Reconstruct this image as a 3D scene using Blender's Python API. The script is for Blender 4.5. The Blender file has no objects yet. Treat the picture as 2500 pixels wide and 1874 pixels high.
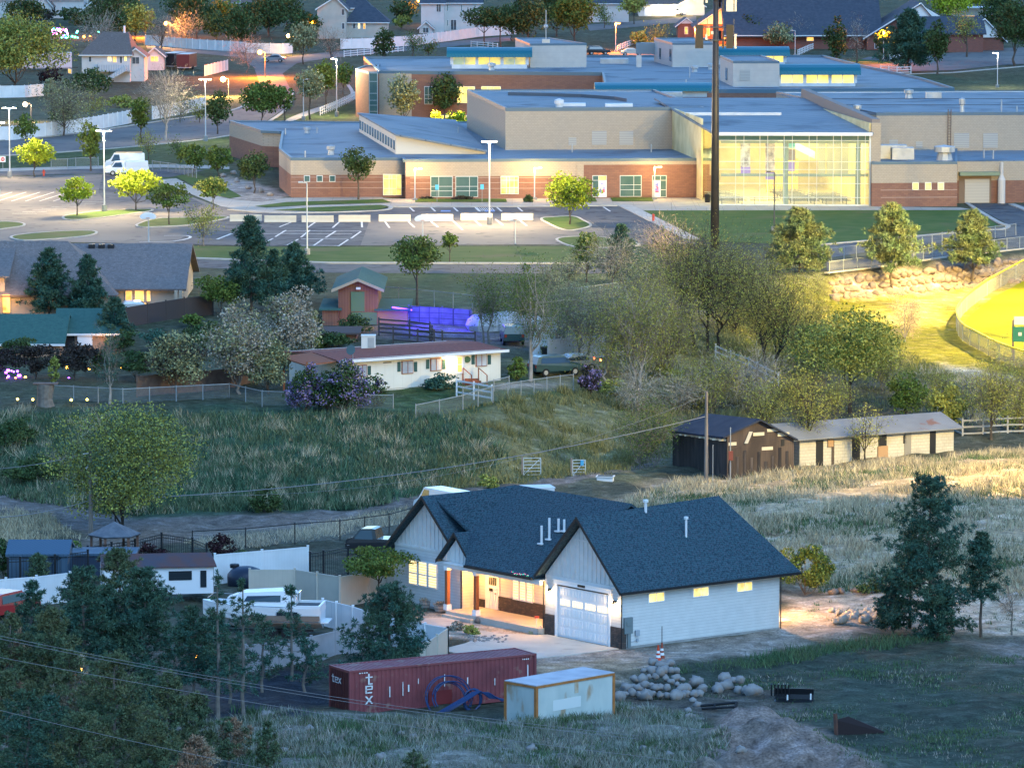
import bpy,bmesh,math,random
import numpy as np
from mathutils import Vector,Matrix
R=math.radians
S=bpy.context.scene
COL=S.collection
rng=np.random.default_rng(7)
random.seed(7)

# ------------------------------------------------------------------ camera, world, exposure
F,CX,CY,H=12227.0,1250.0,937.0,49.0
TH=math.atan(1327/F)
_c,_s=math.cos(TH),math.sin(TH)
cam=bpy.data.cameras.new("camera")
cam.lens=F/2500*36.0
cam.sensor_width=36.0
cam.clip_start=1.0
cam.clip_end=9000.0
camo=bpy.data.objects.new("camera",cam)
COL.objects.link(camo)
camo.location=(0,0,H)
camo.rotation_euler=(math.pi/2-TH,0,0)
S.camera=camo

SUN_EL,SUN_ROT=R(1.5),R(330)
w=bpy.data.worlds.new("World")
S.world=w
w.use_nodes= True
nt=w.node_tree
bg=nt.nodes["Background"]
sky=nt.nodes.new("ShaderNodeTexSky")
sky.sky_type='NISHITA'
sky.sun_disc= False
sky.sun_elevation=SUN_EL
sky.sun_rotation=SUN_ROT
sky.ozone_density=3.6
sky.air_density=1.0
sky.dust_density=0.3
nt.links.new(sky.outputs[0],bg.inputs[0])
bg.inputs[1].default_value=0.15
S.view_settings.view_transform='Standard'
S.view_settings.look='None'
S.view_settings.exposure=3.7
S.view_settings.gamma=1.0
S.cycles.use_denoising= True
S.cycles.max_bounces=5
S.cycles.diffuse_bounces=3
S.cycles.glossy_bounces=3
S.cycles.transmission_bounces=4
S.cycles.transparent_max_bounces=8
S.cycles.caustics_reflective= False
S.cycles.caustics_refractive= False
S.cycles.sample_clamp_indirect=6.0

sd=bpy.data.lights.new("foreground_fill",'SUN')  # soft fill lamp added to lift the dark foreground, no real sun
sd.energy=0.15
sd.angle=R(40)
sd.color=(0.55,0.80,1.0)
so=bpy.data.objects.new("foreground_fill",sd)
COL.objects.link(so)
so.rotation_euler=(R(48),0,R(28))
LK=0.16  # brightness of the lamps the place has and the added floodlight

EK=0.095  # brightness of glowing panes and bulbs
def lamp(name,loc,power,color,kind='POINT',size=0.15,parent=None,target=None,spot=120,blend=0.4):
    d=bpy.data.lights.new(name,kind)
    d.energy=power*LK
    d.color=color
    if kind=='AREA':
        d.size=size
    else:
        d.shadow_soft_size=size
    if kind=='SPOT':
        d.spot_size=R(spot)
        d.spot_blend=blend
    o=bpy.data.objects.new(name,d)
    COL.objects.link(o)
    o.location=loc
    if target is not None:
        o.rotation_euler=(Vector(target)-Vector(loc)).to_track_quat('-Z','Y').to_euler()
    if parent is not None:
        o.parent=parent
        o.location=Vector(loc)-parent.location
    return o

# ------------------------------------------------------------------ surveying: photo pixel -> place
def ray(px,py):
    return np.array([(px-CX)/F,_c+(CY-py)/F*_s,-_s+(CY-py)/F*_c])
def PZ(px,py,z=0.0):
    d=ray(px,py);t=(z-H)/d[2]
    return np.array([d[0]*t,d[1]*t,z])
def WY(px,py,Y):
    d=ray(px,py);t=Y/d[1]
    return np.array([d[0]*t,Y,H+d[2]*t])
def proj(p):
    z=p[2]-H
    dep=p[1]*_c-z*_s
    return CX+F*p[0]/dep,CY-F*(p[1]*_s+z*_c)/dep

# ground levels: for columns of view, (row, height) of foot, two middles and top of the bank
PROF=[(-1500,[(1190,0),(1085,1.7),(985,3.4),(720,6)]),
        (0,[(1190,0),(1085,1.7),(985,3.4),(720,6)]),
        (300,[(1262,0),(1110,1.7),(985,3.4),(720,6)]),
        (700,[(1240,0),(1110,1.7),(1005,3.4),(720,6)]),
        (1000,[(1200,0),(1100,1.7),(1000,3.4),(720,6)]),
        (1240,[(1170,0),(1080,1.7),(985,3.4),(720,6)]),
        (1500,[(1120,0),(1020,1.7),(920,3.4),(720,6)]),
        (1750,[(1090,0),(960,1.7),(850,3.6),(700,6)]),
        (2000,[(1035,.3),(900,2),(742,3.5),(668,6)]),
        (2100,[(1030,.3),(900,2),(733,3.5),(658,6)]),
        (2500,[(1000,.4),(890,2),(692,3.5),(618,6)]),
        (4000,[(1000,.4),(890,2),(680,3.5),(600,6)])]
_pc=np.array([(p[0]-CX)/F for p in PROF])
_pd=np.array([[PZ(p[0],y,z)[1] for (y,z) in p[1]] for p in PROF])
_pz=np.array([[z for (y,z) in p[1]] for p in PROF])
MOUND=[]  # (x, y, rx, ry, height)
def hz(x,y,bumps=True):
    x=np.asarray(x,float);y=np.asarray(y,float)
    c=x/np.maximum(y,1.0)*_c
    nd=[np.interp(c,_pc,_pd[:,k]) for k in range(4)]
    nz=[np.interp(c,_pc,_pz[:,k]) for k in range(4)]
    z=np.where(y<nd[0],nz[0]*np.clip((y-nd[0]+60)/60,0,1),0.0)
    for k in range(3):
        t=np.clip((y-nd[k])/np.maximum(nd[k+1]-nd[k],.1),0,1)
        seg=nz[k]+(nz[k+1]-nz[k])*t
        z=np.where((y>=nd[k])&(y<nd[k+1]),seg,z)
    z=np.where(y>=nd[3],6.0,z)
    z=z+np.maximum(0,y-850)*0.012
    if bumps:
        for (mx,my,rx,ry,mh) in MOUND:
            z=z+mh*np.exp(-((x-mx)/rx)**2-((y-my)/ry)**2)
    return z
_Y=np.concatenate([np.arange(170,700,.5),np.arange(700,2500,1.0)])
def G(px,py):
    d=ray(px,py)
    x=d[0]/d[1]*_Y
    zr=H+d[2]/d[1]*_Y
    dd=zr-hz(x,_Y)
    i=int(np.argmax(dd<=0))
    if i==0:
        i=len(_Y)-1
    t=dd[i-1]/(dd[i-1]-dd[i]+1e-9)
    Y=_Y[i-1]+t*(_Y[i]-_Y[i-1])
    X=d[0]/d[1]*Y
    return np.array([X,Y,float(hz(X,Y))])
def zat(p,py):  # height above which a plumb line through p meets that row
    d=ray(CX,py)
    return H+p[1]/d[1]*d[2]
def ppm(p):  # photo pixels per metre at p
    return F/(p[1]*_c-(p[2]-H)*_s)

# ------------------------------------------------------------------ mesh builder
class MB:
    def __init__(s):
        s.v=[];s.f=[];s.m=[];s.c=[]
    def cut(s):  # what follows is a piece of its own
        s.c.append((len(s.v),len(s.f))); return s
    def add(s,vs,fs,mi=0):
        b=len(s.v)
        s.v.extend([tuple(map(float,q)) for q in vs])
        for f in fs:
            s.f.append([b+i for i in f]);s.m.append(mi)
        return s
    def box(s,x0,x1,y0,y1,z0,z1,mi=0):
        return s.add([(x0,y0,z0),(x1,y0,z0),(x1,y1,z0),(x0,y1,z0),(x0,y0,z1),(x1,y0,z1),(x1,y1,z1),(x0,y1,z1)],
                     [(0,3,2,1),(4,5,6,7),(0,1,5,4),(1,2,6,5),(2,3,7,6),(3,0,4,7)],mi)
    def prism(s,poly,z0,z1,mi=0):  # polygon in plan (counter-clockwise); z may be callable
        n=len(poly)
        a=[(x,y,z0(x,y) if callable(z0) else z0) for x,y in poly]
        b=[(x,y,z1(x,y) if callable(z1) else z1) for x,y in poly]
        fs=[tuple(range(n-1,-1,-1)),tuple(range(n,2*n))]
        fs+=[(i,(i+1)%n,n+(i+1)%n,n+i) for i in range(n)]
        return s.add(a+b,fs,mi)
    def slab(s,pts,t,mi=0):  # a flat roof slab: upper face given, thickness down
        n=len(pts)
        a=[(p[0],p[1],p[2]-t) for p in pts]
        fs=[tuple(range(n-1,-1,-1)),tuple(range(n,2*n))]
        fs+=[(i,(i+1)%n,n+(i+1)%n,n+i) for i in range(n)]
        return s.add(a+list(pts),fs,mi)
    def profile(s,prof,axis,a,b,mi=0):  # closed 2-D outline swept along x or y
        n=len(prof)
        P=(lambda q,t:(t,q[0],q[1])) if axis=='x' else (lambda q,t:(q[0],t,q[1]))
        vs=[P(q,a) for q in prof]+[P(q,b) for q in prof]
        fs=[tuple(range(n)),tuple(range(2*n-1,n-1,-1))]
        fs+=[(i,n+i,n+(i+1)%n,(i+1)%n) for i in range(n)]
        return s.add(vs,fs,mi)
    def tube(s,pts,rad,n=6,mi=0):
        pts=[Vector(p) for p in pts]
        if not hasattr(rad,'__len__'):
            rad=[rad]*len(pts)
        b=len(s.v)
        for i,p in enumerate(pts):
            t=(pts[min(i+1,len(pts)-1)]-pts[max(i-1,0)])
            t=t.normalized() if t.length>1e-9 else Vector((0,0,1))
            u=t.cross(Vector((0,0,1)) if abs(t.z)<.9 else Vector((1,0,0))).normalized()
            q=t.cross(u)
            for k in range(n):
                an=2*math.pi*k/n
                s.v.append(tuple(p+(u*math.cos(an)+q*math.sin(an))*rad[i]))
        for i in range(len(pts)-1):
            for k in range(n):
                a,c=b+i*n+k,b+i*n+(k+1)%n
                s.f.append([a,c,c+n,a+n]);s.m.append(mi)
        s.f.append([b+k for k in range(n)][::-1]);s.m.append(mi)
        e=b+(len(pts)-1)*n
        s.f.append([e+k for k in range(n)]);s.m.append(mi)
        return s
    def lathe(s,x,y,prof,n=12,mi=0):
        return s.tube([(x,y,z) for r,z in prof],[max(r,.002) for r,z in prof],n,mi)
    def ball(s,c,r,n=8,mi=0,sq=(1,1,1),jit=0.0,rnd=random):
        b=len(s.v);m=max(4,n//2+1)
        for i in range(m+1):
            ph=math.pi*i/m
            for k in range(n):
                an=2*math.pi*k/n
                j=1+(rnd.random()-.5)*jit
                s.v.append((c[0]+r*sq[0]*j*math.sin(ph)*math.cos(an),c[1]+r*sq[1]*j*math.sin(ph)*math.sin(an),c[2]-r*sq[2]*j*math.cos(ph)))
        for i in range(m):
            for k in range(n):
                s.f.append([b+i*n+k,b+i*n+(k+1)%n,b+(i+1)*n+(k+1)%n,b+(i+1)*n+k]);s.m.append(mi)
        return s
    def build(s,name,mat,parent=None,world=False,smooth=False):
        me=bpy.data.meshes.new(name)
        v=s.v
        if world and parent is not None:
            o=parent.location
            M=Matrix.Rotation(-parent.rotation_euler[2],3,'Z')
            v=[tuple(M@(Vector(q)-o)) for q in v]
        me.from_pydata(v,[],s.f)
        for m in (mat if isinstance(mat,(list,tuple)) else [mat]):
            me.materials.append(m)
        if any(s.m):
            me.polygons.foreach_set("material_index",s.m)
        if smooth:
            me.polygons.foreach_set("use_smooth",[True]*len(me.polygons))
        me.update()
        o=bpy.data.objects.new(name,me)
        COL.objects.link(o)
        if parent is not None:
            o.parent=parent
        return o

def pieces(mb,name,mat,parent=None,**kw):
    out=[];cs=[(0,0)]+[c for c in mb.c if c[1]>0]+[(len(mb.v),len(mb.f))]
    for (v0,f0),(v1,f1) in zip(cs[:-1],cs[1:]):
        if f1==f0: continue
        q=MB();q.v=mb.v[v0:v1];q.f=[[i-v0 for i in f] for f in mb.f[f0:f1]];q.m=mb.m[f0:f1]
        out.append(q.build(name,mat,parent,**kw))
    return out
def npmesh(name,V,k,mat,parent=None,cols=None):
    """fast mesh of loose k-gons: V is (n*k, 3)"""
    n=len(V)//k
    me=bpy.data.meshes.new(name)
    me.vertices.add(n*k)
    me.vertices.foreach_set("co",np.ascontiguousarray(V,dtype=np.float32).ravel())
    me.loops.add(n*k)
    me.loops.foreach_set("vertex_index",np.arange(n*k,dtype=np.int32))
    me.polygons.add(n)
    me.polygons.foreach_set("loop_start",np.arange(0,n*k,k,dtype=np.int32))
    me.materials.append(mat)
    me.update(calc_edges=True)
    if cols is not None:
        a=me.color_attributes.new("tint",'FLOAT_COLOR','POINT')
        a.data.foreach_set("color",np.ascontiguousarray(np.repeat(np.c_[cols,np.ones(len(cols))],k,axis=0),dtype=np.float32).ravel())
    o=bpy.data.objects.new(name,me)
    COL.objects.link(o)
    if parent is not None:
        o.parent=parent
    return o

def tag(o,label=None,cat=None,group=None,kind=None):
    if label:o["label"]=label
    if cat:o["category"]=cat
    if group:o["group"]=group
    if kind:o["kind"]=kind
    return o
def thing(name,label,cat,loc,rz=0.0,group=None):
    o=bpy.data.objects.new(name, None)
    COL.objects.link(o)
    o.location=tuple(map(float,loc));o.rotation_euler=(0,0,rz)
    o.empty_display_size=.2
    return tag(o,label,cat,group)
def structure(o):
    o["kind"]="structure"; return o
def copy_tree(src,loc,label=None,rz=None,sc=None):
    def cp(o,par):
        n=o.copy();COL.objects.link(n)
        if par is not None:n.parent=par
        for ch in list(kids.get(o.name,())):cp(ch,n)
        return n
    kids={}
    for o in list(src.children_recursive):
        kids.setdefault(o.parent.name,[]).append(o)
    n=cp(src, None)
    n.location=tuple(map(float,loc))
    if rz is not None:n.rotation_euler=(0,0,rz)
    if sc is not None:n.scale=sc if hasattr(sc,'__len__') else (sc,sc,sc)
    if label:n["label"]=label
    return n

# ------------------------------------------------------------------ materials
MATS={}
def mat(name,col,rough=.8,col2=None,scale=3.0,amt=1.0,bump=0.0,metal=0.0,spec=0.3,emit=None,es=0.0,tint=False,
        island=0.0,lines=None,brick=None,alpha=None,detail=4.0,thr=(.35,.65),stain=None,obj_noise=False,stretch=None,coat=0.0):
    if name in MATS: return MATS[name]
    m=bpy.data.materials.new(name);MATS[name]=m
    m.use_nodes= True
    N,L=m.node_tree.nodes,m.node_tree.links
    b=N["Principled BSDF"]
    b.inputs["Roughness"].default_value=rough
    b.inputs["Metallic"].default_value=metal
    b.inputs["Specular IOR Level"].default_value=spec
    if coat:b.inputs["Coat Weight"].default_value=coat
    c3= lambda c:(c[0],c[1],c[2],1)
    tc=N.new("ShaderNodeTexCoord")
    src=tc.outputs["Object"]
    out= None
    def mix(fac,a,bb,mode='MIX'):
        x=N.new("ShaderNodeMix");x.data_type='RGBA';x.blend_type=mode
        for k,val in ((0,fac),(6,a),(7,bb)):
            if isinstance(val,(int,float)):x.inputs[k].default_value=val
            elif isinstance(val,tuple):x.inputs[k].default_value=c3(val)
            else:L.new(val,x.inputs[k])
        return x.outputs[2]
    def ramp(v,lo,hi):
        x=N.new("ShaderNodeMapRange");x.inputs[1].default_value=lo;x.inputs[2].default_value=hi
        L.new(v,x.inputs[0]); return x.outputs[0]
    def noise(sc,det=detail,vec=None):
        x=N.new("ShaderNodeTexNoise");x.inputs["Scale"].default_value=sc;x.inputs["Detail"].default_value=det
        v=vec if vec is not None else src
        if stretch is not None:
            mp=N.new("ShaderNodeMapping");mp.inputs["Scale"].default_value=stretch
            L.new(v,mp.inputs[0]);v=mp.outputs[0]
        L.new(v,x.inputs["Vector"])
        return x.outputs["Fac"]
    out=col
    if tint:
        a=N.new("ShaderNodeAttribute");a.attribute_name="tint";out=a.outputs["Color"]
    nf= None
    if col2 is not None:
        nf=noise(scale)
        out=mix(ramp(nf,*thr),out,col2)
    if stain is not None:  # (colour, scale, lo, hi)
        out=mix(ramp(noise(stain[1],5.0),stain[2],stain[3]),out,stain[0])
    if island:
        g=N.new("ShaderNodeNewGeometry")
        hs=N.new("ShaderNodeHueSaturation")
        mr=N.new("ShaderNodeMapRange");mr.inputs[3].default_value=1-island;mr.inputs[4].default_value=1+island
        L.new(g.outputs["Random Per Island"],mr.inputs[0]);L.new(mr.outputs[0],hs.inputs["Value"])
        if isinstance(out,tuple):hs.inputs["Color"].default_value=c3(out)
        else:L.new(out,hs.inputs["Color"])
        out=hs.outputs[0]
    if lines is not None:  # (axis, pitch, width fraction, colour)
        for (ax,pitch,wd,lc) in lines:
            sp=N.new("ShaderNodeSeparateXYZ");L.new(src,sp.inputs[0])
            if ax=='h':
                ad=N.new("ShaderNodeMath");ad.operation='ADD';L.new(sp.outputs[0],ad.inputs[0]);L.new(sp.outputs[1],ad.inputs[1]);o_=ad.outputs[0]
            else:
                o_=sp.outputs["xyz".index(ax)]
            dv=N.new("ShaderNodeMath");dv.operation='DIVIDE';L.new(o_,dv.inputs[0]);dv.inputs[1].default_value=pitch
            fr=N.new("ShaderNodeMath");fr.operation='FRACT';L.new(dv.outputs[0],fr.inputs[0])
            lt=N.new("ShaderNodeMath");lt.operation='LESS_THAN';L.new(fr.outputs[0],lt.inputs[0]);lt.inputs[1].default_value=wd
            out=mix(lt.outputs[0],out,lc)
    if brick is not None:  # (w, h, c1, c2, mortar)
        sp=N.new("ShaderNodeSeparateXYZ");L.new(src,sp.inputs[0])
        ad=N.new("ShaderNodeMath");ad.operation='ADD';L.new(sp.outputs[0],ad.inputs[0]);L.new(sp.outputs[1],ad.inputs[1])
        cb=N.new("ShaderNodeCombineXYZ");L.new(ad.outputs[0],cb.inputs[0]);L.new(sp.outputs[2],cb.inputs[1])
        bt=N.new("ShaderNodeTexBrick");L.new(cb.outputs[0],bt.inputs["Vector"])
        bt.inputs["Scale"].default_value=1.0
        bt.inputs["Brick Width"].default_value=brick[0];bt.inputs["Row Height"].default_value=brick[1]
        bt.inputs["Mortar Size"].default_value=brick[1]*.08
        bt.inputs["Color1"].default_value=c3(brick[2]);bt.inputs["Color2"].default_value=c3(brick[3]);bt.inputs["Mortar"].default_value=c3(brick[4])
        out=bt.outputs["Color"]
        if col2 is not None:out=mix(ramp(nf,*thr),out,col2)
    if isinstance(out,tuple):b.inputs["Base Color"].default_value=c3(out)
    else:L.new(out,b.inputs["Base Color"])
    if emit is not None:
        if not isinstance(out,tuple) and es<5:L.new(out,b.inputs["Emission Color"])
        b.inputs["Emission Color"].default_value=c3(emit)
        b.inputs["Emission Strength"].default_value=es*EK
    if alpha is not None:b.inputs["Alpha"].default_value=alpha
    if bump:
        bp=N.new("ShaderNodeBump");bp.inputs["Strength"].default_value=1.0;bp.inputs["Distance"].default_value=bump
        L.new(nf if nf is not None else noise(scale),bp.inputs["Height"]);L.new(bp.outputs[0],b.inputs["Normal"])
    return m
def sheet(px,name,m,z=None,off=.03,sub=0,parent=None):
    """flat ground area from its corners in the photo, laid on the ground"""
    pts=[G(*p) if not hasattr(p[0],'__len__') else np.array(p[0]) for p in px]
    bm=bmesh.new()
    vs=[bm.verts.new((p[0],p[1],p[2])) for p in pts]
    f=bm.faces.new(vs)
    if f.normal.z<0:f.normal_flip()
    bmesh.ops.triangulate(bm,faces=bm.faces[:])
    for _ in range(sub):
        bmesh.ops.subdivide_edges(bm,edges=bm.edges[:],cuts=1,use_grid_fill=True)
    bmesh.ops.recalc_face_normals(bm,faces=bm.faces[:])
    for v in bm.verts:
        v.co.z=float(hz(v.co.x,v.co.y))+off if z is None else z+off
    me=bpy.data.meshes.new(name)
    bm.normal_update()
    if sum(f.normal.z for f in bm.faces)<0:
        bmesh.ops.reverse_faces(bm,faces=bm.faces[:])
    bm.to_mesh(me);bm.free()
    me.materials.append(m)
    o=bpy.data.objects.new(name,me);COL.objects.link(o)
    if parent is not None:o.parent=parent
    return o
def smooth_px(pts,n=6,closed=False):
    """Catmull-Rom through photo points"""
    P=[np.array(p,float) for p in pts];out=[]
    m=len(P)
    for i in range(m if closed else m-1):
        p1,p2=P[i],P[(i+1)%m]
        p0=P[i-1] if (closed or i>0) else p1
        p3=P[(i+2)%m] if (closed or i+2<m) else p2
        for k in range(n):
            t=k/n
            out.append(tuple(.5*(2*p1+(p2-p0)*t+(2*p0-5*p1+4*p2-p3)*t*t+(3*p1-p0-3*p2+p3)*t**3)))
    if not closed:out.append(tuple(P[-1]))
    return out
# ------------------------------------------------------------------ ground
def mound(px,py,rx,ry,h):
    p=PZ(px,py,0);MOUND.append((p[0],p[1],rx,ry,h))
# spoil heap in the front corner, and the weedy berm before the containers
for a in [(1840,1815,3.6,5.0,.4),(1950,1850,3.4,5.0,.4),(2060,1890,2.6,4.0,.35)]+[(x_,y_,r_*.80,r_*1.2,r_*.85) for x_,y_,r_ in ((1800,1775,1.0),(1865,1772,1.15),(1925,1790,.9),(1775,1835,1.05),(1845,1822,1.1),(1910,1835,1.2),(1985,1835,1.0),(1800,1880,1.2),(1880,1882,1.15),(1960,1885,1.25),(2040,1880,1.1),(2090,1895,.9),(1740,1860,.9),(1720,1900,1.2),(2000,1925,1.3),(1850,1930,1.3))]:
    mound(*a)
for a in [(700,1800,4.5,6,.55),(930,1790,5,5.5,.5),(1150,1800,5.5,6,.45),(1400,1800,5,6,.3),(560,1760,4,4,.5),(760,1870,7,6,.5),(1300,1880,8,6,.4)]:
    mound(*a)
for a in [(2200,1250,14,14,.8),(2420,1180,10,16,.9),(1900,1290,6,10,.4)]:
    mound(*a)

def zone_w(poly,X,Y,soft,wob=None):
    P=np.array([G(*p)[:2] for p in poly])
    n=len(P)
    ins=np.zeros(X.shape,bool)
    d2=np.full(X.shape,1e18)
    for i in range(n):
        a,b=P[i],P[(i+1)%n]
        cond=((a[1]>Y)!=(b[1]>Y))&(X<(b[0]-a[0])*(Y-a[1])/(b[1]-a[1]+1e-12)+a[0])
        ins^=cond
        ab=b-a
        t=np.clip(((X-a[0])*ab[0]+(Y-a[1])*ab[1])/(ab@ab+1e-12),0,1)
        d2=np.minimum(d2,(X-a[0]-t*ab[0])**2+(Y-a[1]-t*ab[1])**2)
    sd_=np.sqrt(d2)*np.where(ins,1,-1)
    if wob is not None:sd_=sd_+wob
    return np.clip(sd_/soft+.5,0,1)

ZONES=[  # (photo outline, soil / cover colour, softness in metres)
    ([(-800,1010),(1150,1010),(1280,1100),(1100,1200),(900,1245),(300,1262),(-800,1200)],(.034,.075,.044),5),  # bank
    ([(1130,985),(1500,930),(1640,960),(1660,1110),(1500,1170),(1240,1185),(1020,1190),(1190,1090)],(.15,.145,.07),6),
    ([(-800,1195),(60,1200),(200,1235),(330,1262),(560,1262),(760,1250),(900,1235),(1010,1212),(1100,1196),(1290,1178),(1560,1130),(1600,1100),(1620,1120),(1500,1160),(1290,1200),(1000,1240),(760,1285),(520,1305),(380,1345),(240,1345),(130,1262),(-800,1225)],(.135,.115,.10),1.2),  # track
    ([(1490,1240),(1620,1180),(1800,1150),(2340,1110),(3200,1060),(3200,1480),(2500,1470),(2010,1450),(1880,1400),(1500,1330)],(.36,.27,.17),4),  # dry field
    ([(1910,1455),(2200,1445),(3200,1450),(3200,1560),(2400,1545),(2150,1530),(2000,1535),(1900,1535)],(.40,.31,.22),2),  # bare yard
    ([(1240,1560),(1520,1585),(1900,1535),(2060,1525),(2130,1545),(1900,1590),(1700,1620),(1600,1640),(1480,1630),(1300,1640)],(.26,.215,.175),1.5),  # gravel apron
    ([(1310,1630),(1480,1600),(1560,1610),(1600,1630),(1520,1660),(1320,1665)],(.36,.26,.17),1.2),
    ([(1540,1640),(1900,1600),(2160,1550),(2420,1560),(3200,1560),(3200,2100),(2150,2100),(2050,1830),(1900,1740),(1560,1720)],(.045,.058,.042),3),
    ([(2330,1565),(3200,1560),(3200,1640),(2480,1620)],(.17,.14,.12),3),
    ([(1550,1690),(1900,1690),(1960,1730),(1700,1770),(1540,1740)],(.085,.075,.06),2),
    ([(1740,1760),(1840,1728),(1960,1765),(2130,1850),(2180,2000),(1600,2000),(1700,1850)],(.185,.14,.118),.8),  # spoil heap
    ([(-800,1660),(600,1760),(860,1740),(1240,1770),(1600,1740),(1740,1800),(1640,2000),(-800,2000)],(.15,.14,.115),4),
    ([(-800,1600),(560,1560),(820,1580),(790,1700),(560,1760),(-800,1700)],(.07,.06,.045),3),
    ([(560,1640),(800,1640),(800,1750),(500,1760)],(.03,.035,.045),2.5),
    ([(940,1480),(1110,1500),(1340,1560),(1250,1580),(1110,1560),(960,1560)],(.34,.28,.22),.8),  # front garden gravel
    ([(930,925),(1240,915),(1400,930),(1400,960),(1240,985),(1000,1010),(900,985)],(.045,.075,.028),2),  # home's lawn
    ([(1220,940),(1400,925),(1400,940),(1220,952)],(.3,.25,.2),1.0),
    ([(940,770),(1700,700),(1720,800),(1560,860),(1250,860),(1000,830)],(.13,.115,.09),5),  # corral earth
    ([(880,660),(1700,660),(1700,720),(1100,755),(880,740)],(.05,.07,.028),3),
    ([(1240,890),(1700,830),(1760,930),(1640,960),(1420,960)],(.2,.175,.07),4),
    ([(1980,700),(2500,660),(3400,640),(3400,1000),(2330,930),(2020,900),(1800,900),(1790,780)],(.13,.125,.014),4),
    ([(2090,735),(2500,692),(3000,660),(3000,645),(2500,632),(2100,665),(2035,690)],(.33,.25,.17),1.2),  # rockery earth
    ([(2150,740),(2500,690),(2500,700),(2330,745),(2230,800),(2160,790)],(.22,.19,.07),3),
    ([(2280,880),(2330,890),(2500,920),(2900,950),(2900,980),(2500,945),(2300,905)],(.36,.31,.2),1.0),
    ([(450,600),(1700,600),(1700,655),(1400,648),(450,634)],(.042,.068,.024),1),
    ([(-600,360),(560,330),(640,305),(730,275),(860,240),(860,290),(560,300),(560,440),(380,440),(-600,430)],(.045,.072,.026),1.5),
    ([(-600,230),(130,235),(310,240),(430,240),(330,300),(-600,345)],(.08,.085,.05),4),
    ([(470,440),(560,430),(700,470),(720,500),(560,500)],(.27,.225,.19),1.0),  # gravel bed at school corner
    ([(2150,165),(2600,185),(2900,240),(1900,240)],(.05,.062,.03),3),
    ([(2040,150),(2140,130),(2230,120),(2230,160),(2100,175)],(.09,.075,.03),3),
]
def build_ground():
    cs=np.concatenate([np.linspace(-.9,-.17,40)[:-1],np.linspace(-.17,.17,460),np.linspace(.17,.9,40)[1:]])
    ds=[60.0]
    while ds[-1]<8000:
        d=ds[-1]
        ds.append(d+(8 if d<195 else .55 if d<262 else .85 if d<330 else 1.3 if d<470 else 3.0 if d<760 else 8 if d<1500 else 400))
    ds=np.array(ds)
    D,C=np.meshgrid(ds,cs,indexing='ij')
    X,Y=C*D,D
    Z=hz(X,Y)
    wob=np.zeros(X.shape)
    for k in range(9):
        an=rng.uniform(0,6.28);fr=rng.uniform(.15,1.1);ph=rng.uniform(0,6.28)
        wob+=np.sin((X*math.cos(an)+Y*math.sin(an))*fr+ph)/3
    near=np.clip((470-D)/60,0,1)
    Zn=np.zeros(X.shape)
    for k in range(16):
        an=rng.uniform(0,6.28);fr=rng.uniform(.3,2.4);ph=rng.uniform(0,6.28)
        Zn+=np.sin((X*math.cos(an)+Y*math.sin(an))*fr+ph)*.035/(fr**.5)
    base=np.where((Z>3.2)[..., None],np.array([.062,.068,.04]),np.array([.060,.064,.045]))
    colr=base
    hw=0
    for poly,c,soft in ZONES:
        wgt=zone_w(poly,X,Y,soft,wob*min(soft*.5,1.2))[..., None]
        colr=colr*(1-wgt)+np.array(c)*wgt
    flat=np.zeros(X.shape)
    for poly in HARD:
        flat=np.maximum(flat,zone_w(poly,X,Y,2.0))
    Z=Z+Zn*near*(1-flat)
    nr,nc=X.shape
    V=np.stack([X,Y,Z],-1).reshape(-1,3)
    idx=np.arange(nr*nc).reshape(nr,nc)
    Q=np.stack([idx[:-1,:-1],idx[:-1,1:],idx[1:,1:],idx[1:,:-1]],-1).reshape(-1,4)
    me=bpy.data.meshes.new("ground")
    me.vertices.add(len(V));me.vertices.foreach_set("co",V.astype(np.float32).ravel())
    me.loops.add(Q.size);me.loops.foreach_set("vertex_index",Q.astype(np.int32).ravel())
    me.polygons.add(len(Q));me.polygons.foreach_set("loop_start",np.arange(0,Q.size,4,dtype=np.int32))
    me.update(calc_edges=True)
    a=me.color_attributes.new("tint",'FLOAT_COLOR','POINT')
    a.data.foreach_set("color",np.c_[colr.reshape(-1,3),np.ones(len(V))].astype(np.float32).ravel())
    me.polygons.foreach_set("use_smooth",[True]*len(Q))
    g=mat("soil_and_grass",(.1,.1,.06),.95,tint=True,spec=.1)
    N,L=g.node_tree.nodes,g.node_tree.links
    bs=N["Principled BSDF"];at=[n for n in N if n.type=='ATTRIBUTE'][0]
    tc=[n for n in N if n.type=='TEX_COORD'][0]
    prev=at.outputs["Color"]
    for sc,lo,hi,det in ((.12,.78,1.25,5),(1.1,.62,1.42,8),(7.0,.6,1.42,4)):
        n1=N.new("ShaderNodeTexNoise");n1.inputs["Scale"].default_value=sc;n1.inputs["Detail"].default_value=det
        L.new(tc.outputs["Object"],n1.inputs["Vector"])
        mr=N.new("ShaderNodeMapRange");mr.inputs[1].default_value=.3;mr.inputs[2].default_value=.7;mr.inputs[3].default_value=lo;mr.inputs[4].default_value=hi
        L.new(n1.outputs["Fac"],mr.inputs[0])
        hsv=N.new("ShaderNodeHueSaturation");L.new(prev,hsv.inputs["Color"]);L.new(mr.outputs[0],hsv.inputs["Value"])
        prev=hsv.outputs[0]
    # straw among the green: a drier colour in small patches
    n2=N.new("ShaderNodeTexNoise");n2.inputs["Scale"].default_value=.8;n2.inputs["Detail"].default_value=9
    L.new(tc.outputs["Object"],n2.inputs["Vector"])
    mr=N.new("ShaderNodeMapRange");mr.inputs[1].default_value=.52;mr.inputs[2].default_value=.66;mr.inputs[4].default_value=.35
    L.new(n2.outputs["Fac"],mr.inputs[0])
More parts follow.
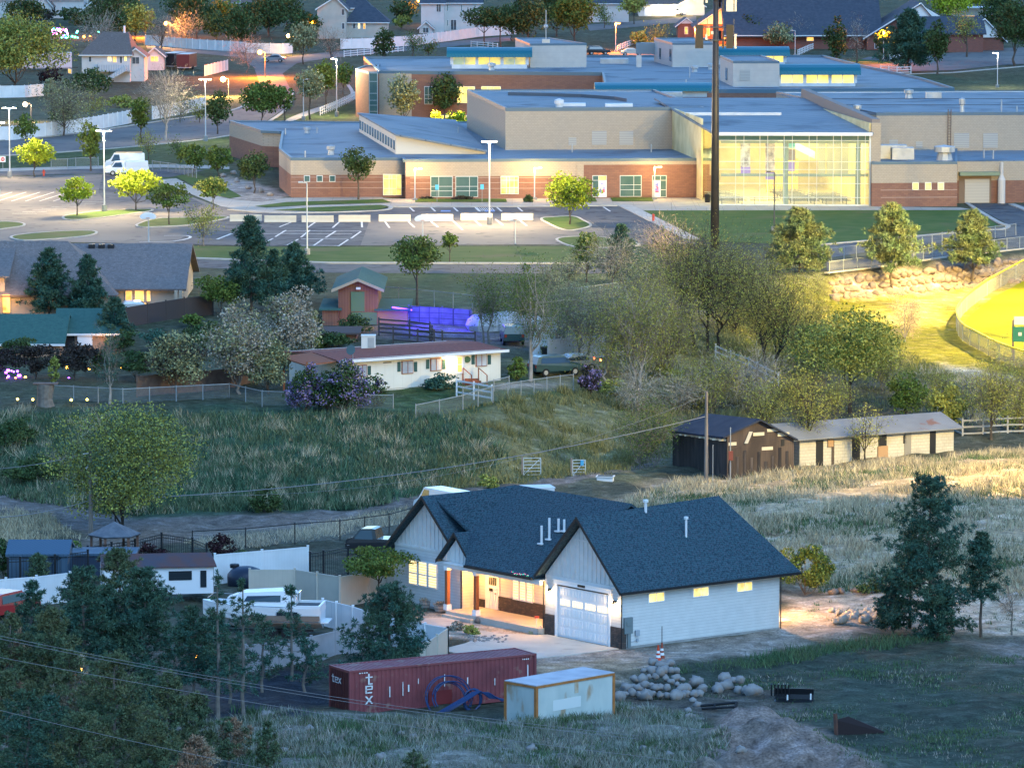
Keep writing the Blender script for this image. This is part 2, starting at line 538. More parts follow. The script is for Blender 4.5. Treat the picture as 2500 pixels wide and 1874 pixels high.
    hs2=N.new("ShaderNodeHueSaturation");hs2.inputs["Saturation"].default_value=.55;hs2.inputs["Value"].default_value=2.1;hs2.inputs["Hue"].default_value=.47
    L.new(prev,hs2.inputs["Color"])
    mx=N.new("ShaderNodeMix");mx.data_type='RGBA';L.new(mr.outputs[0],mx.inputs[0]);L.new(prev,mx.inputs[6]);L.new(hs2.outputs[0],mx.inputs[7])
    L.new(mx.outputs[2],bs.inputs["Base Color"])
    nb=N.new("ShaderNodeTexNoise");nb.inputs["Scale"].default_value=3;nb.inputs["Detail"].default_value=6
    L.new(tc.outputs["Object"],nb.inputs["Vector"])
    bp=N.new("ShaderNodeBump");bp.inputs["Distance"].default_value=.12;bp.inputs["Strength"].default_value=.8
    L.new(nb.outputs["Fac"],bp.inputs["Height"]);L.new(bp.outputs[0],bs.inputs["Normal"])
    me.materials.append(g)
    o=bpy.data.objects.new("ground",me);COL.objects.link(o)
    o["kind"]="structure"
HARD=[[(970,1470),(1150,1480),(1530,1590),(1900,1540),(1990,1520),(2100,1530),(1700,1600),(1300,1650),(1000,1600)],
        [(1060,1480),(1330,1200),(1900,1380),(1910,1540),(1520,1590)]]
build_ground()

# ------------------------------------------------------------------ roads, lots, walks, lawns (sheets on the level ground)
M_ASPH=mat("asphalt",(.060,.062,.072),.85,(.10,.098,.10),.25,bump=.02,stain=((.035,.036,.042),.6,.56,.62))
M_ASPW=mat("worn_asphalt",(.17,.15,.135),.88,(.105,.10,.098),.09,bump=.02,stain=((.06,.06,.065),.5,.6,.66))
M_CONC=mat("concrete_walk",(.40,.36,.31),.9,(.33,.30,.26),.5,lines=[('x',2.4,.012,(.2,.18,.16))])
M_KERB=mat("kerb_concrete",(.46,.43,.38),.9,(.36,.33,.3),1.0)
M_LAWN=mat("lawn_grass",(.055,.105,.022),.95,(.09,.125,.034),.35,spec=.1,bump=.05,stain=((.12,.115,.05),.13,.57,.72))
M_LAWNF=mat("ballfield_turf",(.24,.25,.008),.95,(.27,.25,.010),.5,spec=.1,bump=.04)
M_PAINT=mat("road_paint",(.72,.70,.66),.8,(.5,.48,.45),2.0)
M_BLUEP=mat("blue_road_paint",(.12,.22,.5),.8,(.2,.3,.5),2.0)
def st(px,name,m,off,sub=0):
    return structure(sheet(px,name,m,off=off,sub=sub))
def kerb(px,name="kerb",wdt=.28,hgt=.13,closed=False,m=None):
    pts=[G(*p) for p in px]
    mb=MB();n=len(pts)
    for i in range(n if closed else n-1):
        a,b=Vector(pts[i]),Vector(pts[(i+1)%n])
        t=(b-a);t.z=0
        if t.length<.02: continue
        t.normalize();q=Vector((-t.y,t.x,0))*wdt*.5
        a2,b2=a-t*.1,b+t*.1
        mb.add([a2-q,b2-q,b2+q,a2+q]+[p+Vector((0,0,hgt+random.uniform(0,.004))) for p in (a2-q,b2-q,b2+q,a2+q)],
               [(4,5,6,7),(0,1,5,4),(1,2,6,5),(2,3,7,6),(3,0,4,7)])
    o=mb.build(name,m or M_KERB)
    return structure(o)
def island(px,name="lawn"):
    c=smooth_px(px,5, True)
    st(c,name,M_LAWN,.10)
    kerb(c,closed=True)

# car park and drives
st([(-700,470),(-300,445),(0,432),(150,428),(260,425),(330,438),(440,470),(520,500),(600,519),(700,522),(880,516),(960,507),(1240,505),(1525,503),(1600,540),(1660,568),(1700,596),(1400,597),(1150,598),(700,601),(450,597),(100,590),(-700,590)],"parking_lot",M_ASPW,.02)
st([(420,597),(500,545),(640,520),(880,519),(900,545),(880,600),(640,601)],"fresh_asphalt",M_ASPH,.035)
st([(880,519),(960,510),(1240,508),(1300,508),(1300,517),(880,540)],"fresh_asphalt",M_ASPH,.035)
st([(1300,508),(1520,505),(1600,545),(1690,590),(1480,596),(1470,560),(1440,538),(1300,520)],"fresh_asphalt",M_ASPH,.036)
st([(250,428),(330,440),(440,472),(500,500),(460,512),(330,490),(262,500),(240,470)],"fresh_asphalt",M_ASPH,.034)
st([(450,633),(800,645),(1240,646),(1500,646),(1520,668),(1240,668),(800,666),(450,652)],"drive",M_ASPH,.02)
kerb([(450,631),(800,643),(1240,644),(1500,644)],wdt=.9)
st([(2018,640),(2130,630),(2300,607),(2500,583),(2900,540),(2900,560),(2500,603),(2300,625),(2130,650),(2020,662)],"running_track",M_ASPH,.02)
st([(1960,610),(2010,598),(2160,583),(2300,568),(2410,556),(2460,555),(2480,572),(2310,592),(2160,608),(2010,632)],"drive",M_ASPH,.021)
st([(2365,497),(2470,497),(2560,510),(2620,560),(2470,590),(2400,575),(2440,560),(2462,552),(2455,545)],"drive",M_ASPH,.026)
kerb(smooth_px([(2360,497),(2400,522),(2440,545),(2462,553),(2448,561),(2410,563),(2300,572),(2160,585),(2010,598)],4),wdt=.5)
kerb([(2470,500),(2560,535)],wdt=.8)
kerb([(2018,668),(2130,655),(2300,630),(2500,608),(2800,575)],wdt=.45)
st([(1560,515),(1700,514),(2380,513),(2430,546),(2440,555),(2300,568),(2160,583),(2010,596),(1900,596),(1740,590),(1660,560)],"lawn",M_LAWN,.05)
st([(1520,500),(1700,500),(2125,505),(2345,508),(2370,512),(2340,514),(1555,515),(1530,506)],"sidewalk",M_CONC,.06)
st([(880,480),(960,486),(1740,480),(1740,500),(1240,504),(960,505),(900,503)],"sidewalk",M_CONC,.055)
kerb([(960,506),(1240,505.5),(1525,503)],wdt=.4)
kerb([(1525,503),(1580,530),(1640,560),(1690,585)],wdt=1.6)
st([(700,484),(880,481),(930,480),(960,500),(940,508),(900,515),(740,522),(600,518),(540,505),(640,494)],"sidewalk",M_CONC,.05)
st([(622,505),(700,495),(900,489),(935,488),(955,496),(760,502),(650,508)],"lawn",M_LAWN,.10)
st([(665,515),(760,508),(930,502),(948,506),(930,513),(800,518)],"lawn",M_LAWN,.10)
kerb(smooth_px([(560,513),(660,521),(800,520),(930,515),(955,508),(945,503)],4),wdt=.5)
st([(1010,487),(1235,487),(1238,495),(1015,495)],"lawn",M_LAWN,.10)
st([(1490,484),(1592,484),(1595,493),(1495,493)],"lawn",M_LAWN,.10)
st([(1390,485),(1452,484),(1458,494),(1400,494)],"lawn",M_LAWN,.10)
island([(155,530),(185,524),(260,516),(360,512),(365,517),(300,526),(220,536),(165,538)])
island([(335,550),(380,536),(460,533),(530,530),(555,534),(470,550),(390,555),(345,556)])
island([(-60,550),(0,543),(45,545),(60,550),(40,556),(-60,566)])
island([(30,578),(120,568),(215,565),(235,571),(190,580),(60,588)])
island([(1322,535),(1345,532),(1400,530),(1425,540),(1442,552),(1410,562),(1375,562),(1335,545)])
island([(1360,588),(1390,580),(1480,582),(1560,600),(1420,606)])
st([(450,601),(700,604),(1380,602),(1500,608),(1560,642),(1240,643),(800,641),(450,630)],"lawn",M_LAWN,.03)
st([(430,430),(480,425),(545,455),(590,480),(560,485),(500,470)],"lawn",M_LAWN,.04)
st([(380,440),(430,436),(500,472),(560,487),(640,494),(540,505),(470,476)],"sidewalk",M_CONC,.045)
# streets beyond the school
st([(-700,372),(-100,352),(130,335),(330,308),(420,294),(560,275),(618,250),(632,200),(620,165),(580,140),(360,120),(355,110),(600,127),(700,140),(780,130),(1000,112),(1250,88),(1250,100),(1000,124),(800,143),(725,155),(690,180),(710,220),(700,262),(640,303),(560,330),(380,352),(130,372),(-100,384),(-700,404)],"street",M_ASPW,.03,3)
kerb(smooth_px([(-100,386),(130,374),(380,354),(560,332),(640,306),(702,264),(714,222)],4),wdt=.5)
kerb(smooth_px([(-100,350),(130,333),(330,306),(420,292),(560,272),(614,249)],4),wdt=.5)
st(smooth_px([(700,292),(760,268),(830,246),(856,230),(846,208),(852,206),(866,232),(840,252),(770,276),(710,298)],4, True),"footpath",M_CONC,.05,1)
st([(-100,415),(150,408),(380,402),(500,404),(560,408),(560,414),(400,410),(150,415),(-100,423)],"footpath",M_CONC,.05)
st([(-100,423),(150,415),(270,412),(400,413),(500,416),(420,432),(330,436),(260,424),(0,431),(-100,436)],"lot_lane",M_ASPH,.028)
st([(1420,138),(1500,128),(1600,122),(1640,130),(1600,142),(1430,146)],"church_lot",M_ASPW,.05,3)
st([(2060,158),(2120,140),(2240,138),(2340,128),(2440,118),(2900,110),(2900,135),(2440,160),(2330,172),(2140,178)],"church_lot",M_ASPW,.05,3)
st([(1430,62),(1700,40),(1700,52),(1560,66),(1440,76)],"street",M_ASPW,.05,3)
kerb([(2110,186),(2330,178),(2560,158)],wdt=.8)
st([(2060,152),(2100,146),(2170,150),(2180,156),(2090,160)],"lawn",M_LAWN,.08)

# painted lines in the lot
def line_px(a,b,wd=.14,m=None,off=.05):
    A,B=Vector(G(*a)),Vector(G(*b));t=B-A;t.z=0;t.normalize();q=Vector((-t.y,t.x,0))*wd*.5
    return [p+Vector((0,0,off)) for p in (A-q,B-q,B+q,A+q)]
mb=MB()
for (a,b) in [((1000,507),(1011,517)),((1052,507),(1063,517)),((1107,507),(1118,517)),((1160,507),(1172,517)),((1213,507),(1225,517)),((1264,507),(1276,517)),((1473,506),(1490,517)),
               ((712,543),(682,555)),((770,543),(750,557)),((828,543),(812,557)),((883,542),(884,556)),((940,542),(951,557)),((995,540),(1012,556)),((1049,539),(1069,555)),((1104,538),(1129,562)),((1157,537),(1174,552)),((1209,536),(1228,551)),((1268,538),(1286,552)),
               ((638,563),(620,573)),((698,563),(672,579)),((756,563),(735,580)),((820,565),(795,581)),((881,566),(857,583)),((728,585),(700,600)),((788,585),(765,601)),((850,586),(826,602)),((666,583),(650,592))]:
    mb.add(line_px(a,b,.22),[(0,1,2,3)])
for (a,b) in [((690,565),(881,565)),((640,571),(860,572)),((735,584),(850,585)),((700,600),(826,601)),((530,585),(566,571))]:
    mb.add(line_px(a,b,.3,off=.049),[(0,1,2,3)])
for k in range(9):
    x0=1160+k*5
    mb.add(line_px((x0,508),(x0+8,516),.1,off=.047),[(0,1,2,3)])
for k in range(7):
    x0=-40+k*34
    mb.add(line_px((x0,492),(x0+70,470),.14,off=.046),[(0,1,2,3)])
for k in range(8):
    mb.add(line_px((30+k*24,522-k*4),(90+k*24,522-k*4),.16,off=.044),[(0,1,2,3)])
arc=smooth_px([(340,592),(420,590),(462,582),(455,576),(400,576)],4)
for i in range(len(arc)-1):
    mb.add(line_px(arc[i],arc[i+1],.3,off=.045),[(0,1,2,3)])
structure(mb.build("lot_marking",M_PAINT))
mb=MB()
for (x,y) in [(1088,516),(1196,516)]:
    a=[G(x-12,y+1.5),G(x+12,y+1.5),G(x+12,y-1.5),G(x-12,y-1.5)]
    mb.add([Vector(p)+Vector((0,0,.052)) for p in a],[(0,1,2,3)])
structure(mb.build("blue_lot_marking",M_BLUEP))
# ------------------------------------------------------------------ plants
def leafmat(n,c,isl=.45,c2=None):
    return mat(n,c,.75,col2=c2,scale=.55,thr=(.4,.62),island=isl,spec=.12)
LEAF=dict(
    dark=leafmat("leaf_dark_green",(.045,.085,.032),.5,(.07,.095,.032)),
    mid=leafmat("leaf_mid_green",(.095,.15,.032),.5,(.125,.155,.036)),
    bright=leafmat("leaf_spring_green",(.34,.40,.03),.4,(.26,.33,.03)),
    olive=leafmat("leaf_olive",(.31,.31,.07),.5,(.23,.25,.065)),
    grey=leafmat("leaf_grey_green",(.27,.28,.15),.5,(.205,.22,.115)),
    silver=leafmat("leaf_silver_grey",(.36,.33,.27),.45,(.27,.25,.205)),
    teal=leafmat("pine_needles",(.045,.115,.088),.5,(.07,.12,.07)),
    pineo=leafmat("pine_needles_olive",(.085,.135,.075),.5,(.13,.145,.07)),
    rust=leafmat("dry_needles",(.32,.20,.13),.5,(.24,.18,.12)),
    tan=leafmat("pale_dry_needles",(.36,.29,.20),.4),
    purple=leafmat("leaf_dark_red",(.045,.018,.022),.5,(.03,.02,.02)),
    plum=leafmat("leaf_brown_purple",(.05,.038,.034),.5,(.035,.035,.028)),
    lilac=leafmat("lilac_blossom",(.27,.20,.36),.5,(.17,.13,.25)),
    blush=leafmat("twig_pinkish",(.40,.29,.21),.4),
    white=leafmat("white_blossom",(.42,.42,.36),.4),
)
BARK=dict(
    brown=mat("bark_brown",(.075,.055,.042),.95,(.12,.095,.075),3.0,bump=.03),
    dark=mat("bark_dark",(.035,.028,.024),.95,(.06,.05,.042),3.0,bump=.03),
    grey=mat("bark_grey",(.20,.175,.15),.95,(.13,.11,.095),3.0,bump=.03),
    pale=mat("bark_pale",(.38,.34,.30),.95,(.25,.21,.18),2.0,bump=.02),
)
def unit(v):
    return v/(np.linalg.norm(v,axis=-1,keepdims=True)+1e-9)
def leaf_quads(c,sz,asp=.6,d=None,rg=rng,flat=0.0):
    n=len(c)
    u=unit(rg.normal(size=(n,3))) if d is None else unit(d+rg.normal(size=(n,3))*.35)
    q=unit(np.cross(u,unit(rg.normal(size=(n,3)))))
    s=(np.asarray(sz)*rg.uniform(.6,1.3,n))[:, None]
    u=u*s*.5;q=q*s*.5*asp
    if d is not None:c=c+u
    return np.stack([c-u,c+q-u*.1,c+u,c-q-u*.1],1).reshape(-1,3)
def twig_quads(a,b,wd,rg=rng):
    d=unit(b-a);q=unit(np.cross(d,unit(rg.normal(size=a.shape))))*(np.asarray(wd)[..., None] if hasattr(wd,'__len__') else wd)
    return np.stack([a-q*.5,a+q*.5,b+q*.2,b-q*.2],1).reshape(-1,3)
def in_ball(n,rg,lo=0.0):
    p=unit(rg.normal(size=(n,3)))
    return p*(rg.uniform(lo**3,1,n)**(1/3))[:, None]
def limb(a,b,rg,k=5,sag=.12):
    a=np.asarray(a,float);b=np.asarray(b,float)
    L=np.linalg.norm(b-a);t=np.linspace(0,1,k)[:, None]
    p=a+(b-a)*t
    off=rg.normal(size=3)*sag*L;off[2]=abs(off[2])*-.6
    p=p+off*(t*(1-t))*2
    p[1:-1]+=rg.normal(size=(k-2,3))*.03*L
    return p
def wood(mb,root_pts,r0,targets,rg,sub=0,taper=.35,fork=(.45,1.0)):
    """trunk polyline, limbs to the targets, smaller limbs beyond"""
    k=len(root_pts)
    mb.tube(root_pts,list(np.linspace(r0,r0*taper,k)),7)
    ends=[]
    for tg in targets:
        t=rg.uniform(*fork)*(k-1);i=min(int(t),k-2)
        a=root_pts[i]+(root_pts[i+1]-root_pts[i])*(t-i)
        ra=r0*(1-(1-taper)*t/(k-1))*.6
        p=limb(a,tg,rg)
        mb.tube(p,list(np.linspace(ra,max(.012,ra*.2),len(p))),5)
        for _ in range(sub):
            j=rg.integers(1,len(p)-1)
            L=np.linalg.norm(p[-1]-p[0])*rg.uniform(.35,.7)
            dr=unit(unit(p[-1]-p[0])+rg.normal(size=3)*.55+np.array([0,0,.25]))
            q=limb(p[j],p[j]+dr*L,rg,4)
            mb.tube(q,list(np.linspace(ra*.4,.01,4)),4)
            ends.append(q)
        ends.append(p)
    return ends
NT=[0]
def tree(kind,px,yb,yt,wpx,label,name=None,leaf='mid',bark='brown',group=None,dens=1.0,lean=0.0,trunk=.3,base=None,cat='tree',hollow=.35,leaf2=None,mix2=.4,drop=0.0,sz=None,multi=1):
    NT[0]+=1
    rg=np.random.default_rng(100+NT[0])
    p=G(px,yb) if base is None else np.asarray(base,float)
    if kind=='shrub':trunk=.02
    k=ppm(p)
    h=zat(p,yt)-p[2];W=wpx/k
    ren=k*.41  # final picture pixels per metre
    nm=name or {'leafy':'leafy_tree','vase':'leafy_tree','column':'columnar_tree','sparse':'budding_tree','bare':'bare_tree','pine':'pine_tree','shrub':'shrub','willow':'willow_tree'}[kind]
    root=thing(nm,label,cat,(p[0],p[1],p[2]-.05),0,group)
    wb=MB()
    s0=sz or max(.10,2.6/ren)  # leaf size in metres
    area=(h*(1-trunk))*W*ren*ren  # crown area in final pixels
    if kind=='pine':
        pts=np.array([[lean*W*(t**1.5)+rg.normal()*.02*W*(0<t<1),rg.normal()*.02*W*(0<t<1),t*h*.97] for t in np.linspace(0,1,7)])
        r0=max(.10,h*.016)
        z0=trunk*h
        qs=[];step=max(.30,h/26)
        wb.tube(pts,list(np.linspace(r0,.03,7)),7)
        z=z0
        while z<h*.985:
            f=(z-z0)/(h-z0)
            Lm=W*.60*((1-f)**.75*(.55+.45*min(1,f/.18+.3))+.06)
            nb=int(rg.integers(5,8))
            a0=rg.uniform(0,6.28)
            for b in range(nb):
                if rg.random()<.10+drop: continue
                an=a0+b*6.28/nb+rg.normal()*.3
                L=Lm*rg.uniform(.55,1.12)
                c=np.array([np.interp(z,pts[:,2],pts[:,0]),np.interp(z,pts[:,2],pts[:,1]),z])
                up=.10+.5*f+rg.normal()*.12
                d=unit(np.array([math.cos(an),math.sin(an),up]))
                e=c+d*L
                bp=limb(c,e,rg,4,.06)
                wb.tube(bp,[max(.015,r0*.22*(1-f)),.015,.012,.01],4)
                nc=max(2,int(L/(s0*1.15)*dens)+1)
                tt=np.concatenate([rg.uniform(.25,1.0,nc),[1.0]])
                cc=c+(e-c)*tt[:, None]+rg.normal(size=(len(tt),3))*np.array([.16,.16,.10])*L*.55
                m=22
                C=np.repeat(cc,m,0)
                dr=unit(rg.normal(size=(len(C),3))+np.array([0,0,.55])+d*.5)
                qs.append(leaf_quads(C+dr*s0*.15,s0*1.5,.21,dr,rg))
            z+=step*rg.uniform(.7,1.3)
        for _ in range(6):
            C=np.repeat(np.array([[pts[-1,0],0,h*rg.uniform(.93,1.0)]]),10,0)
            dr=unit(rg.normal(size=(10,3))+np.array([0,0,.9]));qs.append(leaf_quads(C,s0*1.4,.3,dr,rg))
        V=np.concatenate(qs)
        wb.build("trunk",BARK[bark],root)
        if leaf2:
            n4=len(V)//4;V4=V.reshape(n4,4,3)
            cl=np.sin(V4[:,0,0]*1.3+1)+np.sin(V4[:,0,2]*.9)+np.sin(V4[:,0,1]*1.1)
            sel=cl>np.quantile(cl,1-mix2)
            npmesh("dry_foliage",V4[sel].reshape(-1,3),4,LEAF[leaf2],root);V=V4[~sel].reshape(-1,3)
        npmesh("crown",V,4,LEAF[leaf],root)
        return root
    rx=W*.5;zc0=h*trunk;rz=(h-zc0)*.5;zc=zc0+rz
    cen=np.array([lean*W,0,zc]);R3=np.array([rx,rx,rz])
    if kind in ('leafy','vase','column','shrub'):
        n=int(np.clip(area*1.35*dens,500,26000))
        ncl=int(np.clip(W*h*2.4,34,120))
        b=in_ball(ncl,rg,hollow)
        if kind=='vase':b[:,:2]*=(.45+.55*(b[:,2:3]+1)/2+.05)
        if kind=='column':b[:,:2]*=np.sqrt(np.clip(1.15-np.abs(b[:,2:3])**2.2,.15,1))
        if kind=='leafy':b[:,2]=np.where(b[:,2]<0,b[:,2]*.85,b[:,2])
        if kind=='shrub':b[:,2]=np.abs(b[:,2])*1.9-.9
        rad=rg.uniform(.5,1.25,ncl)*.33
        cc=cen+b*R3*(1-.20)*(1+rg.normal(size=(ncl,1))*.08)
        w8=rad**2/(rad**2).sum()
        pick=rg.choice(ncl,n,p=w8)
        off=in_ball(n,rg,.3)*rad[pick][:, None]*np.array([rx,rx,min(rz,rx*1.2)])
        off[:,2]*=.8
        C=cc[pick]+off
        C[:,2]=np.maximum(C[:,2],.08 if kind=='shrub' else zc0*.8)
        V=leaf_quads(C,s0,.7, None,rg)
        tops=cc[np.argsort(-cc[:,2])[:10]]
        r0=max(.06,h*.022) if kind!='shrub' else .05
        if kind=='shrub':
            for j in range(5):
                wb.tube(limb([0,0,0],cc[j%ncl],rg,4),[.05,.04,.03,.015],4)
        else:
            tp=np.array([[0,0,0],[rg.normal()*.02*W,0,zc0*.5],[lean*W*.5,rg.normal()*.02*W,zc0],[lean*W,0,zc+rz*.3]])
            wood(wb,tp,r0,list(cc[rg.permutation(ncl)[:9]]),rg,0,.25,(.5,.95))
        wb.build("trunk" if kind!='shrub' else "stem",BARK[bark],root)
        if leaf2:
            n4=len(V)//4;V4=V.reshape(n4,4,3)
            sel=np.isin(pick,rg.permutation(ncl)[:int(ncl*mix2)])&(rg.random(n4)<.7)
            npmesh("blossom",V4[sel].reshape(-1,3),4,LEAF[leaf2],root);V=V4[~sel].reshape(-1,3)
        npmesh("crown" if kind!='shrub' else "foliage",V,4,LEAF[leaf],root)
        return root
    # sparse, bare, willow: visible limbs, fine twigs, small leaves
    r0=max(.07,h*.02)
    nl=int(np.clip(W*2.0,7,20))
    allends=[]
    for mi_ in range(multi):
        sx=(mi_-(multi-1)/2)*W*.10
        tg=in_ball(nl,rg,.55);tg[:,2]=tg[:,2]*.75+.2
        tg=cen+tg*R3*.86
        tp=np.array([[sx,0,0],[sx+rg.normal()*.03*W,rg.normal()*.02*W,zc0*.55],[sx*2+lean*W*.4,0,zc0],[sx*3.5+lean*W*.8,rg.normal()*.05*W,zc]])
        allends+=wood(wb,tp,r0/(multi**.4),list(tg),rg,3,.3,(.35,1.0))
    wb.build("trunk",BARK[bark],root)
    segs=np.concatenate([np.asarray(e)[1:] for e in allends])
    n=int(np.clip(area*.95*dens,500,16000))
    pk=segs[rg.integers(0,len(segs),n)]
    spread=W*.17
    st_=pk+rg.normal(size=(n,3))*spread*np.array([.55,.55,.45])
    dirv=unit(unit(st_-cen)+rg.normal(size=(n,3))*.6+np.array([0,0,-.35 if kind=='willow' else .45]))
    ln=rg.uniform(.35,1.1,n)[:, None]*max(.45,W*.085)
    en=st_+dirv*ln
    tw=twig_quads(st_,en,np.maximum(.018,.30/ren)*rg.uniform(.6,1.2,n),rg)
    if kind=='bare':
        npmesh("crown",tw,4,LEAF[leaf],root)
    else:
        npmesh("twigs",tw[:len(tw)//20*12],4,BARK['grey' if bark!='dark' else 'brown'],root)["kind"]="stuff"
        m=int(n*1.4)
        j=rg.integers(0,n,m)
        C=st_[j]+(en-st_)[j]*rg.uniform(.1,1.15,(m,1))+rg.normal(size=(m,3))*spread*.28
        npmesh("crown",leaf_quads(C,s0*.62,.6, None,rg),4,LEAF[leaf],root)
    return root

def tufts(name,polys,per_m2,hgt,mat_,rg,blades=5,wd=.035,clump=None,spread=.16,limit=60000,cover=None):
    """loose grass: narrow blades in tufts over ground areas given by their outline in the photo"""
    Vs=[]
    for poly in polys:
        P=np.array([G(*p)[:2] for p in poly])
        lo,hi=P.min(0),P.max(0)
        n=int((hi-lo).prod()*per_m2)
        n=min(n,limit*3)
        xy=rg.uniform(lo,hi,(n,2))
        ins=np.zeros(n,bool)
        for i in range(len(P)):
            a,b=P[i],P[(i+1)%len(P)]
            ins^=((a[1]>xy[:,1])!=(b[1]>xy[:,1]))&(xy[:,0]<(b[0]-a[0])*(xy[:,1]-a[1])/(b[1]-a[1]+1e-12)+a[0])
        xy=xy[ins]
        if clump:
            f=sum(np.sin(xy[:,0]*fx+xy[:,1]*fy+ph) for fx,fy,ph in clump)
            xy=xy[f>rg.normal(size=len(xy))*.7]
        xy=xy[:limit]
        m=len(xy)
        if not m: continue
        q=np.repeat(xy,blades,0)+rg.normal(size=(m*blades,2))*spread
        z=hz(q[:,0],q[:,1])
        hh=np.repeat(rg.uniform(.45,1.25,m),blades)*rg.uniform(.6,1.1,m*blades)*hgt
        an=rg.uniform(0,6.28,m*blades)
        w_=wd*rg.uniform(.6,1.4,m*blades)
        A=np.c_[q[:,0]-np.cos(an)*w_,q[:,1]-np.sin(an)*w_,z-.06]
        B=np.c_[q[:,0]+np.cos(an)*w_,q[:,1]+np.sin(an)*w_,z-.06]
        ld=rg.normal(size=(m*blades,2))*.42*hh[:, None]+np.repeat(rg.normal(size=(m,2)),blades,0)*.2*hh[:, None]
        T=np.c_[q+ld,z+hh]
        Vs.append(np.stack([A,B,T],1).reshape(-1,3))
    o=npmesh(name,np.concatenate(Vs),3,mat_)
    o["kind"]="stuff"
    return o
def rock_mesh(mb,c,r,rg,sq=(1,1,.75),n=8):
    """a rounded, uneven field stone"""
    b=len(mb.v);m=6
    ax=rg.normal(size=(5,3));am=rg.uniform(-.2,.2,5)
    rot=rg.uniform(0,6.28)
    for i in range(m+1):
        ph=math.pi*i/m
        for k in range(n):
            an=2*math.pi*k/n+(i%2)*.35
            d=np.array([math.sin(ph)*math.cos(an),math.sin(ph)*math.sin(an),-math.cos(ph)])
            f=1+sum(a*math.sin(3.4*float(d@x)+1) for a,x in zip(am,ax))
            x,y,z=d*f*r*np.array(sq)
            mb.v.append((c[0]+x*math.cos(rot)-y*math.sin(rot),c[1]+x*math.sin(rot)+y*math.cos(rot),c[2]+z))
    for i in range(m):
        for k in range(n):
            mb.f.append([b+i*n+k,b+i*n+(k+1)%n,b+(i+1)*n+(k+1)%n,b+(i+1)*n+k]);mb.m.append(0)
    return mb
# ------------------------------------------------------------------ the white house
M_WHITE=mat("white_siding",(.63,.63,.62),.6,(.58,.58,.57),1.5,lines=[('z',.19,.08,(.40,.40,.40))])
M_WHITEP=mat("white_board",(.66,.66,.65),.6,(.6,.6,.59),2.0)
M_SHING=mat("charcoal_shingle",(.016,.042,.058),.9,(.042,.095,.12),8.0,thr=(.42,.58),island=0,stain=((.11,.105,.14),15.0,.56,.66),lines=[('z',.105,.12,(.010,.03,.045))],bump=.02)
M_BLACK=mat("black_trim",(.018,.018,.02),.5)
M_STONE=mat("brown_ledge_stone",(.11,.08,.065),.9,brick=(.42,.11,(.14,.10,.08),(.07,.055,.05),(.03,.025,.022)),col2=(.05,.045,.042),scale=4,bump=.03)
M_CEDAR=mat("stained_cedar",(.34,.115,.045),.6,(.25,.08,.03),3.0,stretch=(1,1,.1))
M_FOUND=mat("foundation_concrete",(.33,.32,.30),.9,(.25,.24,.23),2)
M_SLAB=mat("driveway_concrete",(.52,.48,.42),.85,(.44,.40,.35),.5,stain=((.36,.32,.28),.9,.58,.7))
M_DOORW=mat("white_paint",(.82,.82,.82),.45)
M_GLOW=mat("lit_window",(.9,.75,.5),.6,emit=(1.0,.66,.26),es=1.5)
M_GLOWB=mat("lit_window_blind",(1.0,.74,.36),.7,emit=(1.0,.74,.40),es=1.25,lines=[('z',.17,.3,(.62,.36,.12))])
M_GLOWS=mat("lit_garage_window",(1.0,.74,.26),.6,(.55,.36,.10),1.6,emit=(1.0,.70,.22),es=1.25)
M_GALV=mat("galvanised_metal",(.45,.46,.47),.45,metal=.6)
M_PVC=mat("white_vent_pipe",(.72,.73,.74),.5)
M_BULB=mat("lamp_bulb",(1,.9,.7),.5,emit=(1.0,.72,.36),es=30)
M_GLASSD=mat("dark_window_glass",(.035,.05,.06),.08,spec=.8)
M_METERG=mat("meter_grey",(.16,.20,.21),.5)
M_BATTEN=M_WHITEP
HC=PZ(1518,1585)
HA=math.atan2(.616,.788)
house=thing("white_house","white farmhouse with steep charcoal roof, lit porch and single garage door","house",HC,HA)
GW,GL,EV=7.5,12.7,3.6
def hp(u,w,z):  # house frame -> photo test helper
    return HC+np.array([u*math.cos(HA)-w*math.sin(HA),u*math.sin(HA)+w*math.cos(HA),z])
# walls: garage wing, porch wall, gabled wing, back of the house
mb=MB()
mb.box(0,GL,0,.2,.15,EV)  # long side wall
mb.box(GL-.2,GL,.2,GW,.15,EV)
mb.box(0,.2,.2,1.18,.15,3.3);mb.box(0,.2,6.38,GW,.15,3.3);mb.box(0,.2,.2,GW,3.3,3.8)
mb.box(.2,2.2,GW-.2,GW,.15,EV)  # return by the porch
mb.box(2.2,2.4,GW,17.0,.4,EV)  # porch wall
mb.box(.8,2.4,17.0,17.2,.15,EV)
mb.box(.8,1.0,17.2,24.2,.15,3.85);mb.box(1.0,11.5,24.0,24.2,.15,EV);mb.box(11.3,11.5,GW,24.0,.15,EV)
mb.build("siding_wall",M_WHITE,house)
mb=MB()  # board-and-batten gables
def gable(u,w0,w1,z0,zt,th=.16,step=.41):
    wm=(w0+w1)/2
    mb.cut().profile([(w0,z0),(w1,z0),(wm,zt)],'x',u+.02,u+th)
    n=int((w1-w0)/step)
    for i in range(1,n):
        w_=w0+(w1-w0)*i/n
        zz=z0+(zt-z0)*(1-abs(w_-wm)/(w1-w0)*2)-.08
        if zz>z0+.1:mb.box(u-.022,u+.022,w_-.022,w_+.022,z0+.02,zz)
gable(0,0,GW,3.8,7.45)
gable(.8,17.0,24.2,3.85,7.0)
gable(.15,15.15,18.3,3.42,5.0)
pieces(mb,"gable_board",M_BATTEN,house)
mb=MB()
mb.box(-.03,0,0.05,GW-.05,3.62,3.8).cut().box(.74,.8,17.1,24.15,3.7,3.85)
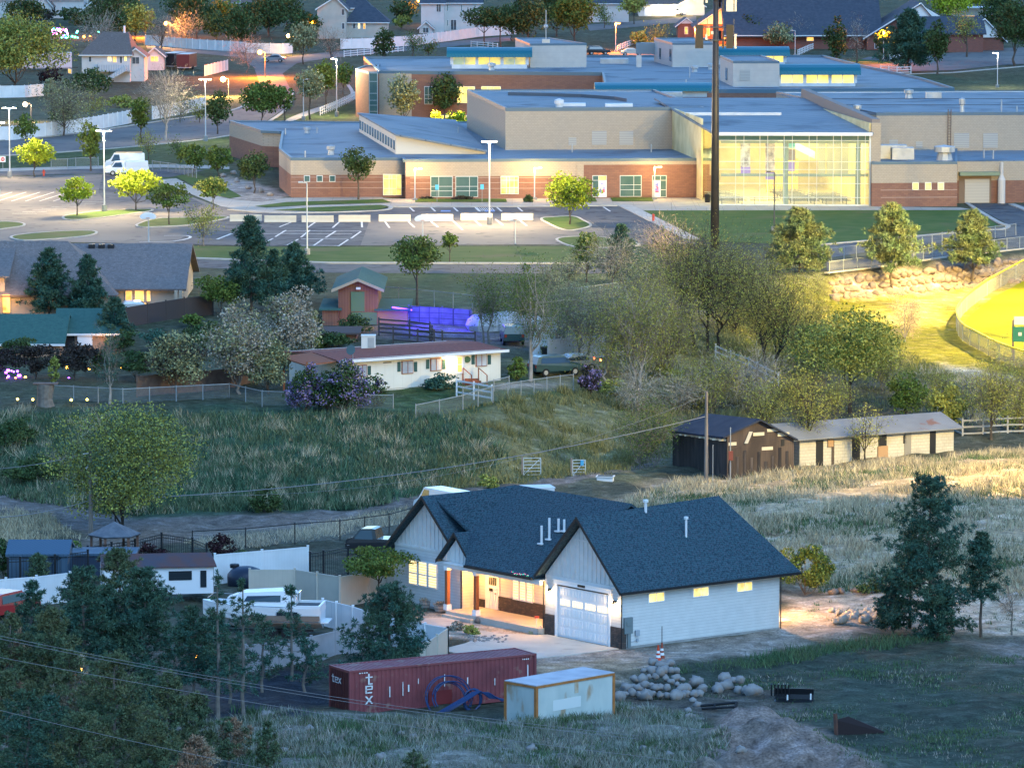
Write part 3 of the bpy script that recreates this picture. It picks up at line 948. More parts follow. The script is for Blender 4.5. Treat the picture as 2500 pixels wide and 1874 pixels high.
mb.cut().box(-.04,.02,2.95,4.55,6.22,6.34).cut().box(.76,.82,20.0,21.2,6.02,6.14)
pieces(mb,"trim_board",M_BATTEN,house)
mb=MB()
mb.box(-.03,GL+.02,-.03,.05,-.3,.15);mb.box(GL-.1,GL+.03,0,GW,-.3,.15)
mb.cut().box(.77,.9,17.2,24.22,-.3,.15).cut().box(-.03,.1,0.06,1.2,-.3,.1).cut().box(-.03,.1,6.4,GW,-.3,.1)
pieces(mb,"foundation",M_FOUND,house)
# roof
mb=MB()
T=.16
E0,E1=-.55,14.0
zr0,zr1=7.78,8.18
mb.slab([(E0,-.5,3.62),(E1,-.5,3.62),(10.9,3.75,zr1),(E0,3.75,zr0)],T)
mb.slab([(E0,8.0,3.62),(E0,3.75,zr0),(10.9,3.75,zr1),(E1,8.0,3.62)],T)
mb.slab([(E1,-.5,3.62),(E1,8.0,3.62),(10.9,3.75,zr1)],T)
UM,ZM=4.1,8.2
mb.slab([(-.62,14.9,3.6),(-.62,7.95,3.6),(UM,4.1,ZM),(UM,15.7,ZM),(1.19,16.8,5.36)],T)
mb.slab([(UM,4.1,ZM),(12.2,4.1,3.2),(12.2,24.5,3.2),(UM,15.7,ZM)],T)
mb.slab([(UM,15.7,ZM),(12.2,24.5,3.2),(1.2,20.6,7.1)],T)
mb.slab([(UM,15.7,ZM),(1.2,20.6,7.15),(1.19,16.8,5.36)],T)
WZ=7.28
mb.slab([(.25,24.75,3.5),(.25,20.6,WZ),(8.2,20.6,WZ),(8.2,24.75,3.5)],T)
mb.slab([(.25,20.6,WZ),(.25,16.45,3.5),(8.2,16.45,3.5),(8.2,20.6,WZ)],T)
PZ_=5.36
mb.slab([(-.1,18.62,3.42),(-.1,16.72,PZ_),(3.6,16.72,PZ_),(3.6,18.62,3.42)],.13)
mb.slab([(-.1,16.72,PZ_),(-.1,14.84,3.42),(3.6,14.84,3.42),(3.6,16.72,PZ_)],.13)
roof=mb.build("roof",M_SHING,house)
mb=MB()  # black fascia, barge boards, gutters, downspouts
def rake(u,w0,z0,w1,z1,th=.20):
    mb.add([(u-.035,w0,z0-th),(u-.035,w1,z1-th),(u-.035,w1,z1+.03),(u-.035,w0,z0+.03),(u+.012,w0,z0-th),(u+.012,w1,z1-th),(u+.012,w1,z1+.03),(u+.012,w0,z0+.03)],
           [(0,1,2,3),(7,6,5,4),(0,4,5,1),(2,6,7,3),(1,5,6,2),(3,7,4,0)])
rake(E0,-.52,3.6,3.75,zr0);rake(E0,8.02,3.6,3.75,zr0)
rake(.25,24.77,3.48,20.6,WZ);rake(.25,16.43,3.48,20.6,WZ)
rake(-.1,18.64,3.4,16.72,PZ_,.17);rake(-.1,14.82,3.4,16.72,PZ_,.17)
mb.box(E0,E1,-.62,-.5,3.44,3.58)
mb.box(-.74,-.62,8.0,14.9,3.40,3.56)
mb.box(.25,8.0,24.75,24.86,3.34,3.48)
for (u,w_) in ((-.09,-.09),(GL+.04,-.09),(-.1,GW+.06),(.72,17.04)):
    mb.tube([(u,w_,.05),(u,w_,3.3),(u-.2,w_-.15 if w_<0 else w_,3.45)],.05,4)
mb.build("black_trim",M_BLACK,house)
# garage door
gd=MB();gd.box(.06,.13,1.25,6.3,.04,3.18)
for r_ in range(5):
    z0=.1+r_*.615
    for c_ in range(4):
        if r_==3: continue
        w0=1.36+c_*1.235
        for j in range(4):
            ww=w0+.05+j*.275
            gd.box(.03,.062,ww,ww+.2,z0+.08,z0+.53)
gdo=gd.build("garage_door",M_DOORW,house)
mb=MB()
for c_ in range(4):
    w0=1.42+c_*1.235
    mb.cut().box(.035,.058,w0,w0+.98,2.04,2.40)
pieces(mb,"window_light",M_GLOW,gdo)
mb=MB()
for c_ in range(4):
    w0=1.42+c_*1.235;mb.cut()
    for j in range(5):mb.box(.022,.034,w0+j*.235,w0+j*.235+.04,2.02,2.42)
pieces(mb,"muntin",M_DOORW,gdo)
mb=MB()
mb.box(-.05,.05,1.05,1.24,0.02,3.3);mb.box(-.05,.05,6.31,6.5,.02,3.3);mb.box(-.07,.05,.95,6.6,3.3,3.56);mb.box(-.12,.02,.9,6.65,3.56,3.61)
mb.build("door_casing",M_DOORW,house)
mb=MB();mb.box(-.1,-.07,3.5,4.2,3.38,3.52)
mb.build("house_number_plate",M_BLACK,house)
mb=MB()
mb.box(-.06,0,-.04,1.04,.0,1.32).box(-.055,.3,-.07,-.03,0,1.315).cut().box(-.06,0,6.52,GW+.04,0,1.32)
mb.cut().box(2.12,2.2,GW,15.0,.4,1.3).cut().box(2.12,2.2,16.4,17.0,.4,.9)
pieces(mb,"stone_wainscot",M_STONE,house)
# porch
mb=MB();mb.box(-.55,2.2,GW+.02,17.0,-.1,.4);mb.box(-.95,-.55,13.9,16.9,-.1,.2)
mb.build("porch_slab",M_SLAB,house)
mb=MB();mb.box(-.5,2.2,GW,17.4,3.36,3.42);mb.box(-.45,-.2,GW,17.4,3.12,3.36)
mb.build("porch_soffit",M_WHITEP,house)
for w_ in (14.15,17.15):
    mb=MB();mb.box(-.41,-.17,w_-.12,w_+.12,.75,2.95)
    po=mb.build("porch_post",M_CEDAR,house)
    mb=MB();mb.box(-.48,-.10,w_-.19,w_+.19,.4,.76).cut().box(-.46,-.12,w_-.17,w_+.17,2.94,3.2)
    pieces(mb,"post_collar",M_DOORW,po)
mb=MB();mb.box(2.10,2.17,15.05,16.05,.42,2.55)
for k in range(3):mb.box(2.06,2.1,15.2+k*.27,15.35+k*.27,.55,1.5)
mb.box(2.06,2.1,15.15,15.95,1.7,1.78)
fd=mb.build("front_door",M_DOORW,house)
mb=MB()
for k in range(4):mb.box(2.07,2.095,15.16+k*.2,15.3+k*.2,1.95,2.45)
mb.build("door_pane",M_GLASSD,fd)
mb=MB();mb.box(2.04,2.06,15.5,15.85,1.55,1.75)
mb.build("door_plaque",M_BLACK,fd)
mb=MB();mb.ball((2.05,15.2,1.45),.05,6)
mb.build("door_handle",M_BLACK,fd)
mb=MB();mb.box(2.12,2.2,14.9,15.05,.4,2.7);mb.box(2.12,2.2,16.05,16.35,.4,2.7);mb.box(2.11,2.2,14.9,16.35,2.55,2.75)
mb.build("door_frame",M_DOORW,house)
for w_ in (11.75,12.45,13.15):
    mb=MB();mb.box(2.10,2.2,w_-.33,w_+.33,1.28,2.9)
    f=mb.build("window_frame",M_DOORW,house)
    mb=MB();mb.box(2.07,2.1,w_-.22,w_+.22,1.4,2.78)
    mb.build("pane",M_GLOWB,f)
for k in range(3):  # triple window of the gabled wing
    w_=22.15-k*1.05
    mb=MB();mb.box(.72,.8,w_-.48,w_+.48,1.3,2.98);mb.box(.69,.72,w_-.36,w_+.36,2.06,2.14)
    f=mb.build("window",M_DOORW,house)
    mb=MB();mb.box(.695,.72,w_-.38,w_+.38,1.40,2.06);mb.box(.695,.72,w_-.38,w_+.38,2.14,2.88)
    mb.build("pane",M_GLOWB,f)
for u0 in (2.1,5.65,9.2):
    mb=MB();mb.box(u0-.06,u0+1.28,-.045,0,2.66,3.3);f=mb.build("window",M_DOORW,house)
    mb=MB();mb.box(u0+.03,u0+.58,-.06,-.045,2.73,3.22);mb.box(u0+.64,u0+1.19,-.06,-.045,2.73,3.22)
    mb.build("pane",M_GLOWS,f)
mb=MB()
for (u,w_,zb,hh,r_) in ((6.67,1.9,6.1,1.15,.075),(4.74,3.5,7.4,.9,.09)):
    mb.cut().tube([(u,w_,zb),(u,w_,zb+hh)],r_,8);mb.tube([(u,w_,zb+hh),(u,w_,zb+hh+.16)],r_*1.9,8)
for (u,w_,zb,hh) in ((1.2,9.4,5.3,1.2),(1.5,9.0,5.6,1.4),(2.0,8.7,6.1,.85),(2.05,8.2,6.15,.8)):
    mb.cut().tube([(u,w_,zb),(u,w_,zb+hh)],.075,8);mb.box(u-.2,u+.2,w_-.2,w_+.2,zb+.02,zb+.1)
pieces(mb,"vent_pipe",M_PVC,house)
mb=MB();mb.box(.1,.75,-.16,-.03,.95,1.95);mb.box(.25,.6,-.2,-.16,1.45,1.7);mb.box(.38,.62,-.12,-.03,.1,.95)
mb.build("electric_meter_box",M_METERG,house)
mb=MB();mb.box(1.0,1.32,-.14,-.03,.75,1.1);mb.box(1.1,1.26,-.1,-.03,.4,.58);mb.tube([(.55,-.07,.45),(.8,-.08,.42),(1.1,-.07,.5)],.012,4)
mb.build("utility_box",mat("pale_utility_box",(.33,.36,.4),.5),house)
# lamps of the house
for (w_,z_) in ((7.0,2.75),(.62,2.75)):
    mb=MB();mb.box(-.16,0,w_-.06,w_+.06,z_+.1,z_+.2);mb.tube([(-.16,w_,z_+.1),(-.16,w_,z_+.02)],[.05,.10],8)
    l=mb.build("wall_lamp",M_BLACK,house)
    mb=MB();mb.ball((-.16,w_,z_-.06),.055,8);mb.build("bulb",M_BULB,l)
    lamp("wall_lamp_light",hp(-.22,w_,z_-.08),105,(1,.66,.30),size=.06)
for w_ in (9.2,15.8):
    lamp("porch_light",hp(.9,w_,3.2),190,(1,.43,.085),size=.12)
    mb=MB();mb.tube([(.9,w_,3.36),(.9,w_,3.3)],.1,10);mb.build("ceiling_lamp",M_BULB,house)
lamp("back_yard_light",hp(14.4,5.5,3.3),2600,(1,.55,.17),size=.12)
mb=MB();mb.ball((12.85,5.5,3.2),.07,8);mb.box(12.7,12.9,5.44,5.56,3.26,3.32);mb.build("back_lamp",M_BULB,house)
# string of coloured bulbs left on the gutter
for nm,c,o_ in (("green_string_bulb",(.05,.9,.5),0),("red_string_bulb",(1,.1,.25),.12)):
    mb=MB()
    for k in range(9):mb.ball((-.70+random.uniform(-.05,.05),8.3+k*.19+o_,3.62+random.uniform(-.03,.1)),.028,5)
    mb.build(nm,mat(nm,c,.4,emit=c,es=1.2),house)
# driveway, walk
def hsheet(pts,name,m,z):
    mb=MB();mb.prism([(p[0],p[1]) for p in pts],z-.25,z)
    o=mb.build(name,m, None);o.location=HC;o.rotation_euler=(0,0,HA); return structure(o)
hsheet([(-.07,.2),(-.07,7.2),(-.6,7.35),(-2.2,9.4),(-2.8,13.2),(-.98,15.0),(-.98,16.6),(-2.6,17.4),(-4.1,15.0),(-3.9,9.0),(-6.2,7.6),(-9.0,6.6),(-8.4,.9),(-4.0,.2)],"driveway",M_SLAB,.05)
hsheet([(12.8,-.2),(15.4,-.2),(16.2,7),(12.8,7)],"patio",M_SLAB,.05)
# ------------------------------------------------------------------ facade helpers
def onwall(A,B,px,py):
    d=ray(px,py);A=np.asarray(A,float);t=np.asarray(B,float)-A;t[2]=0
    n=np.array([-t[1],t[0],0]);k=(n@(A-np.array([0,0,H])))/(n@d)
    return np.array([0,0,H])+d*k
def wbox(mb,A,B,rect,out=.06,inn=0.0,mi=0):
    """box on the wall A-B (ground points, seen left to right) covering the photo rectangle (x0, top, x1, bottom)"""
    x0,y0,x1,y1=rect
    a=onwall(A,B,x0,(y0+y1)/2);b=onwall(A,B,x1,(y0+y1)/2)
    c=(a+b)/2;pm=(x0+x1)/2
    zt=onwall(A,B,pm,y0)[2];zb=onwall(A,B,pm,y1)[2]
    t=b-a;t[2]=0;t/=np.linalg.norm(t);n=np.array([t[1],-t[0],0])
    if n[1]>0 and abs(n[1])>.05:n=-n
    vs=[]
    for z in (zb,zt):
        for p,o in ((a,out),(b,out),(b,-inn),(a,-inn)):
            q=p+n*o;vs.append((q[0],q[1],z))
    return mb.add(vs,[(0,3,2,1),(4,5,6,7),(0,1,5,4),(1,2,6,5),(2,3,7,6),(3,0,4,7)],mi)
def wpart(name,m,parent,A,B,rect,out=.06,inn=0.0):
    mb=MB();wbox(mb,A,B,rect,out,inn); return mb.build(name,m,parent,world=True)
def window(parent,A,B,rect,frame,pane,f=1.2,out=.08,mull=(),trans=(),name="window",mw=None):
    w_=wpart(name,frame,parent,A,B,rect,out)
    x0,y0,x1,y1=rect
    mb=MB();wbox(mb,A,B,(x0+f,y0+f,x1-f,y1-f),out+.03,-out)
    mb.build("pane",pane,w_,world=False) if False else None
    q=mb.build("pane",pane, None);_reparent(q,w_,parent)
    if mull or trans:
        mb=MB();mw=mw or f*.7
        for x in mull:wbox(mb,A,B,(x-mw/2,y0+f,x+mw/2,y1-f),out+.06,-out)
        for y in trans:wbox(mb,A,B,(x0+f,y-mw/2,x1-f,y+mw/2),out+.065,-out)
        q=mb.build("muntin",frame, None);_reparent(q,w_,parent)
    return w_
def _reparent(q,part,root):
    """a piece made in place becomes a sub-part of a part of root"""
    o=root.location;M=Matrix.Rotation(-root.rotation_euler[2],3,'Z')
    for v in q.data.vertices:v.co=M@(v.co-o)
    q.parent=part
def rprism(mb,pts,z0,z1,mi=0):
    """walls of a block: corners given in plan, ordered any way round"""
    P=[(p[0],p[1]) for p in pts]
    ar=sum(P[i][0]*P[(i+1)%len(P)][1]-P[(i+1)%len(P)][0]*P[i][1] for i in range(len(P)))
    if ar<0:P=P[::-1]
    return mb.prism(P,z0,z1,mi)
def parapet(mb,pts,z,h=.35,t=.3):
    n=len(pts)
    cx=sum(p[0] for p in pts)/n;cy=sum(p[1] for p in pts)/n
    for i in range(n):
        a,b=Vector(pts[i][:2]),Vector(pts[(i+1)%n][:2]);d=(b-a)
        if d.length<.3: continue
        d.normalize();q=Vector((-d.y,d.x))
        if q.dot(Vector((cx,cy))-(a+b)/2)<0:q=-q
        e=random.uniform(0,.003)
        o=-q*.02
        mb.add([tuple(a+o)+(z-.2,),tuple(b+o)+(z-.2,),tuple(b+q*t)+(z-.2,),tuple(a+q*t)+(z-.2,),tuple(a+o)+(z+h+e,),tuple(b+o)+(z+h+e,),tuple(b+q*t)+(z+h+e,),tuple(a+q*t)+(z+h+e,)],
               [(0,3,2,1),(4,5,6,7),(0,1,5,4),(1,2,6,5),(2,3,7,6),(3,0,4,7)])

# ------------------------------------------------------------------ the school
M_BLOCK=mat("tan_concrete_block",(.42,.345,.27),.9,brick=(.4,.2,(.44,.36,.28),(.40,.33,.26),(.33,.27,.21)))
M_BLOCKG=mat("pale_block",(.50,.46,.42),.9,(.46,.42,.39),1.0,lines=[('z',.8,.04,(.42,.39,.36))])
M_BRICK=mat("red_school_brick",(.25,.125,.09),.9,brick=(.6,.2,(.27,.135,.095),(.22,.11,.082),(.17,.10,.08)),lines=None)
M_STRIPE=mat("pale_brick_course",(.40,.30,.25),.9)
M_MEMB=mat("roof_membrane",(.165,.20,.235),.75,(.21,.24,.265),.12,lines=[('h',3.1,.06,(.085,.115,.15))],stain=((.10,.125,.155),.16,.54,.66))
M_CAP=mat("parapet_cap",(.10,.155,.20),.5,metal=.0)
M_PWHITE=mat("parapet_flashing",(.66,.67,.69),.5,(.55,.57,.6),.7)
M_TEAL=mat("teal_standing_seam",(.012,.13,.17),.45,lines=[('h',.5,.12,(.008,.085,.115))])
M_GREENF=mat("green_steel",(.20,.25,.17),.5)
M_ALU=mat("aluminium_frame",(.62,.64,.64),.4)
M_GLASSG=mat("green_glass",(.05,.115,.115),.12,(.085,.15,.14),.5,spec=.7)
M_GLOWY=mat("lit_school_window",(1.0,.74,.20),.6,(.55,.40,.09),.7,emit=(1.0,.72,.20),es=1.35,thr=(.3,.7))
M_GLOWD=mat("lit_school_doorway",(1.0,.72,.20),.6,(.50,.33,.07),.9,emit=(1.0,.72,.22),es=1.3)
M_LOUV=mat("louvre_metal",(.42,.40,.37),.6,lines=[('z',.22,.4,(.30,.29,.28))])
M_CLEAR=mat("clear_glazing",(.75,.85,.8),.05,alpha=.10,spec=.5)
Zg=6.0
P0=PZ(710,482,Zg)
zl=zat(P0,388)  # low roof
school=thing("school_building","sprawling brick and tan block school with flat roofs and a tall glass cafeteria","school",(P0[0],P0[1],Zg))
def rp(px,py,z): return PZ(px,py,z)
ZB=zat(P0,427)  # top of the brick on the low wing
low=[rp(*q,zl) for q in [(710,388),(988,388),(990,392),(1738,389),(1738,300),(885,300),(560,297),(640,321),(688,323),(681,365)]]
mb=MB();rprism(mb,low,Zg-.3,ZB);mb.build("brick_base",M_BRICK,school,world=True)
mb=MB();rprism(mb,low,ZB,zl-.15);mb.build("block_wall",M_BLOCK,school,world=True)
mb=MB();rprism(mb,low,zl-.15,zl);mb.build("roof",M_MEMB,school,world=True)
mb=MB();parapet(mb,low,zl,.16);mb.build("parapet",M_CAP,school,world=True)
A1,B1=P0,rp(988,388,zl);B1[2]=Zg
A2,B2=rp(990,392,zl),rp(1738,389,zl)
mb=MB()
for y in (432,444,458):
    wbox(mb,A1,B1,(711,y,987,y+1.3),.02);wbox(mb,A2,B2,(1001,y+1,1600,y+2.3),.02)
mb.build("pale_course",M_STRIPE,school,world=True)
wpart("brick_panel",M_BRICK,school,A2,B2,(1425,402,1732,478),.12)
wpart("tan_pier",M_BLOCK,school,A2,B2,(1408,402,1425,479),.10)
for (x0,x1) in ((742,757),(773,788),(804,819)):
    window(school,A1,B1,(x0,428,x1,444),M_ALU,M_GLASSG,1.6)
window(school,A1,B1,(935,425,981,477),M_ALU,M_GLOWD,1.5,.1,(950,957,968),(436,460),"entrance_door")
window(school,A2,B2,(1222,430,1266,474),M_ALU,M_GLOWD,1.5,.1,(1236,1244,1255),(440,458),"entrance_door")
window(school,A2,B2,(1051,430,1105,481),M_ALU,M_GLASSG,1.4,.1,(1071,),(455,466))
window(school,A2,B2,(1112,430,1167,481),M_ALU,M_GLASSG,1.4,.1,(1146,),(455,466))
window(school,A2,B2,(1513,428,1566,480),M_ALU,M_GLASSG,1.4,.16,(1547,),(451,463))
M_ART=mat("pasted_artwork",(.75,.7,.6),.7,(.15,.2,.6),1.6,thr=(.45,.55),stain=((.7,.12,.2),1.9,.55,.6))
for (x0,x1,d0,d1) in ((1446,1481,1461,1480),(1592,1627,1595,1612)):
    window(school,A2,B2,(x0,428,x1,481),M_ALU,M_GLASSG,1.4,.16,(d0 if d0>x0+5 else d1,),(440,463))
    dd=wpart("door",mat("white_door",(.78,.78,.78),.5),school,A2,B2,(d0,441,d1,481),.26)
    q=MB();wbox(q,A2,B2,(d0+4,447,d1-4,470),.29,-.25);o=q.build("door_art",M_ART, None);_reparent(o,dd,school)
    q=MB();wbox(q,A2,B2,(d0+1,430,d1-1,439),.24,-.2);o=q.build("transom_light",M_GLOWD if d0<1500 else M_GLASSG, None);_reparent(o,dd,school)
# wedge clerestory
Cw=[rp(*q,zl) for q in [(966,376),(1185,376),(1110,302),(877,322)]]
mb=MB();hts=[2.3,.25,.25,2.3]
mb.add([(p[0],p[1],zl) for p in Cw]+[(p[0],p[1],zl+h_) for p,h_ in zip(Cw,hts)],[(3,2,1,0),(0,1,5,4),(1,2,6,5),(2,3,7,6),(3,0,4,7)])
mb.build("clerestory_wall",mat("cream_panel",(.62,.56,.48),.7),school,world=True)
mb=MB();mb.slab([tuple(Vector((p[0],p[1],zl+h_+.22))+(Vector((p[0],p[1],0))-Vector((sum(c[0] for c in Cw)/4,sum(c[1] for c in Cw)/4,0)))*.03) for p,h_ in zip(Cw,hts)],.2)
mb.build("clerestory_roof",M_MEMB,school,world=True)
A_,B_=Cw[3],Cw[0];mb=MB();n=14
for i in range(n):
    a=A_+(B_-A_)*((i+.2)/n);b=A_+(B_-A_)*((i+.75)/n)
    t=(b-a);t/=np.linalg.norm(t);nn=np.array([-abs(t[1]),t[0]*-1 if t[0]>0 else t[0],0]);nn=np.array([t[1],-t[0],0]);nn=nn if nn[0]<0 else -nn
    for z0,z1 in ((.45,1.6),):
        mb.cut();vs=[(p[0],p[1],zl+z) for z in (z0,z1) for p in (a+nn*.06,b+nn*.06,b,a)]
        mb.add(vs,[(0,1,2,3),(7,6,5,4),(0,4,5,1),(1,5,6,2),(2,6,7,3),(3,7,4,0)])
for i,q in enumerate(mb.c): pass
pieces(mb,"clerestory_window",M_GLASSG,school,world=True)
# gymnasium
Pg=rp(1234,366,zl);zgm=zat(Pg,268)
gym=[rp(*q,zgm) for q in [(1234,268),(1720,266),(1597,223),(1140,223)]]
mb=MB();rprism(mb,gym,zl-.5,zgm-.15);mb.build("gym_wall",M_BLOCK,school,world=True)
mb=MB();rprism(mb,gym,zgm-.15,zgm);mb.build("gym_roof",M_MEMB,school,world=True)
mb=MB();parapet(mb,gym,zgm,.25);mb.build("gym_parapet",M_CAP,school,world=True)
mb=MB();wbox(mb,gym[3],gym[2],(1142,222,1596,229),.34,-.31);mb.build("roof_flashing",M_PWHITE,school,world=True)
mb=MB();wbox(mb,Pg,rp(1738,361,zl),(1236,363.5,1730,367),.25,0);mb.build("roof_flashing",M_PWHITE,school,world=True)
Ag,Bg=gym[0],gym[1]
for r_ in ((1388,336,1407,355),(1445,320,1481,354),(1512,320,1546,354),(1640,320,1675,354)):
    wpart("louvre",M_LOUV,school,Ag,Bg,r_,.06)
mb=MB()
for (x,y,w_,d_,h_) in ((1365,262,1.0,1.0,.9),):
    p=rp(x,y,zgm);mb.lathe(p[0],p[1],[(.45,zgm),(.45,zgm+.4),(.62,zgm+.45),(.62,zgm+.9),(.1,zgm+1.1)],10)
for (x0,x1,y) in ((1372,1430,260),(1478,1545,261)):
    a,b=rp(x0,y,zgm),rp(x1,y,zgm);mb.cut().box(a[0],b[0],a[1],a[1]+2.2,zgm,zgm+.35)
pieces(mb,"roof_skylight",M_PWHITE,school,world=True)
crv=[(1240,233),(1330,235),(1420,238),(1500,244),(1530,249)]
mb=MB()
for i in range(4):
    a,b=rp(*crv[i],zgm),rp(*crv[i+1],zgm);mb.add([a,b,b+np.array([0,.25,0]),a+np.array([0,.25,0])]+[p+np.array([0,k,.42]) for p,k in ((a,0),(b,0),(b,.25),(a,.25))],[(0,1,5,4),(4,5,6,7),(1,2,6,5),(2,3,7,6),(3,0,4,7)])
mb.build("roof_curb",mat("dark_roof_curb",(.09,.11,.14),.7),school,world=True)
# glass cafeteria
Pa,Pb=rp(1748,502,Zg),rp(2126,503,Zg)
za=zat(Pa,331);zf=zat(Pa,322)
e1=(Pb-Pa)/np.linalg.norm(Pb-Pa);e2=np.array([-e1[1],e1[0],0]);e2=np.array([-math.sin(R(6.5)),math.cos(R(6.5)),0])
WA=np.linalg.norm(Pb-Pa);DA=34.0
def at2(u,v,z): return Pa+e1*u+e2*v+np.array([0,0,z-Zg])
mb=MB()
mb.add([at2(0,0,Zg+.04),at2(WA,0,Zg+.04),at2(WA,DA,Zg+.04),at2(0,DA,Zg+.04)],[(0,1,2,3)])
mb.build("cafeteria_floor",mat("polished_floor",(.62,.55,.40),.35,(.55,.48,.33),.3),school,world=True)
M_INW=mat("cafeteria_wall",(.74,.64,.36),.8,(.56,.46,.24),.4)
mb=MB()
def wall2(u0,v0,u1,v1,z0,z1,t=.2):
    a,b=at2(u0,v0,z0),at2(u1,v1,z0);d=(b-a);d/=np.linalg.norm(d);q=np.array([-d[1],d[0],0])*t
    mb.add([a,b,b+q,a+q]+[p+np.array([0,0,z1-z0]) for p in (a,b,b+q,a+q)],[(0,3,2,1),(4,5,6,7),(0,1,5,4),(1,2,6,5),(2,3,7,6),(3,0,4,7)])
wall2(0,DA,WA,DA,Zg,za+1.5);wall2(-.2,9,-.2,DA,Zg,za+1.5);wall2(WA,0.3,WA,DA,Zg,za+1.5)
wall2(WA*.52,20,WA,20,Zg+4.2,za)
mb.build("cafeteria_wall",M_INW,school,world=True)
mb=MB();mb.add([at2(0,.3,za+.1),at2(WA,.3,za+.1),at2(WA,DA,za+1.4),at2(0,DA,za+1.4)],[(0,1,2,3)]);mb.build("cafeteria_ceiling",mat("cafeteria_ceiling",(.75,.68,.5),.8),school,world=True)
mb=MB()
for u in (3.2,8.4,13.6):
    for v in (4,11,18,25):
        a=at2(u,v,za-.05+v*.035)
        mb.cut().box(a[0]-.9,a[0]+.9,a[1]-.35,a[1]+.35,a[2]-.1,a[2])
pieces(mb,"light_panel",mat("ceiling_light_panel",(1,.95,.8),.5,emit=(1,.86,.50),es=6),school,world=True)
for u in (3.5,9,14.5):
    for v in (5,14,24):
        lamp("cafeteria_light",at2(u,v,za-.6),620,(1,.88,.32),size=.8)
mb=MB()
for px in (1922,2099):
    a=onwall(Pa,Pb,px,420);a=a+e2*1.2
    mb.cut().tube([(a[0],a[1],Zg),(a[0],a[1],za)],.34,12)
pieces(mb,"green_column",M_GREENF,school,world=True)
mb=MB();wbox(mb,Pa+e2*.8,Pb+e2*.8,(1760,424,2124,431),.15,.15);mb.cut();wbox(mb,Pa+e2*.8,Pb+e2*.8,(1760,344,2124,350),.15,.15)
pieces(mb,"green_beam",M_GREENF,school,world=True)
# stair and slanted gallery behind the glass
mb=MB()
def qbox(a,b,dz,t):mb.add([a,b,b+e2*t,a+e2*t]+[p+np.array([0,0,dz]) for p in (a,b,b+e2*t,a+e2*t)],[(0,3,2,1),(4,5,6,7),(0,1,5,4),(1,2,6,5),(2,3,7,6),(3,0,4,7)])
qbox(at2(WA*.5,15,Zg+7.2),at2(WA*.78,15,Zg+4.6),.9,.3)
mb.build("stair_wall",mat("white_stair_wall",(.85,.82,.72),.7),school,world=True)
mb=MB()
for i,u in enumerate((WA*.775,WA*.825,WA*.87,WA*.915)):
    mb.cut();qbox(at2(u,12-i*.5,Zg+3.0),at2(u+.8,12-i*.5,Zg+3.0),4.6,.2)
cols=[(.25,.3,.3),(.33,.24,.2),(.36,.30,.2),(.28,.33,.32)]
for i,q in enumerate(pieces(mb,"hanging_panel",mat("grey_panel",(.30,.31,.29),.8),school,world=True)): pass
for (u,z0,z1,c,v) in ((3.35,4.4,7.3,0,3),(6.3,3.9,7.6,1,3),(8.6,3.9,5.0,2,3),(8.75,5.2,6.5,3,3.1),(8.7,6.6,7.3,4,3),(6.3,2.9,3.8,2,2.8),(3.35,3.5,4.4,2,2.8)):
    mb=MB();qbox(at2(u,v,Zg+z0),at2(u+1.15,v,Zg+z0),z1-z0,.06)
    mb.build("banner",mat("banner_%s"%"white photo purple dark cyan".split()[c],[(.8,.78,.7),(.75,.6,.5),(.32,.2,.62),(.2,.12,.1),(.15,.5,.6)][c],.7,(.25,.2,.18) if c in (0,1,3) else None,1.6),school,world=True)
mb=MB()
for v,n_ in ((26,0),):
    for i in range(9):qbox(at2(WA*.50+i*.45,19.8,Zg+.2),at2(WA*.50+i*.45+.3,19.8,Zg+.2),4.2,.1)
mb.build("slatted_screen",mat("yellow_screen",(.75,.52,.12),.6),school,world=True)
# curtain wall
mb=MB()
for px in (1796,1816,1855,1874,1914,1934,1975,1994,2034,2054,2094,2112):wbox(mb,Pa,Pb,(px-.55,331,px+.55,500),.08,.06)
for y in (343,360,395,414,448,482):wbox(mb,Pa,Pb,(1750,y-.5,2124,y+.5),.075,.05)
wbox(mb,Pa,Pb,(1748,331,1752,502),.1,.1);wbox(mb,Pa,Pb,(2122,331,2126,502),.1,.1);wbox(mb,Pa,Pb,(1748,499,2126,504),.12,.1)
mb.build("mullion",M_ALU,school,world=True)
mb=MB();wbox(mb,Pa,Pb,(1752,344,2122,499),-.005,.02);mb.build("glass_wall",M_CLEAR,school,world=True)
mb=MB();wbox(mb,Pa,Pb,(1752,331,2122,342.5),.005,.03);mb.build("tinted_glass_band",M_GLASSG,school,world=True)
mb=MB()
a,b=at2(-.05,.1,Zg),at2(-.05,8.8,Zg)
mb.add([a,b,b+np.array([0,0,za-Zg]),a+np.array([0,0,za-Zg])],[(0,1,2,3)]);mb.build("side_glass",M_CLEAR,school,world=True)
mb=MB();wbox(mb,Pa,Pb,(1742,323,2130,331),.5,.3);mb.build("fascia",mat("white_fascia",(.72,.73,.78),.4),school,world=True)
rf=[at2(-.6,-.4,zf),at2(WA+.2,-.4,zf),at2(WA+.2,48,zf+1.6),at2(-.6,48,zf+1.6)]
mb=MB();mb.slab([tuple(p) for p in rf],.25);mb.build("cafeteria_roof",M_MEMB,school,world=True)
a=at2(-.5,22,zf+.75);b=at2(WA*.62,22,zf+.75);mb=MB();mb.box(a[0],b[0],a[1],a[1]+.25,a[2]-.1,a[2]+.35);mb.build("roof_flashing",M_PWHITE,school,world=True)
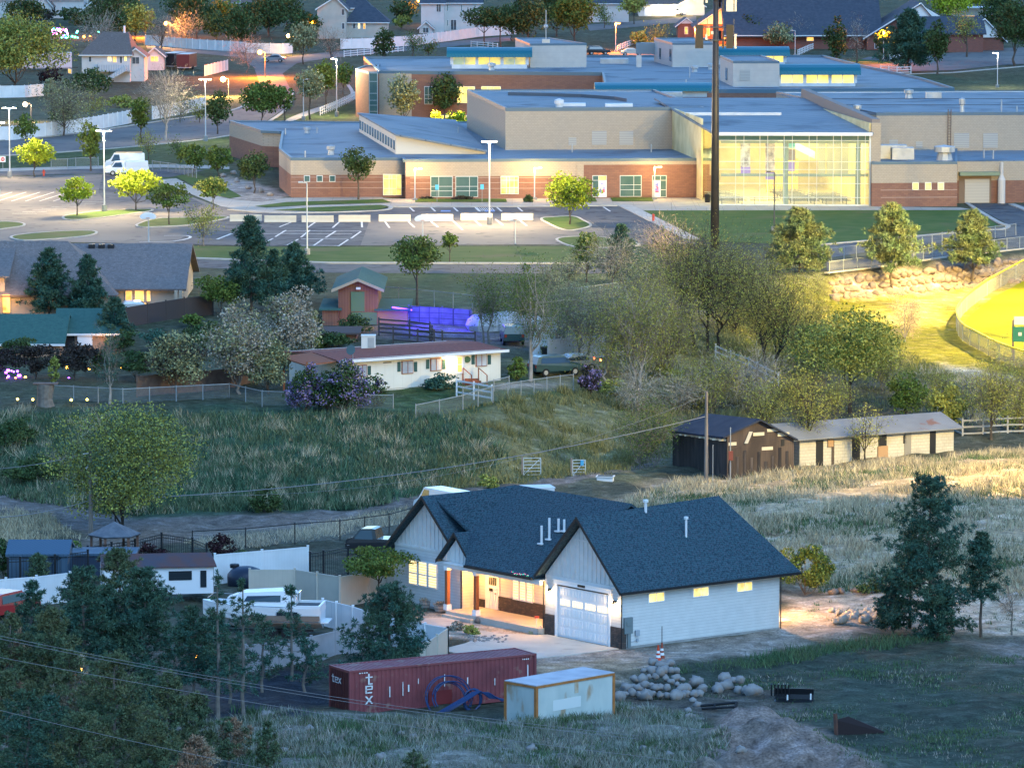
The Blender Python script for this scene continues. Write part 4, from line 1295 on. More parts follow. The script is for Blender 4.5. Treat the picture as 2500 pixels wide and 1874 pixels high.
# right-hand blocks
Pr=rp(2130,505,Zg);zr_=zat(Pr,398)
Pr1=rp(2341,507,Zg)
lowr=[rp(*q,zr_) for q in [(2128,398),(2337,397),(2337,360),(2128,360)]]
zrb=zat(Pr,447)
mb=MB();rprism(mb,lowr,Zg-.3,zrb);mb.build("brick_base",M_BRICK,school,world=True)
mb=MB();rprism(mb,lowr,zrb,zr_-.1);mb.build("block_wall",M_BLOCK,school,world=True)
mb=MB();rprism(mb,lowr,zr_-.1,zr_);mb.build("roof",M_MEMB,school,world=True)
mb=MB();parapet(mb,lowr[:2]+lowr[2:],zr_,.15);mb.build("parapet",M_CAP,school,world=True)
Ar,Br=lowr[0],lowr[1]
for x in (2227,2258,2289):window(school,Ar,Br,(x,445,x+16,464),M_ALU,M_GLOWY,1.5)
mb=MB()
for y in (463,481):wbox(mb,Ar,Br,(2150,y,2337,y+1.4),.02)
mb.build("pale_course",M_STRIPE,school,world=True)
z2=zat(rp(2360,495,Zg),392)
lowq=[rp(*q,z2) for q in [(2337.5,393),(2640,391),(2640,366),(2337.5,368)]]
zq=zat(rp(2360,495,Zg),440)
mb=MB();rprism(mb,lowq,Zg-.3,zq);mb.build("brick_base",M_BRICK,school,world=True)
mb=MB();rprism(mb,lowq,zq,z2-.1);mb.build("block_wall",M_BLOCK,school,world=True)
mb=MB();rprism(mb,lowq,z2-.1,z2);mb.build("roof",M_MEMB,school,world=True)
Aq,Bq=lowq[0],lowq[1]
dk=wpart("loading_recess",mat("recess_brown",(.20,.14,.10),.9),school,Aq,Bq,(2341,428,2420,496),.05)
wpart("roller_door",mat("roller_door_metal",(.45,.41,.36),.5,lines=[('z',.35,.12,(.33,.3,.27))]),school,Aq,Bq,(2355,437,2415,495),.12)
wpart("door_lintel",M_GREENF,school,Aq,Bq,(2340,419,2443,428),.9)
mb=MB();a=onwall(Aq,Bq,2443,498);mb.tube([(a[0],a[1]-.9,Zg),(a[0],a[1]-.9,Zg+2.8),(a[0],a[1]-.9,Zg+3.4),(a[0],a[1]-.9,zat(a,395))],[.45,.45,.2,.18],12);mb.build("downpipe",mat("pale_pipe",(.55,.5,.46),.6),school,world=True)
Pbig=rp(2150,366,zr_);zbg=zat(Pbig,279)
big=[rp(*q,zbg) for q in [(2140,279),(2800,276),(2700,224),(1895,227),(2040,268)]]
mb=MB();rprism(mb,big,zr_-.5,zbg-.15);mb.build("hall_wall",M_BLOCK,school,world=True)
mb=MB();rprism(mb,big,zbg-.15,zbg);mb.build("hall_roof",M_MEMB,school,world=True)
mb=MB();parapet(mb,[big[0],big[1],big[2],big[3]],zbg,.2);mb.build("hall_parapet",M_CAP,school,world=True)
mb=MB();wbox(mb,big[3],big[2],(1900,224,2600,231),.35,-.32);mb.build("roof_flashing",M_PWHITE,school,world=True)
mb=MB()
for y in (242,257):
    a,b=rp(2000,y,zbg),rp(2700,y-2,zbg);mb.cut().box(a[0],b[0],a[1],a[1]+.5,zbg,zbg+.06)
pieces(mb,"roof_seam",mat("dark_roof_seam",(.08,.095,.115),.8),school,world=True)
Ab,Bb=big[0],big[1]
for r_ in ((2171,341,2192,361),(2236,346,2252,361),(2329,325,2366,361),(2400,325,2436,361)):wpart("louvre",M_LOUV,school,Ab,Bb,r_,.06)
# pier at the end of the glass, with the sloping parapet wall behind it
mb=MB();wbox(mb,Pb,Pb+e1*5,(2127,300,2150,447),.1,1.2);mb.build("block_pier",M_BLOCK,school,world=True)
mb=MB();wbox(mb,Pb,Pb+e1*5,(2127,447,2150,505),.1,1.2);mb.build("brick_pier",M_BRICK,school,world=True)
a,b=at2(WA+.2,.6,zf),at2(WA+.2,50,zf+1.2)
mb=MB();t=np.array([.9,0,0])
mb.add([a,b,b+t,a+t]+[p+np.array([0,0,1.5]) for p in (a,b,b+t,a+t)],[(0,3,2,1),(4,5,6,7),(0,1,5,4),(1,2,6,5),(2,3,7,6),(3,0,4,7)])
mb.build("parapet_wall",mat("brown_parapet",(.24,.20,.18),.8),school,world=True)
# ladder
mb=MB()
for x in (2314,2321):a=onwall(Ab,Bb,x,320);mb.tube([(a[0],a[1]-.3,zr_),(a[0],a[1]-.3,zbg+.6)],.05,4)
a,b=onwall(Ab,Bb,2314,320),onwall(Ab,Bb,2321,320)
for k in range(14):z=zr_+.2+k*.34;mb.tube([(a[0],a[1]-.3,z),(b[0],b[1]-.3,z)],.03,4)
mb.build("roof_ladder",mat("rusty_ladder",(.20,.13,.09),.8),school,world=True)
# rear wing
Pq=rp(930,293,Zg);zq2=zat(Pq,178)
rear=[rp(*q,zq2) for q in [(925,178),(1470,182),(1480,224),(1900,224),(2330,220),(2250,195),(2115,166),(2010,140),(1430,140),(1100,143),(888,144)]]
mb=MB();rprism(mb,rear,Zg-.3,zq2-.15);mb.build("rear_wall",M_BRICK,school,world=True)
mb=MB();rprism(mb,rear,zq2-.15,zq2);mb.build("rear_roof",M_MEMB,school,world=True)
mb=MB();parapet(mb,rear,zq2,.35);mb.build("rear_parapet",M_CAP,school,world=True)
mb=MB();wbox(mb,rear[10],rear[9],(895,144,1098,152),.35,-.32)
mb.cut();wbox(mb,rear[8],rear[7],(1435,140,2008,144),.35,-.32)
pieces(mb,"roof_flashing",M_PWHITE,school,world=True)
Aw,Bw=rear[0],rear[1]
wpart("tan_panel",M_BLOCK,school,Aw,Bw,(926,180,1005,300),.1)
window(school,Aw,Bw,(1036,211,1056,255),M_ALU,M_GLASSG,1.2,.1,(1046,),(232,241))
window(school,Aw,Bw,(1116,211,1160,252),M_ALU,M_GLOWY,1.2,.1,(1130,1145),(225,))
window(school,Aw,Bw,(1175,211,1223,221),M_ALU,M_GLOWY,1.2,.1,(1190,1206))
window(school,Aw,Bw,(1060,281,1140,305),M_ALU,M_GLOWY,1.2,.1,(1080,1100,1120))
Pt=rp(868,285,Zg);ztw=zat(Pt,170)
tw=[rp(*q,ztw) for q in [(868,170),(900,178),(925,178),(925,160),(890,162)]]
mb=MB();rprism(mb,tw,Zg-.3,ztw);mb.build("brick_tower",M_BRICK,school,world=True)
mb=MB();parapet(mb,tw,ztw,.15);mb.build("tower_parapet",M_CAP,school,world=True)
At,Bt=tw[1],tw[2]
window(school,At,Bt,(901,178,922,288),M_ALU,M_GLASSG,1.0,.12,(),(199,228,245,257,272))
# roof-top rooms
def room(rf,py_b,zr,m=M_BLOCKG):
    b0=rp(rf[0][0],py_b,zr);zt=zat(b0,rf[0][1])
    P=[rp(*q,zt) for q in rf]
    mb=MB();rprism(mb,P,zr-.2,zt-.05);mb.build("roof_room_wall",m,school,world=True)
    mb=MB();rprism(mb,P,zt-.05,zt);mb.build("roof_room_roof",M_MEMB,school,world=True)
    mb=MB();parapet(mb,P,zt,.15);mb.build("roof_room_parapet",M_CAP,school,world=True)
    mb=MB();wbox(mb,rp(rf[0][0],py_b,zr),rp(rf[1][0],py_b,zr),(rf[0][0],py_b-.5,rf[1][0],py_b+3),.15,-.05);mb.build("roof_flashing",M_PWHITE,school,world=True)
    return P
room([(1294,109),(1432,108),(1340,94),(1258,95)],165,zq2)
p=room([(1642,107),(1752,107),(1720,94),(1597,95)],164,zq2)
p2=room([(1790,152),(1903,152),(1860,137),(1758,138)],212,zq2)
wpart("louvre",M_LOUV,school,p2[0],p2[1],(1806,171,1831,197),.06)
mb=MB()
for (A_,B_,r_) in ((p[3],p[0],(1610,118,1614,145)),(p[3],p[0],(1635,120,1639,150)),(p2[3],p2[0],(1772,166,1776,196))):
    mb.cut();wbox(mb,A_,B_,r_,.08,-.01)
pieces(mb,"slit_window",M_GLASSD,school,world=True)
def barrel(x0,x1,ytop,yeave,ywin,ybase,zr,pane,nwin,name="barrel"):
    """long glazed roof lantern under a curved teal roof"""
    a,b=rp(x0,ybase,zr),rp(x1,ybase,zr);b[1]=a[1]+(b[0]-a[0])*math.tan(R(6.5))*0;b=np.array([b[0],a[1],zr])
    zs,zw,ze,zt=zr,zat(a,ywin),zat(a,yeave),zat(a,ytop)
    D=6.0;kz=max(1.0,(zt-ze)*1.0)
    mb=MB();mb.box(a[0],b[0],a[1],a[1]+D,zs,zw);mb.build("lantern_base",M_PWHITE,school,world=True)
    mb=MB();mb.box(a[0]+.1,b[0]-.1,a[1]+.1,a[1]+D-.1,zw,ze);mb.build("lantern_glazing",pane,school,world=True)
    mb=MB()
    for i in range(nwin+1):
        x=a[0]+(b[0]-a[0])*i/nwin;mb.box(x-.25,x+.25,a[1]-.02,a[1]+.3,zw,ze)
        if i<nwin:xm=x+(b[0]-a[0])/nwin/2;mb.box(xm-.06,xm+.06,a[1]+.03,a[1]+.2,zw,ze)
    mb.build("lantern_mullion",M_PWHITE,school,world=True)
    prof=[]
    for k in range(9):
        an=math.pi*(k/8)
        prof.append((a[1]+D/2-math.cos(an)*(D/2+.7),ze-.05+math.sin(an)*(zt-ze)*1.12))
    prof=[(q[0],q[1]) for q in prof]
    mb=MB();mb.profile(prof,'x',a[0]-.8,b[0]+.8);mb.build("barrel_roof",M_TEAL,school,world=True)
barrel(1103,1287,119,139,158,168,zq2,mat("half_lit_glazing",(.25,.3,.2),.3,(1,.66,.12),.3,emit=(.9,.6,.12),es=.7),3)
barrel(1755,1916,117,136,152,158,zq2,M_GLOWY,3)
barrel(1903,2088,160,182,203,211,zq2,M_GLOWY,3)
barrel(1466,1726,205,222,227,237,zq2,M_PWHITE,3)
# roof plant
M_PLANT=mat("roof_plant_metal",(.48,.48,.48),.5,(.38,.38,.38),1.0,metal=.3)
mb=MB()
def rbox(px,py,z,w_,d_,h_):
    a=rp(px,py,z);mb.cut().box(a[0]-w_/2,a[0]+w_/2,a[1],a[1]+d_,z,z+h_)
def rvent(px,py,z,r_,h_):
    a=rp(px,py,z);mb.cut().lathe(a[0],a[1],[(r_,z),(r_*.8,z+h_*.5),(r_*1.3,z+h_*.55),(r_*1.3,z+h_*.9),(r_*.2,z+h_)],9)
rbox(1500,156,zq2,4.5,2.2,.8);rbox(1560,165,zq2,.8,.8,1.9);rbox(1660,235,zq2,4,2.5,1.2);rbox(1640,243,zq2,3,2,1.0)
rbox(2182,388,zr_,3.2,2.4,1.6);rbox(2205,390,zr_,2.6,2.0,1.4)
rvent(2306,391,zr_,1.0,1.8);rvent(750,326,zl,.35,.9);rvent(808,378,zl,.4,1.2);rvent(2093,277,zbg,.4,1.1);rvent(2219,240,zbg,.5,1.2);rbox(2280,240,zbg,2.0,1.2,.8)
rvent(2349,274,zbg,.3,1.8);rvent(1696,176,zq2,.45,1.0);rvent(1735,170,zq2,.45,1.0);rvent(1200,172,zq2,.5,1.2)
for (x,y,z,hh) in ((697,331,zl,.9),(774,326,zl,.8),(745,384,zl,.8),(1118,340,zl,1.6),(1081,322,zl,.6),(1397,372,zl,1.0),(1590,372,zl,1.0),(2402,386,zr_,1.0),(2425,388,zr_,1.0),(2445,275,zbg,1.6),(2483,275,zbg,.8),(1675,232,zq2,2.2),(1684,190,zq2,2.0)):
    a=rp(x,y,z);mb.cut().tube([(a[0],a[1],z),(a[0],a[1],z+hh)],.09,6)
pieces(mb,"roof_vent",M_PLANT,school,world=True)
mb=MB();a=rp(1575,150,zq2);mb.add([(a[0]-1.5,a[1],zq2+1.2),(a[0]+3.5,a[1]-3,zq2+1.2),(a[0]+4.6,a[1]-1.6,zq2+1.2),(a[0]-.4,a[1]+1.6,zq2+1.2)]+[(a[0]-1.5,a[1],zq2+3),(a[0]+3.5,a[1]-3,zq2+3),(a[0]+4.6,a[1]-1.6,zq2+3),(a[0]-.4,a[1]+1.6,zq2+3)],[(0,3,2,1),(4,5,6,7),(0,1,5,4),(1,2,6,5),(2,3,7,6),(3,0,4,7)])
mb.build("air_handler",mat("grey_air_handler",(.25,.27,.28),.6),school,world=True)
# antenna mast
mb=MB();a=rp(1333,100,zq2+4.5);mb.tube([(a[0],a[1],a[2]),(a[0],a[1],zat(a,25))],.08,6);mb.ball((a[0],a[1],zat(a,65)),.35,8);mb.box(a[0]-.6,a[0]+.6,a[1]-.5,a[1]+.5,a[2]-.3,a[2]+.25);mb.build("antenna_mast",M_GALV,school,world=True)
# lunch tables inside
def lunch_table():
    t=thing("cafeteria_table","long lunch table with benches behind the school's glass wall","table",(0,0,0),0,"rows of lunch tables in the lit cafeteria")
    m1=MB();m1.box(-1.75,1.75,-.4,.4,.70,.76);m1.build("table_top",mat("grey_table",(.20,.21,.21),.5),t)
    for s_ in (-1,1):
        m1=MB();m1.box(-1.75,1.75,s_*.75-.15,s_*.75+.15,.42,.47);m1.build("bench",mat("dark_bench",(.06,.08,.09),.5),t)
    m1=MB()
    for x in (-1.2,1.2):m1.box(x-.04,x+.04,-.7,.7,.38,.42);m1.box(x-.04,x+.04,-.05,.05,0,.7);m1.box(x-.05,x+.05,-.6,.6,0,.05)
    m1.build("frame",MATS["dark_bench"],t)
    return t
lt= None
for (u,vs) in ((2.2,(2.0,4.5,7,9.5,12,14.5)),(6.2,(2.6,)),(10.8,(2.2,4.6,7,9.4,11.8,14.2,16.6)),(14.6,(2.2,4.6,7,9.4,11.8))):
    for v in vs:
        q=at2(u,v,Zg+.05)
        if lt is None:lt=lunch_table();lt.location=q
        else:copy_tree(lt,q)
# ------------------------------------------------------------------ fences
M_VINYL=mat("white_vinyl",(.70,.71,.72),.5,(.62,.63,.64),.8,lines=[('h',.3,.04,(.55,.56,.58))])
M_VINYLT=mat("tan_vinyl",(.50,.45,.38),.6,(.44,.40,.34),.8,lines=[('h',.3,.04,(.40,.36,.31))])
M_IRON=mat("black_iron",(.014,.015,.018),.5)
M_WOODF=mat("weathered_fence_wood",(.20,.13,.10),.9,(.14,.09,.07),2.0,lines=[('h',.15,.08,(.06,.04,.035))])
M_MESH=mat("chain_link_mesh",(.30,.32,.33),.5,alpha=.10)
M_STEELP=mat("grey_steel_post",(.30,.32,.33),.5,metal=.3)
def fence(pts,h,kind,label,pitch=2.4,m=None,group=None,cat="fence",world=None,rails=3,pt=.07):
    P=[G(*p) for p in pts] if world is None else [np.asarray(p,float) for p in world]
    base=P[0]
    nm={'panel':'panel_fence','rail':'rail_fence','chain':'chain_link_fence','iron':'iron_fence'}[kind]
    t=thing(nm,label,cat,base,0,group)
    posts=[];pan=MB();RL={};rl= None;pk=MB()
    for a,b in zip(P[:-1],P[1:]):
        L=np.linalg.norm((b-a)[:2]);n=max(1,int(round(L/pitch)))
        for i in range(n):
            q0=a+(b-a)*i/n;q1=a+(b-a)*(i+1)/n
            for q in (q0,q1):q[2]=hz(q[0],q[1])
            posts.append(q0)
            d=(q1-q0);d[2]=0;d/=np.linalg.norm(d);s_=np.array([-d[1],d[0],0])
            def bar(mb,z0,z1,th,off=0):
                if mb is None:mb=RL.setdefault(round((z0+z1)*50),MB())
                vs=[]
                for dz in (0,1):
                    for q,sg in ((q0,-1),(q1,-1),(q1,1),(q0,1)):
                        v=q+s_*(sg*th/2+off);vs.append((v[0],v[1],q[2]+(z1 if dz else z0)))
                mb.add(vs,[(0,3,2,1),(4,5,6,7),(0,1,5,4),(1,2,6,5),(2,3,7,6),(3,0,4,7)])
            if kind=='panel':
                bar(pan,.04,h-.06,.05);bar(rl,h-.1,h-.0,.085);bar(rl,.0,.14,.085)
            elif kind=='rail':
                for k in range(rails):z=h*(.22+.72*k/max(1,rails-1));bar(rl,z-.065,z+.065,.05)
            elif kind=='chain':
                bar(rl,h-.04,h+.02,.05);bar(pan,.05,h-.04,.006)
            elif kind=='iron':
                for z in (h-.05,h-.25,.15):bar(rl,z-.025,z+.025,.04)
                m_=int(np.linalg.norm(q1-q0)/.22)
                for k in range(1,m_):
                    q=q0+(q1-q0)*k/m_;pk.box(q[0]-.012,q[0]+.012,q[1]-.012,q[1]+.012,q[2]+.05,q[2]+h-.05)
    posts.append(P[-1])
    mt=m or {'panel':M_VINYL,'rail':M_VINYL,'chain':M_STEELP,'iron':M_IRON}[kind]
    if pan.v:pan.build("panel" if kind=='panel' else "mesh",mt if kind=='panel' else M_MESH,t,world=True)
    for r_ in RL.values():r_.build("rail",mt,t,world=True)
    if pk.v:pk.build("picket",mt,t,world=True)
    pm=mt
    if kind=='panel' and m is None:pm=M_PVC
    for q in posts[:90]:
        mb=MB();s2=pt
        if kind=='chain':mb.tube([(q[0],q[1],q[2]-.1),(q[0],q[1],q[2]+h+.08)],.045,6)
        else:
            mb.box(q[0]-s2,q[0]+s2,q[1]-s2,q[1]+s2,q[2]-.1,q[2]+h+.06)
            mb.box(q[0]-s2-.015,q[0]+s2+.015,q[1]-s2-.015,q[1]+s2+.015,q[2]+h+.06,q[2]+h+.1)
        mb.build("post",pm,t,world=True)
    return t

# ------------------------------------------------------------------ houses
M_STUC=mat("beige_stucco",(.50,.44,.38),.9,(.44,.39,.34),.6)
M_STUCP=mat("pale_stucco",(.60,.56,.54),.9,(.54,.51,.49),.6)
M_STUCB=mat("tan_stucco",(.42,.34,.27),.9,(.37,.30,.24),.6)
M_CREAM=mat("cream_siding",(.62,.56,.48),.8,(.55,.5,.43),.8,lines=[('z',.22,.06,(.45,.40,.35))])
M_SHBR=mat("brown_shingle",(.17,.125,.105),.9,(.13,.10,.088),2.2,stain=((.22,.17,.15),5.0,.55,.68))
M_SHGR=mat("grey_brown_shingle",(.20,.165,.155),.9,(.145,.125,.12),2.6,stain=((.26,.22,.21),6.0,.55,.68))
M_SHDK=mat("slate_shingle",(.045,.055,.075),.9,(.065,.075,.095),1.5)
M_SHGN=mat("green_shingle",(.035,.10,.085),.9,(.05,.12,.10),2.5,stain=((.03,.075,.07),6.0,.55,.7))
M_SHRD=mat("red_brown_shingle",(.24,.075,.055),.9,(.17,.058,.046),3.0,stain=((.21,.10,.085),7.0,.55,.7))
M_TRIM=mat("white_trim",(.70,.70,.70),.6)
M_GLOWO=mat("amber_lit_window",(1.0,.52,.13),.6,(.45,.20,.04),1.2,emit=(1.0,.50,.12),es=1.4)
M_WIN=mat("dark_pane",(.05,.065,.08),.12,(.10,.12,.14),1.0,spec=.7)
M_BRKF=mat("church_brick",(.21,.075,.055),.9,brick=(.5,.16,(.23,.08,.06),(.18,.07,.055),(.2,.14,.12)))
def house_at(name,label,px,yb,cat="house",group=None):
    p=G(px,yb); return thing(name,label,cat,p,0,group)
def vol(par,x0,x1,yb,ye,yr,wall,roof,kind='side',D=9.0,ov=.45,ax=None,wins=(),fr=None,hipx=None,slope=0.0,trim=None,rt=.16,names=("wall","roof")):
    """one volume of a house: front wall between photo columns x0..x1, base / eave / ridge rows"""
    a=G(x0,yb);b=G(x1,yb+slope)
    if slope==0:b=np.array([b[0]*a[1]/b[1],a[1],b[2]]);b[0]=WY(x1,yb,a[1])[0]
    zb=min(a[2],b[2])-.3;ze=zat(a,ye)
    d=b-a;d[2]=0;L=np.linalg.norm(d);d/=L;n=np.array([-d[1],d[0],0])
    def q(u,v,z):c=a+d*u+n*v; return (c[0],c[1],z)
    mb=MB();mb.prism([q(0,0,0)[:2],q(L,0,0)[:2],q(L,D,0)[:2],q(0,D,0)[:2]],zb,ze)
    mid=a+d*L/2+n*(D/2 if kind!='gable' else -ov)
    zr=zat(mid,yr)
    rb=MB()
    if kind=='gable':
        ua=L/2 if ax is None else ((WY(ax,yr,a[1])[0]-a[0])/d[0])
        k=(zr-ze)/max(ua,.1)
        mb.add([q(0,0,ze),q(L,0,ze),q(ua,0,zr-.1),q(0,D,ze),q(L,D,ze),q(ua,D,zr-.1)],[(0,1,2),(5,4,3),(1,4,5,2),(0,2,5,3)])
        o2=ov
        rb.slab([q(-o2,-ov,ze-o2*(zr-ze)/max(ua,.1)),q(ua,-ov,zr+.08),q(ua,D,zr+.08),q(-o2,D,ze-o2*(zr-ze)/max(ua,.1))],rt)
        k2=(zr-ze)/max(L-ua,.1)
        rb.slab([q(ua,-ov,zr+.08),q(L+o2,-ov,ze-o2*k2),q(L+o2,D,ze-o2*k2),q(ua,D,zr+.08)],rt)
        if trim:
            tb=MB()
            for (u0,z0,u1,z1) in ((-o2,ze-o2*(zr-ze)/max(ua,.1),ua,zr+.08),(L+o2,ze-o2*k2,ua,zr+.08)):
                vs=[q(u0,-ov-.05,z0-.22),q(u1,-ov-.05,z1-.22),q(u1,-ov-.05,z1+.04),q(u0,-ov-.05,z0+.04),q(u0,-ov+.02,z0-.22),q(u1,-ov+.02,z1-.22),q(u1,-ov+.02,z1+.04),q(u0,-ov+.02,z0+.04)]
                tb.add(vs,[(0,1,2,3),(7,6,5,4),(0,4,5,1),(2,6,7,3),(1,5,6,2),(3,7,4,0)])
            tb.build("barge_board",trim,par,world=True)
    elif kind=='flat':
        rb.slab([q(-ov,-ov,ze+.15),q(L+ov,-ov,ze+.15),q(L+ov,D+ov,ze+.15),q(-ov,D+ov,ze+.15)],rt)
    else:
        h0,h1=(0,L) if kind=='side' else ((L*.3,L*.7) if hipx is None else [((WY(h_,yr,mid[1])[0]-a[0])/d[0]) for h_ in hipx])
        e0,e1_=(-ov,L+ov)
        if kind=='side':
            h0,h1=-ov,L+ov
            mb.add([q(0,0,ze),q(0,D,ze),q(0,D/2,zr-.12),q(L,0,ze),q(L,D,ze),q(L,D/2,zr-.12)],[(0,2,1),(3,4,5),(0,3,5,2),(1,2,5,4)])
        k=(zr-ze)/(D/2)
        zo=ze-ov*k*.6+.05
        rb.slab([q(e0,-ov,zo),q(e1_,-ov,zo),q(h1,D/2,zr),q(h0,D/2,zr)],rt)
        rb.slab([q(h0,D/2,zr),q(h1,D/2,zr),q(e1_,D+ov,zo),q(e0,D+ov,zo)],rt)
        if kind=='hip':
            rb.slab([q(e0,-ov,zo),q(h0,D/2,zr),q(e0,D+ov,zo)],rt)
            rb.slab([q(e1_,-ov,zo),q(e1_,D+ov,zo),q(h1,D/2,zr)],rt)
        if trim:
            tb=MB();c0,c1=q(e0,-ov-.06,zo),q(e1_,-ov-.06,zo)
            tb.add([c0,c1,q(e1_,-ov+.02,zo),q(e0,-ov+.02,zo)]+[(p[0],p[1],zo-.18) for p in (c0,c1,q(e1_,-ov+.02,zo),q(e0,-ov+.02,zo))],[(3,2,1,0),(4,5,6,7),(0,1,5,4),(1,2,6,5),(2,3,7,6),(3,0,4,7)])
            tb.build("gutter",trim,par,world=True)
    mb.build(names[0],wall,par,world=True)
    if roof is not None:rb.build(names[1],roof,par,world=True)
    A,B=a.copy(),b.copy()
    for w_ in wins:
        pane={'d':M_WIN,'l':M_GLOWY,'o':M_GLOWO,'w':M_GLOWB,'g':M_GLASSG}[w_[4]]
        window(par,A,B,w_[:4],fr or M_TRIM,pane,1.0,.06,mull=((w_[0]+w_[2])/2,) if w_[2]-w_[0]>9 else ())
    return A,B,q,ze,zr

t=house_at("pale_house","pale stucco house with an arched window behind the big tree, top corner",60,45)
vol(t,-40,205,45,-2,-40,M_STUCP,M_SHBR,'side',12,wins=((41,0,68,26,'d'),(124,17,136,33,'d'),(150,16,161,34,'g')),trim=M_TRIM)
vol(t,88,126,48,12,-10,M_STUCP,M_SHBR,'gable',6,trim=M_TRIM)
vol(t,205,242,45,20,6,M_STUCB,M_SHBR,'gable',8,trim=M_TRIM)
t=house_at("brown_roof_house","cream house with a brown hip roof, balcony and outside stair",200,201)
A,B,q,ze,zr=vol(t,200,318,201,133,78,M_STUCP,M_SHBR,'hip',17,.5,hipx=(250,314),trim=M_TRIM,wins=((216,138,224,152,'d'),(262,138,273,151,'w'),(275,138,285,153,'o'),(292,138,299,155,'d'),(303,138,310,150,'l'),(212,172,226,184,'d')))
vol(t,311,353,199,134,119,M_STUCP,M_SHBR,'gable',8,trim=M_TRIM,wins=((322,139,341,157,'d'),))
vol(t,356,400,172,134,117,M_STUCP,M_SHBR,'gable',8,trim=M_TRIM,wins=((367,137,387,151,'o'),))
a_=G(160,192);b_=G(200,201)
window(t,a_,b_,(167,168,176,180),M_TRIM,M_GLOWO,1.0)
mb=MB();dz=onwall(A,B,280,171)[2];mb.box(*(lambda u,v:(u[0],v[0],u[1]-2.4,u[1]+.0))(onwall(A,B,241,170),onwall(A,B,320,170)),dz-.2,dz);mb.build("balcony_deck",mat("grey_deck",(.40,.40,.42),.8),t,world=True)
mb=MB();u,v=onwall(A,B,241,170),onwall(A,B,320,170)
mb.box(u[0],v[0],u[1]-2.4,u[1]-2.32,dz,dz+1.0);mb.box(u[0],u[0]+.08,u[1]-2.4,u[1],dz,dz+1.0);mb.build("balcony_railing",mat("pale_railing",(.55,.54,.56),.6,lines=[('x',.3,.4,(.35,.35,.38))]),t,world=True)
mb=MB();s0,s1=onwall(A,B,312,170),onwall(A,B,262,200)
mb.add([(s0[0],s0[1]-3.4,dz),(s0[0],s0[1]-2.4,dz),(s1[0],s1[1]-2.4,s1[2]),(s1[0],s1[1]-3.4,s1[2])]+[(s0[0],s0[1]-3.4,dz+.9),(s0[0],s0[1]-2.4,dz+.3),(s1[0],s1[1]-2.4,s1[2]+.3),(s1[0],s1[1]-3.4,s1[2]+.9)],[(0,1,2,3),(7,6,5,4),(0,4,5,1),(2,6,7,3),(1,5,6,2),(3,7,4,0)]);mb.build("outside_stair",MATS["pale_railing"],t,world=True)
mb=MB();p=onwall(A,B,295,85);mb.tube([(p[0],p[1]+8,zr-.2),(p[0],p[1]+8,zr+1.1)],.2,8);mb.build("chimney_pipe",M_PVC,t,world=True)
for (nm,lb,x0,x1,yb,ye,yr,wl,rf,kd,wins) in [
    ("tan_house","tan stucco house with blue-lit upper windows behind the treetops",548,640,32,6,-25,M_STUC,M_SHBR,'side',((585,2,588,8,'d'),(598,6,606,18,'d'))),
    ("dark_roof_house","white house with a dark roof seen between tall trees behind the mast",1440,1535,55,8,-20,M_STUCP,M_SHDK,'side',((1462,10,1466,18,'d'),)),
    ("white_long_building","long low white building behind yellow-lit treetops in the far corner",2330,2450,42,20,17,M_STUCP,M_TRIM,'side',((2345,38,2380,42,'o'),)),
    ("garage_house","house with a brightly lit white double garage behind the parked car",1560,1650,40,10,-20,M_STUCP,M_SHBR,'side',()),
    ("white_gable_house","small white-trimmed house next to the lit garage, half hidden by the mast",1650,1720,38,14,-4,M_STUCP,M_SHBR,'gable',())]:
    t=house_at(nm,lb,x0,yb);ab=vol(t,x0,x1,yb,ye,yr,wl,rf,kd,10,wins=wins,trim=M_TRIM)
    if nm=="garage_house":
        for (g0,g1) in ((1573,1590),(1612,1642)):wpart("garage_door",M_DOORW,t,ab[0],ab[1],(g0,18,g1,39),.06)
        for x in (1607,1648,1668):lamp("garage_light",onwall(ab[0],ab[1],x,14)-np.array([0,.6,0]),900,(1,.66,.3),size=.2)
        mb=MB()
        for x in (1607,1648):p=onwall(ab[0],ab[1],x,14);mb.cut().ball((p[0],p[1]-.3,p[2]),.28,8)
        pieces(mb,"garage_lamp",M_BULB,t,world=True)
t=house_at("two_storey_house","beige two-storey house with steep front gable and dark slate roofs",780,95)
vol(t,775,846,95,20,-6,M_STUC,M_SHDK,'gable',12,ax=818,trim=M_TRIM,wins=((833,22,842,38,'d'),(834,56,842,72,'d')))
vol(t,846,946,93,54,18,M_STUC,M_SHDK,'hip',11,hipx=(868,915),trim=M_TRIM,wins=((861,56,869,71,'d'),(873,56,880,71,'w'),(886,56,893,72,'o')))
vol(t,812,836,93,26,9,M_STUC,M_SHDK,'gable',3,trim=M_TRIM)
vol(t,845,905,30,18,-14,M_STUC,M_SHDK,'hip',8,hipx=(850,880),trim=M_TRIM)
t=house_at("white_two_storey_house","tall white house with dark shutters and a dark roof behind the white fence",1030,80)
vol(t,1028,1084,80,8,-18,M_STUCP,M_SHDK,'side',12,trim=M_TRIM,wins=((1065,10,1077,30,'d'),))
vol(t,1085,1175,76,7,-20,M_STUCP,M_SHDK,'side',12,trim=M_TRIM,wins=((1091,11,1095,28,'g'),(1125,11,1129,28,'g'),(1091,48,1095,64,'g'),(1100,48,1115,74,'d')))
t=house_at("garden_shed","small white garden shed with dark roof in front of the tall white house",1025,83,"shed")
vol(t,1024,1056,82,66,53,M_STUCP,M_SHDK,'gable',5,ax=1040,trim=M_TRIM,wins=((1032,67,1047,81,'d'),))
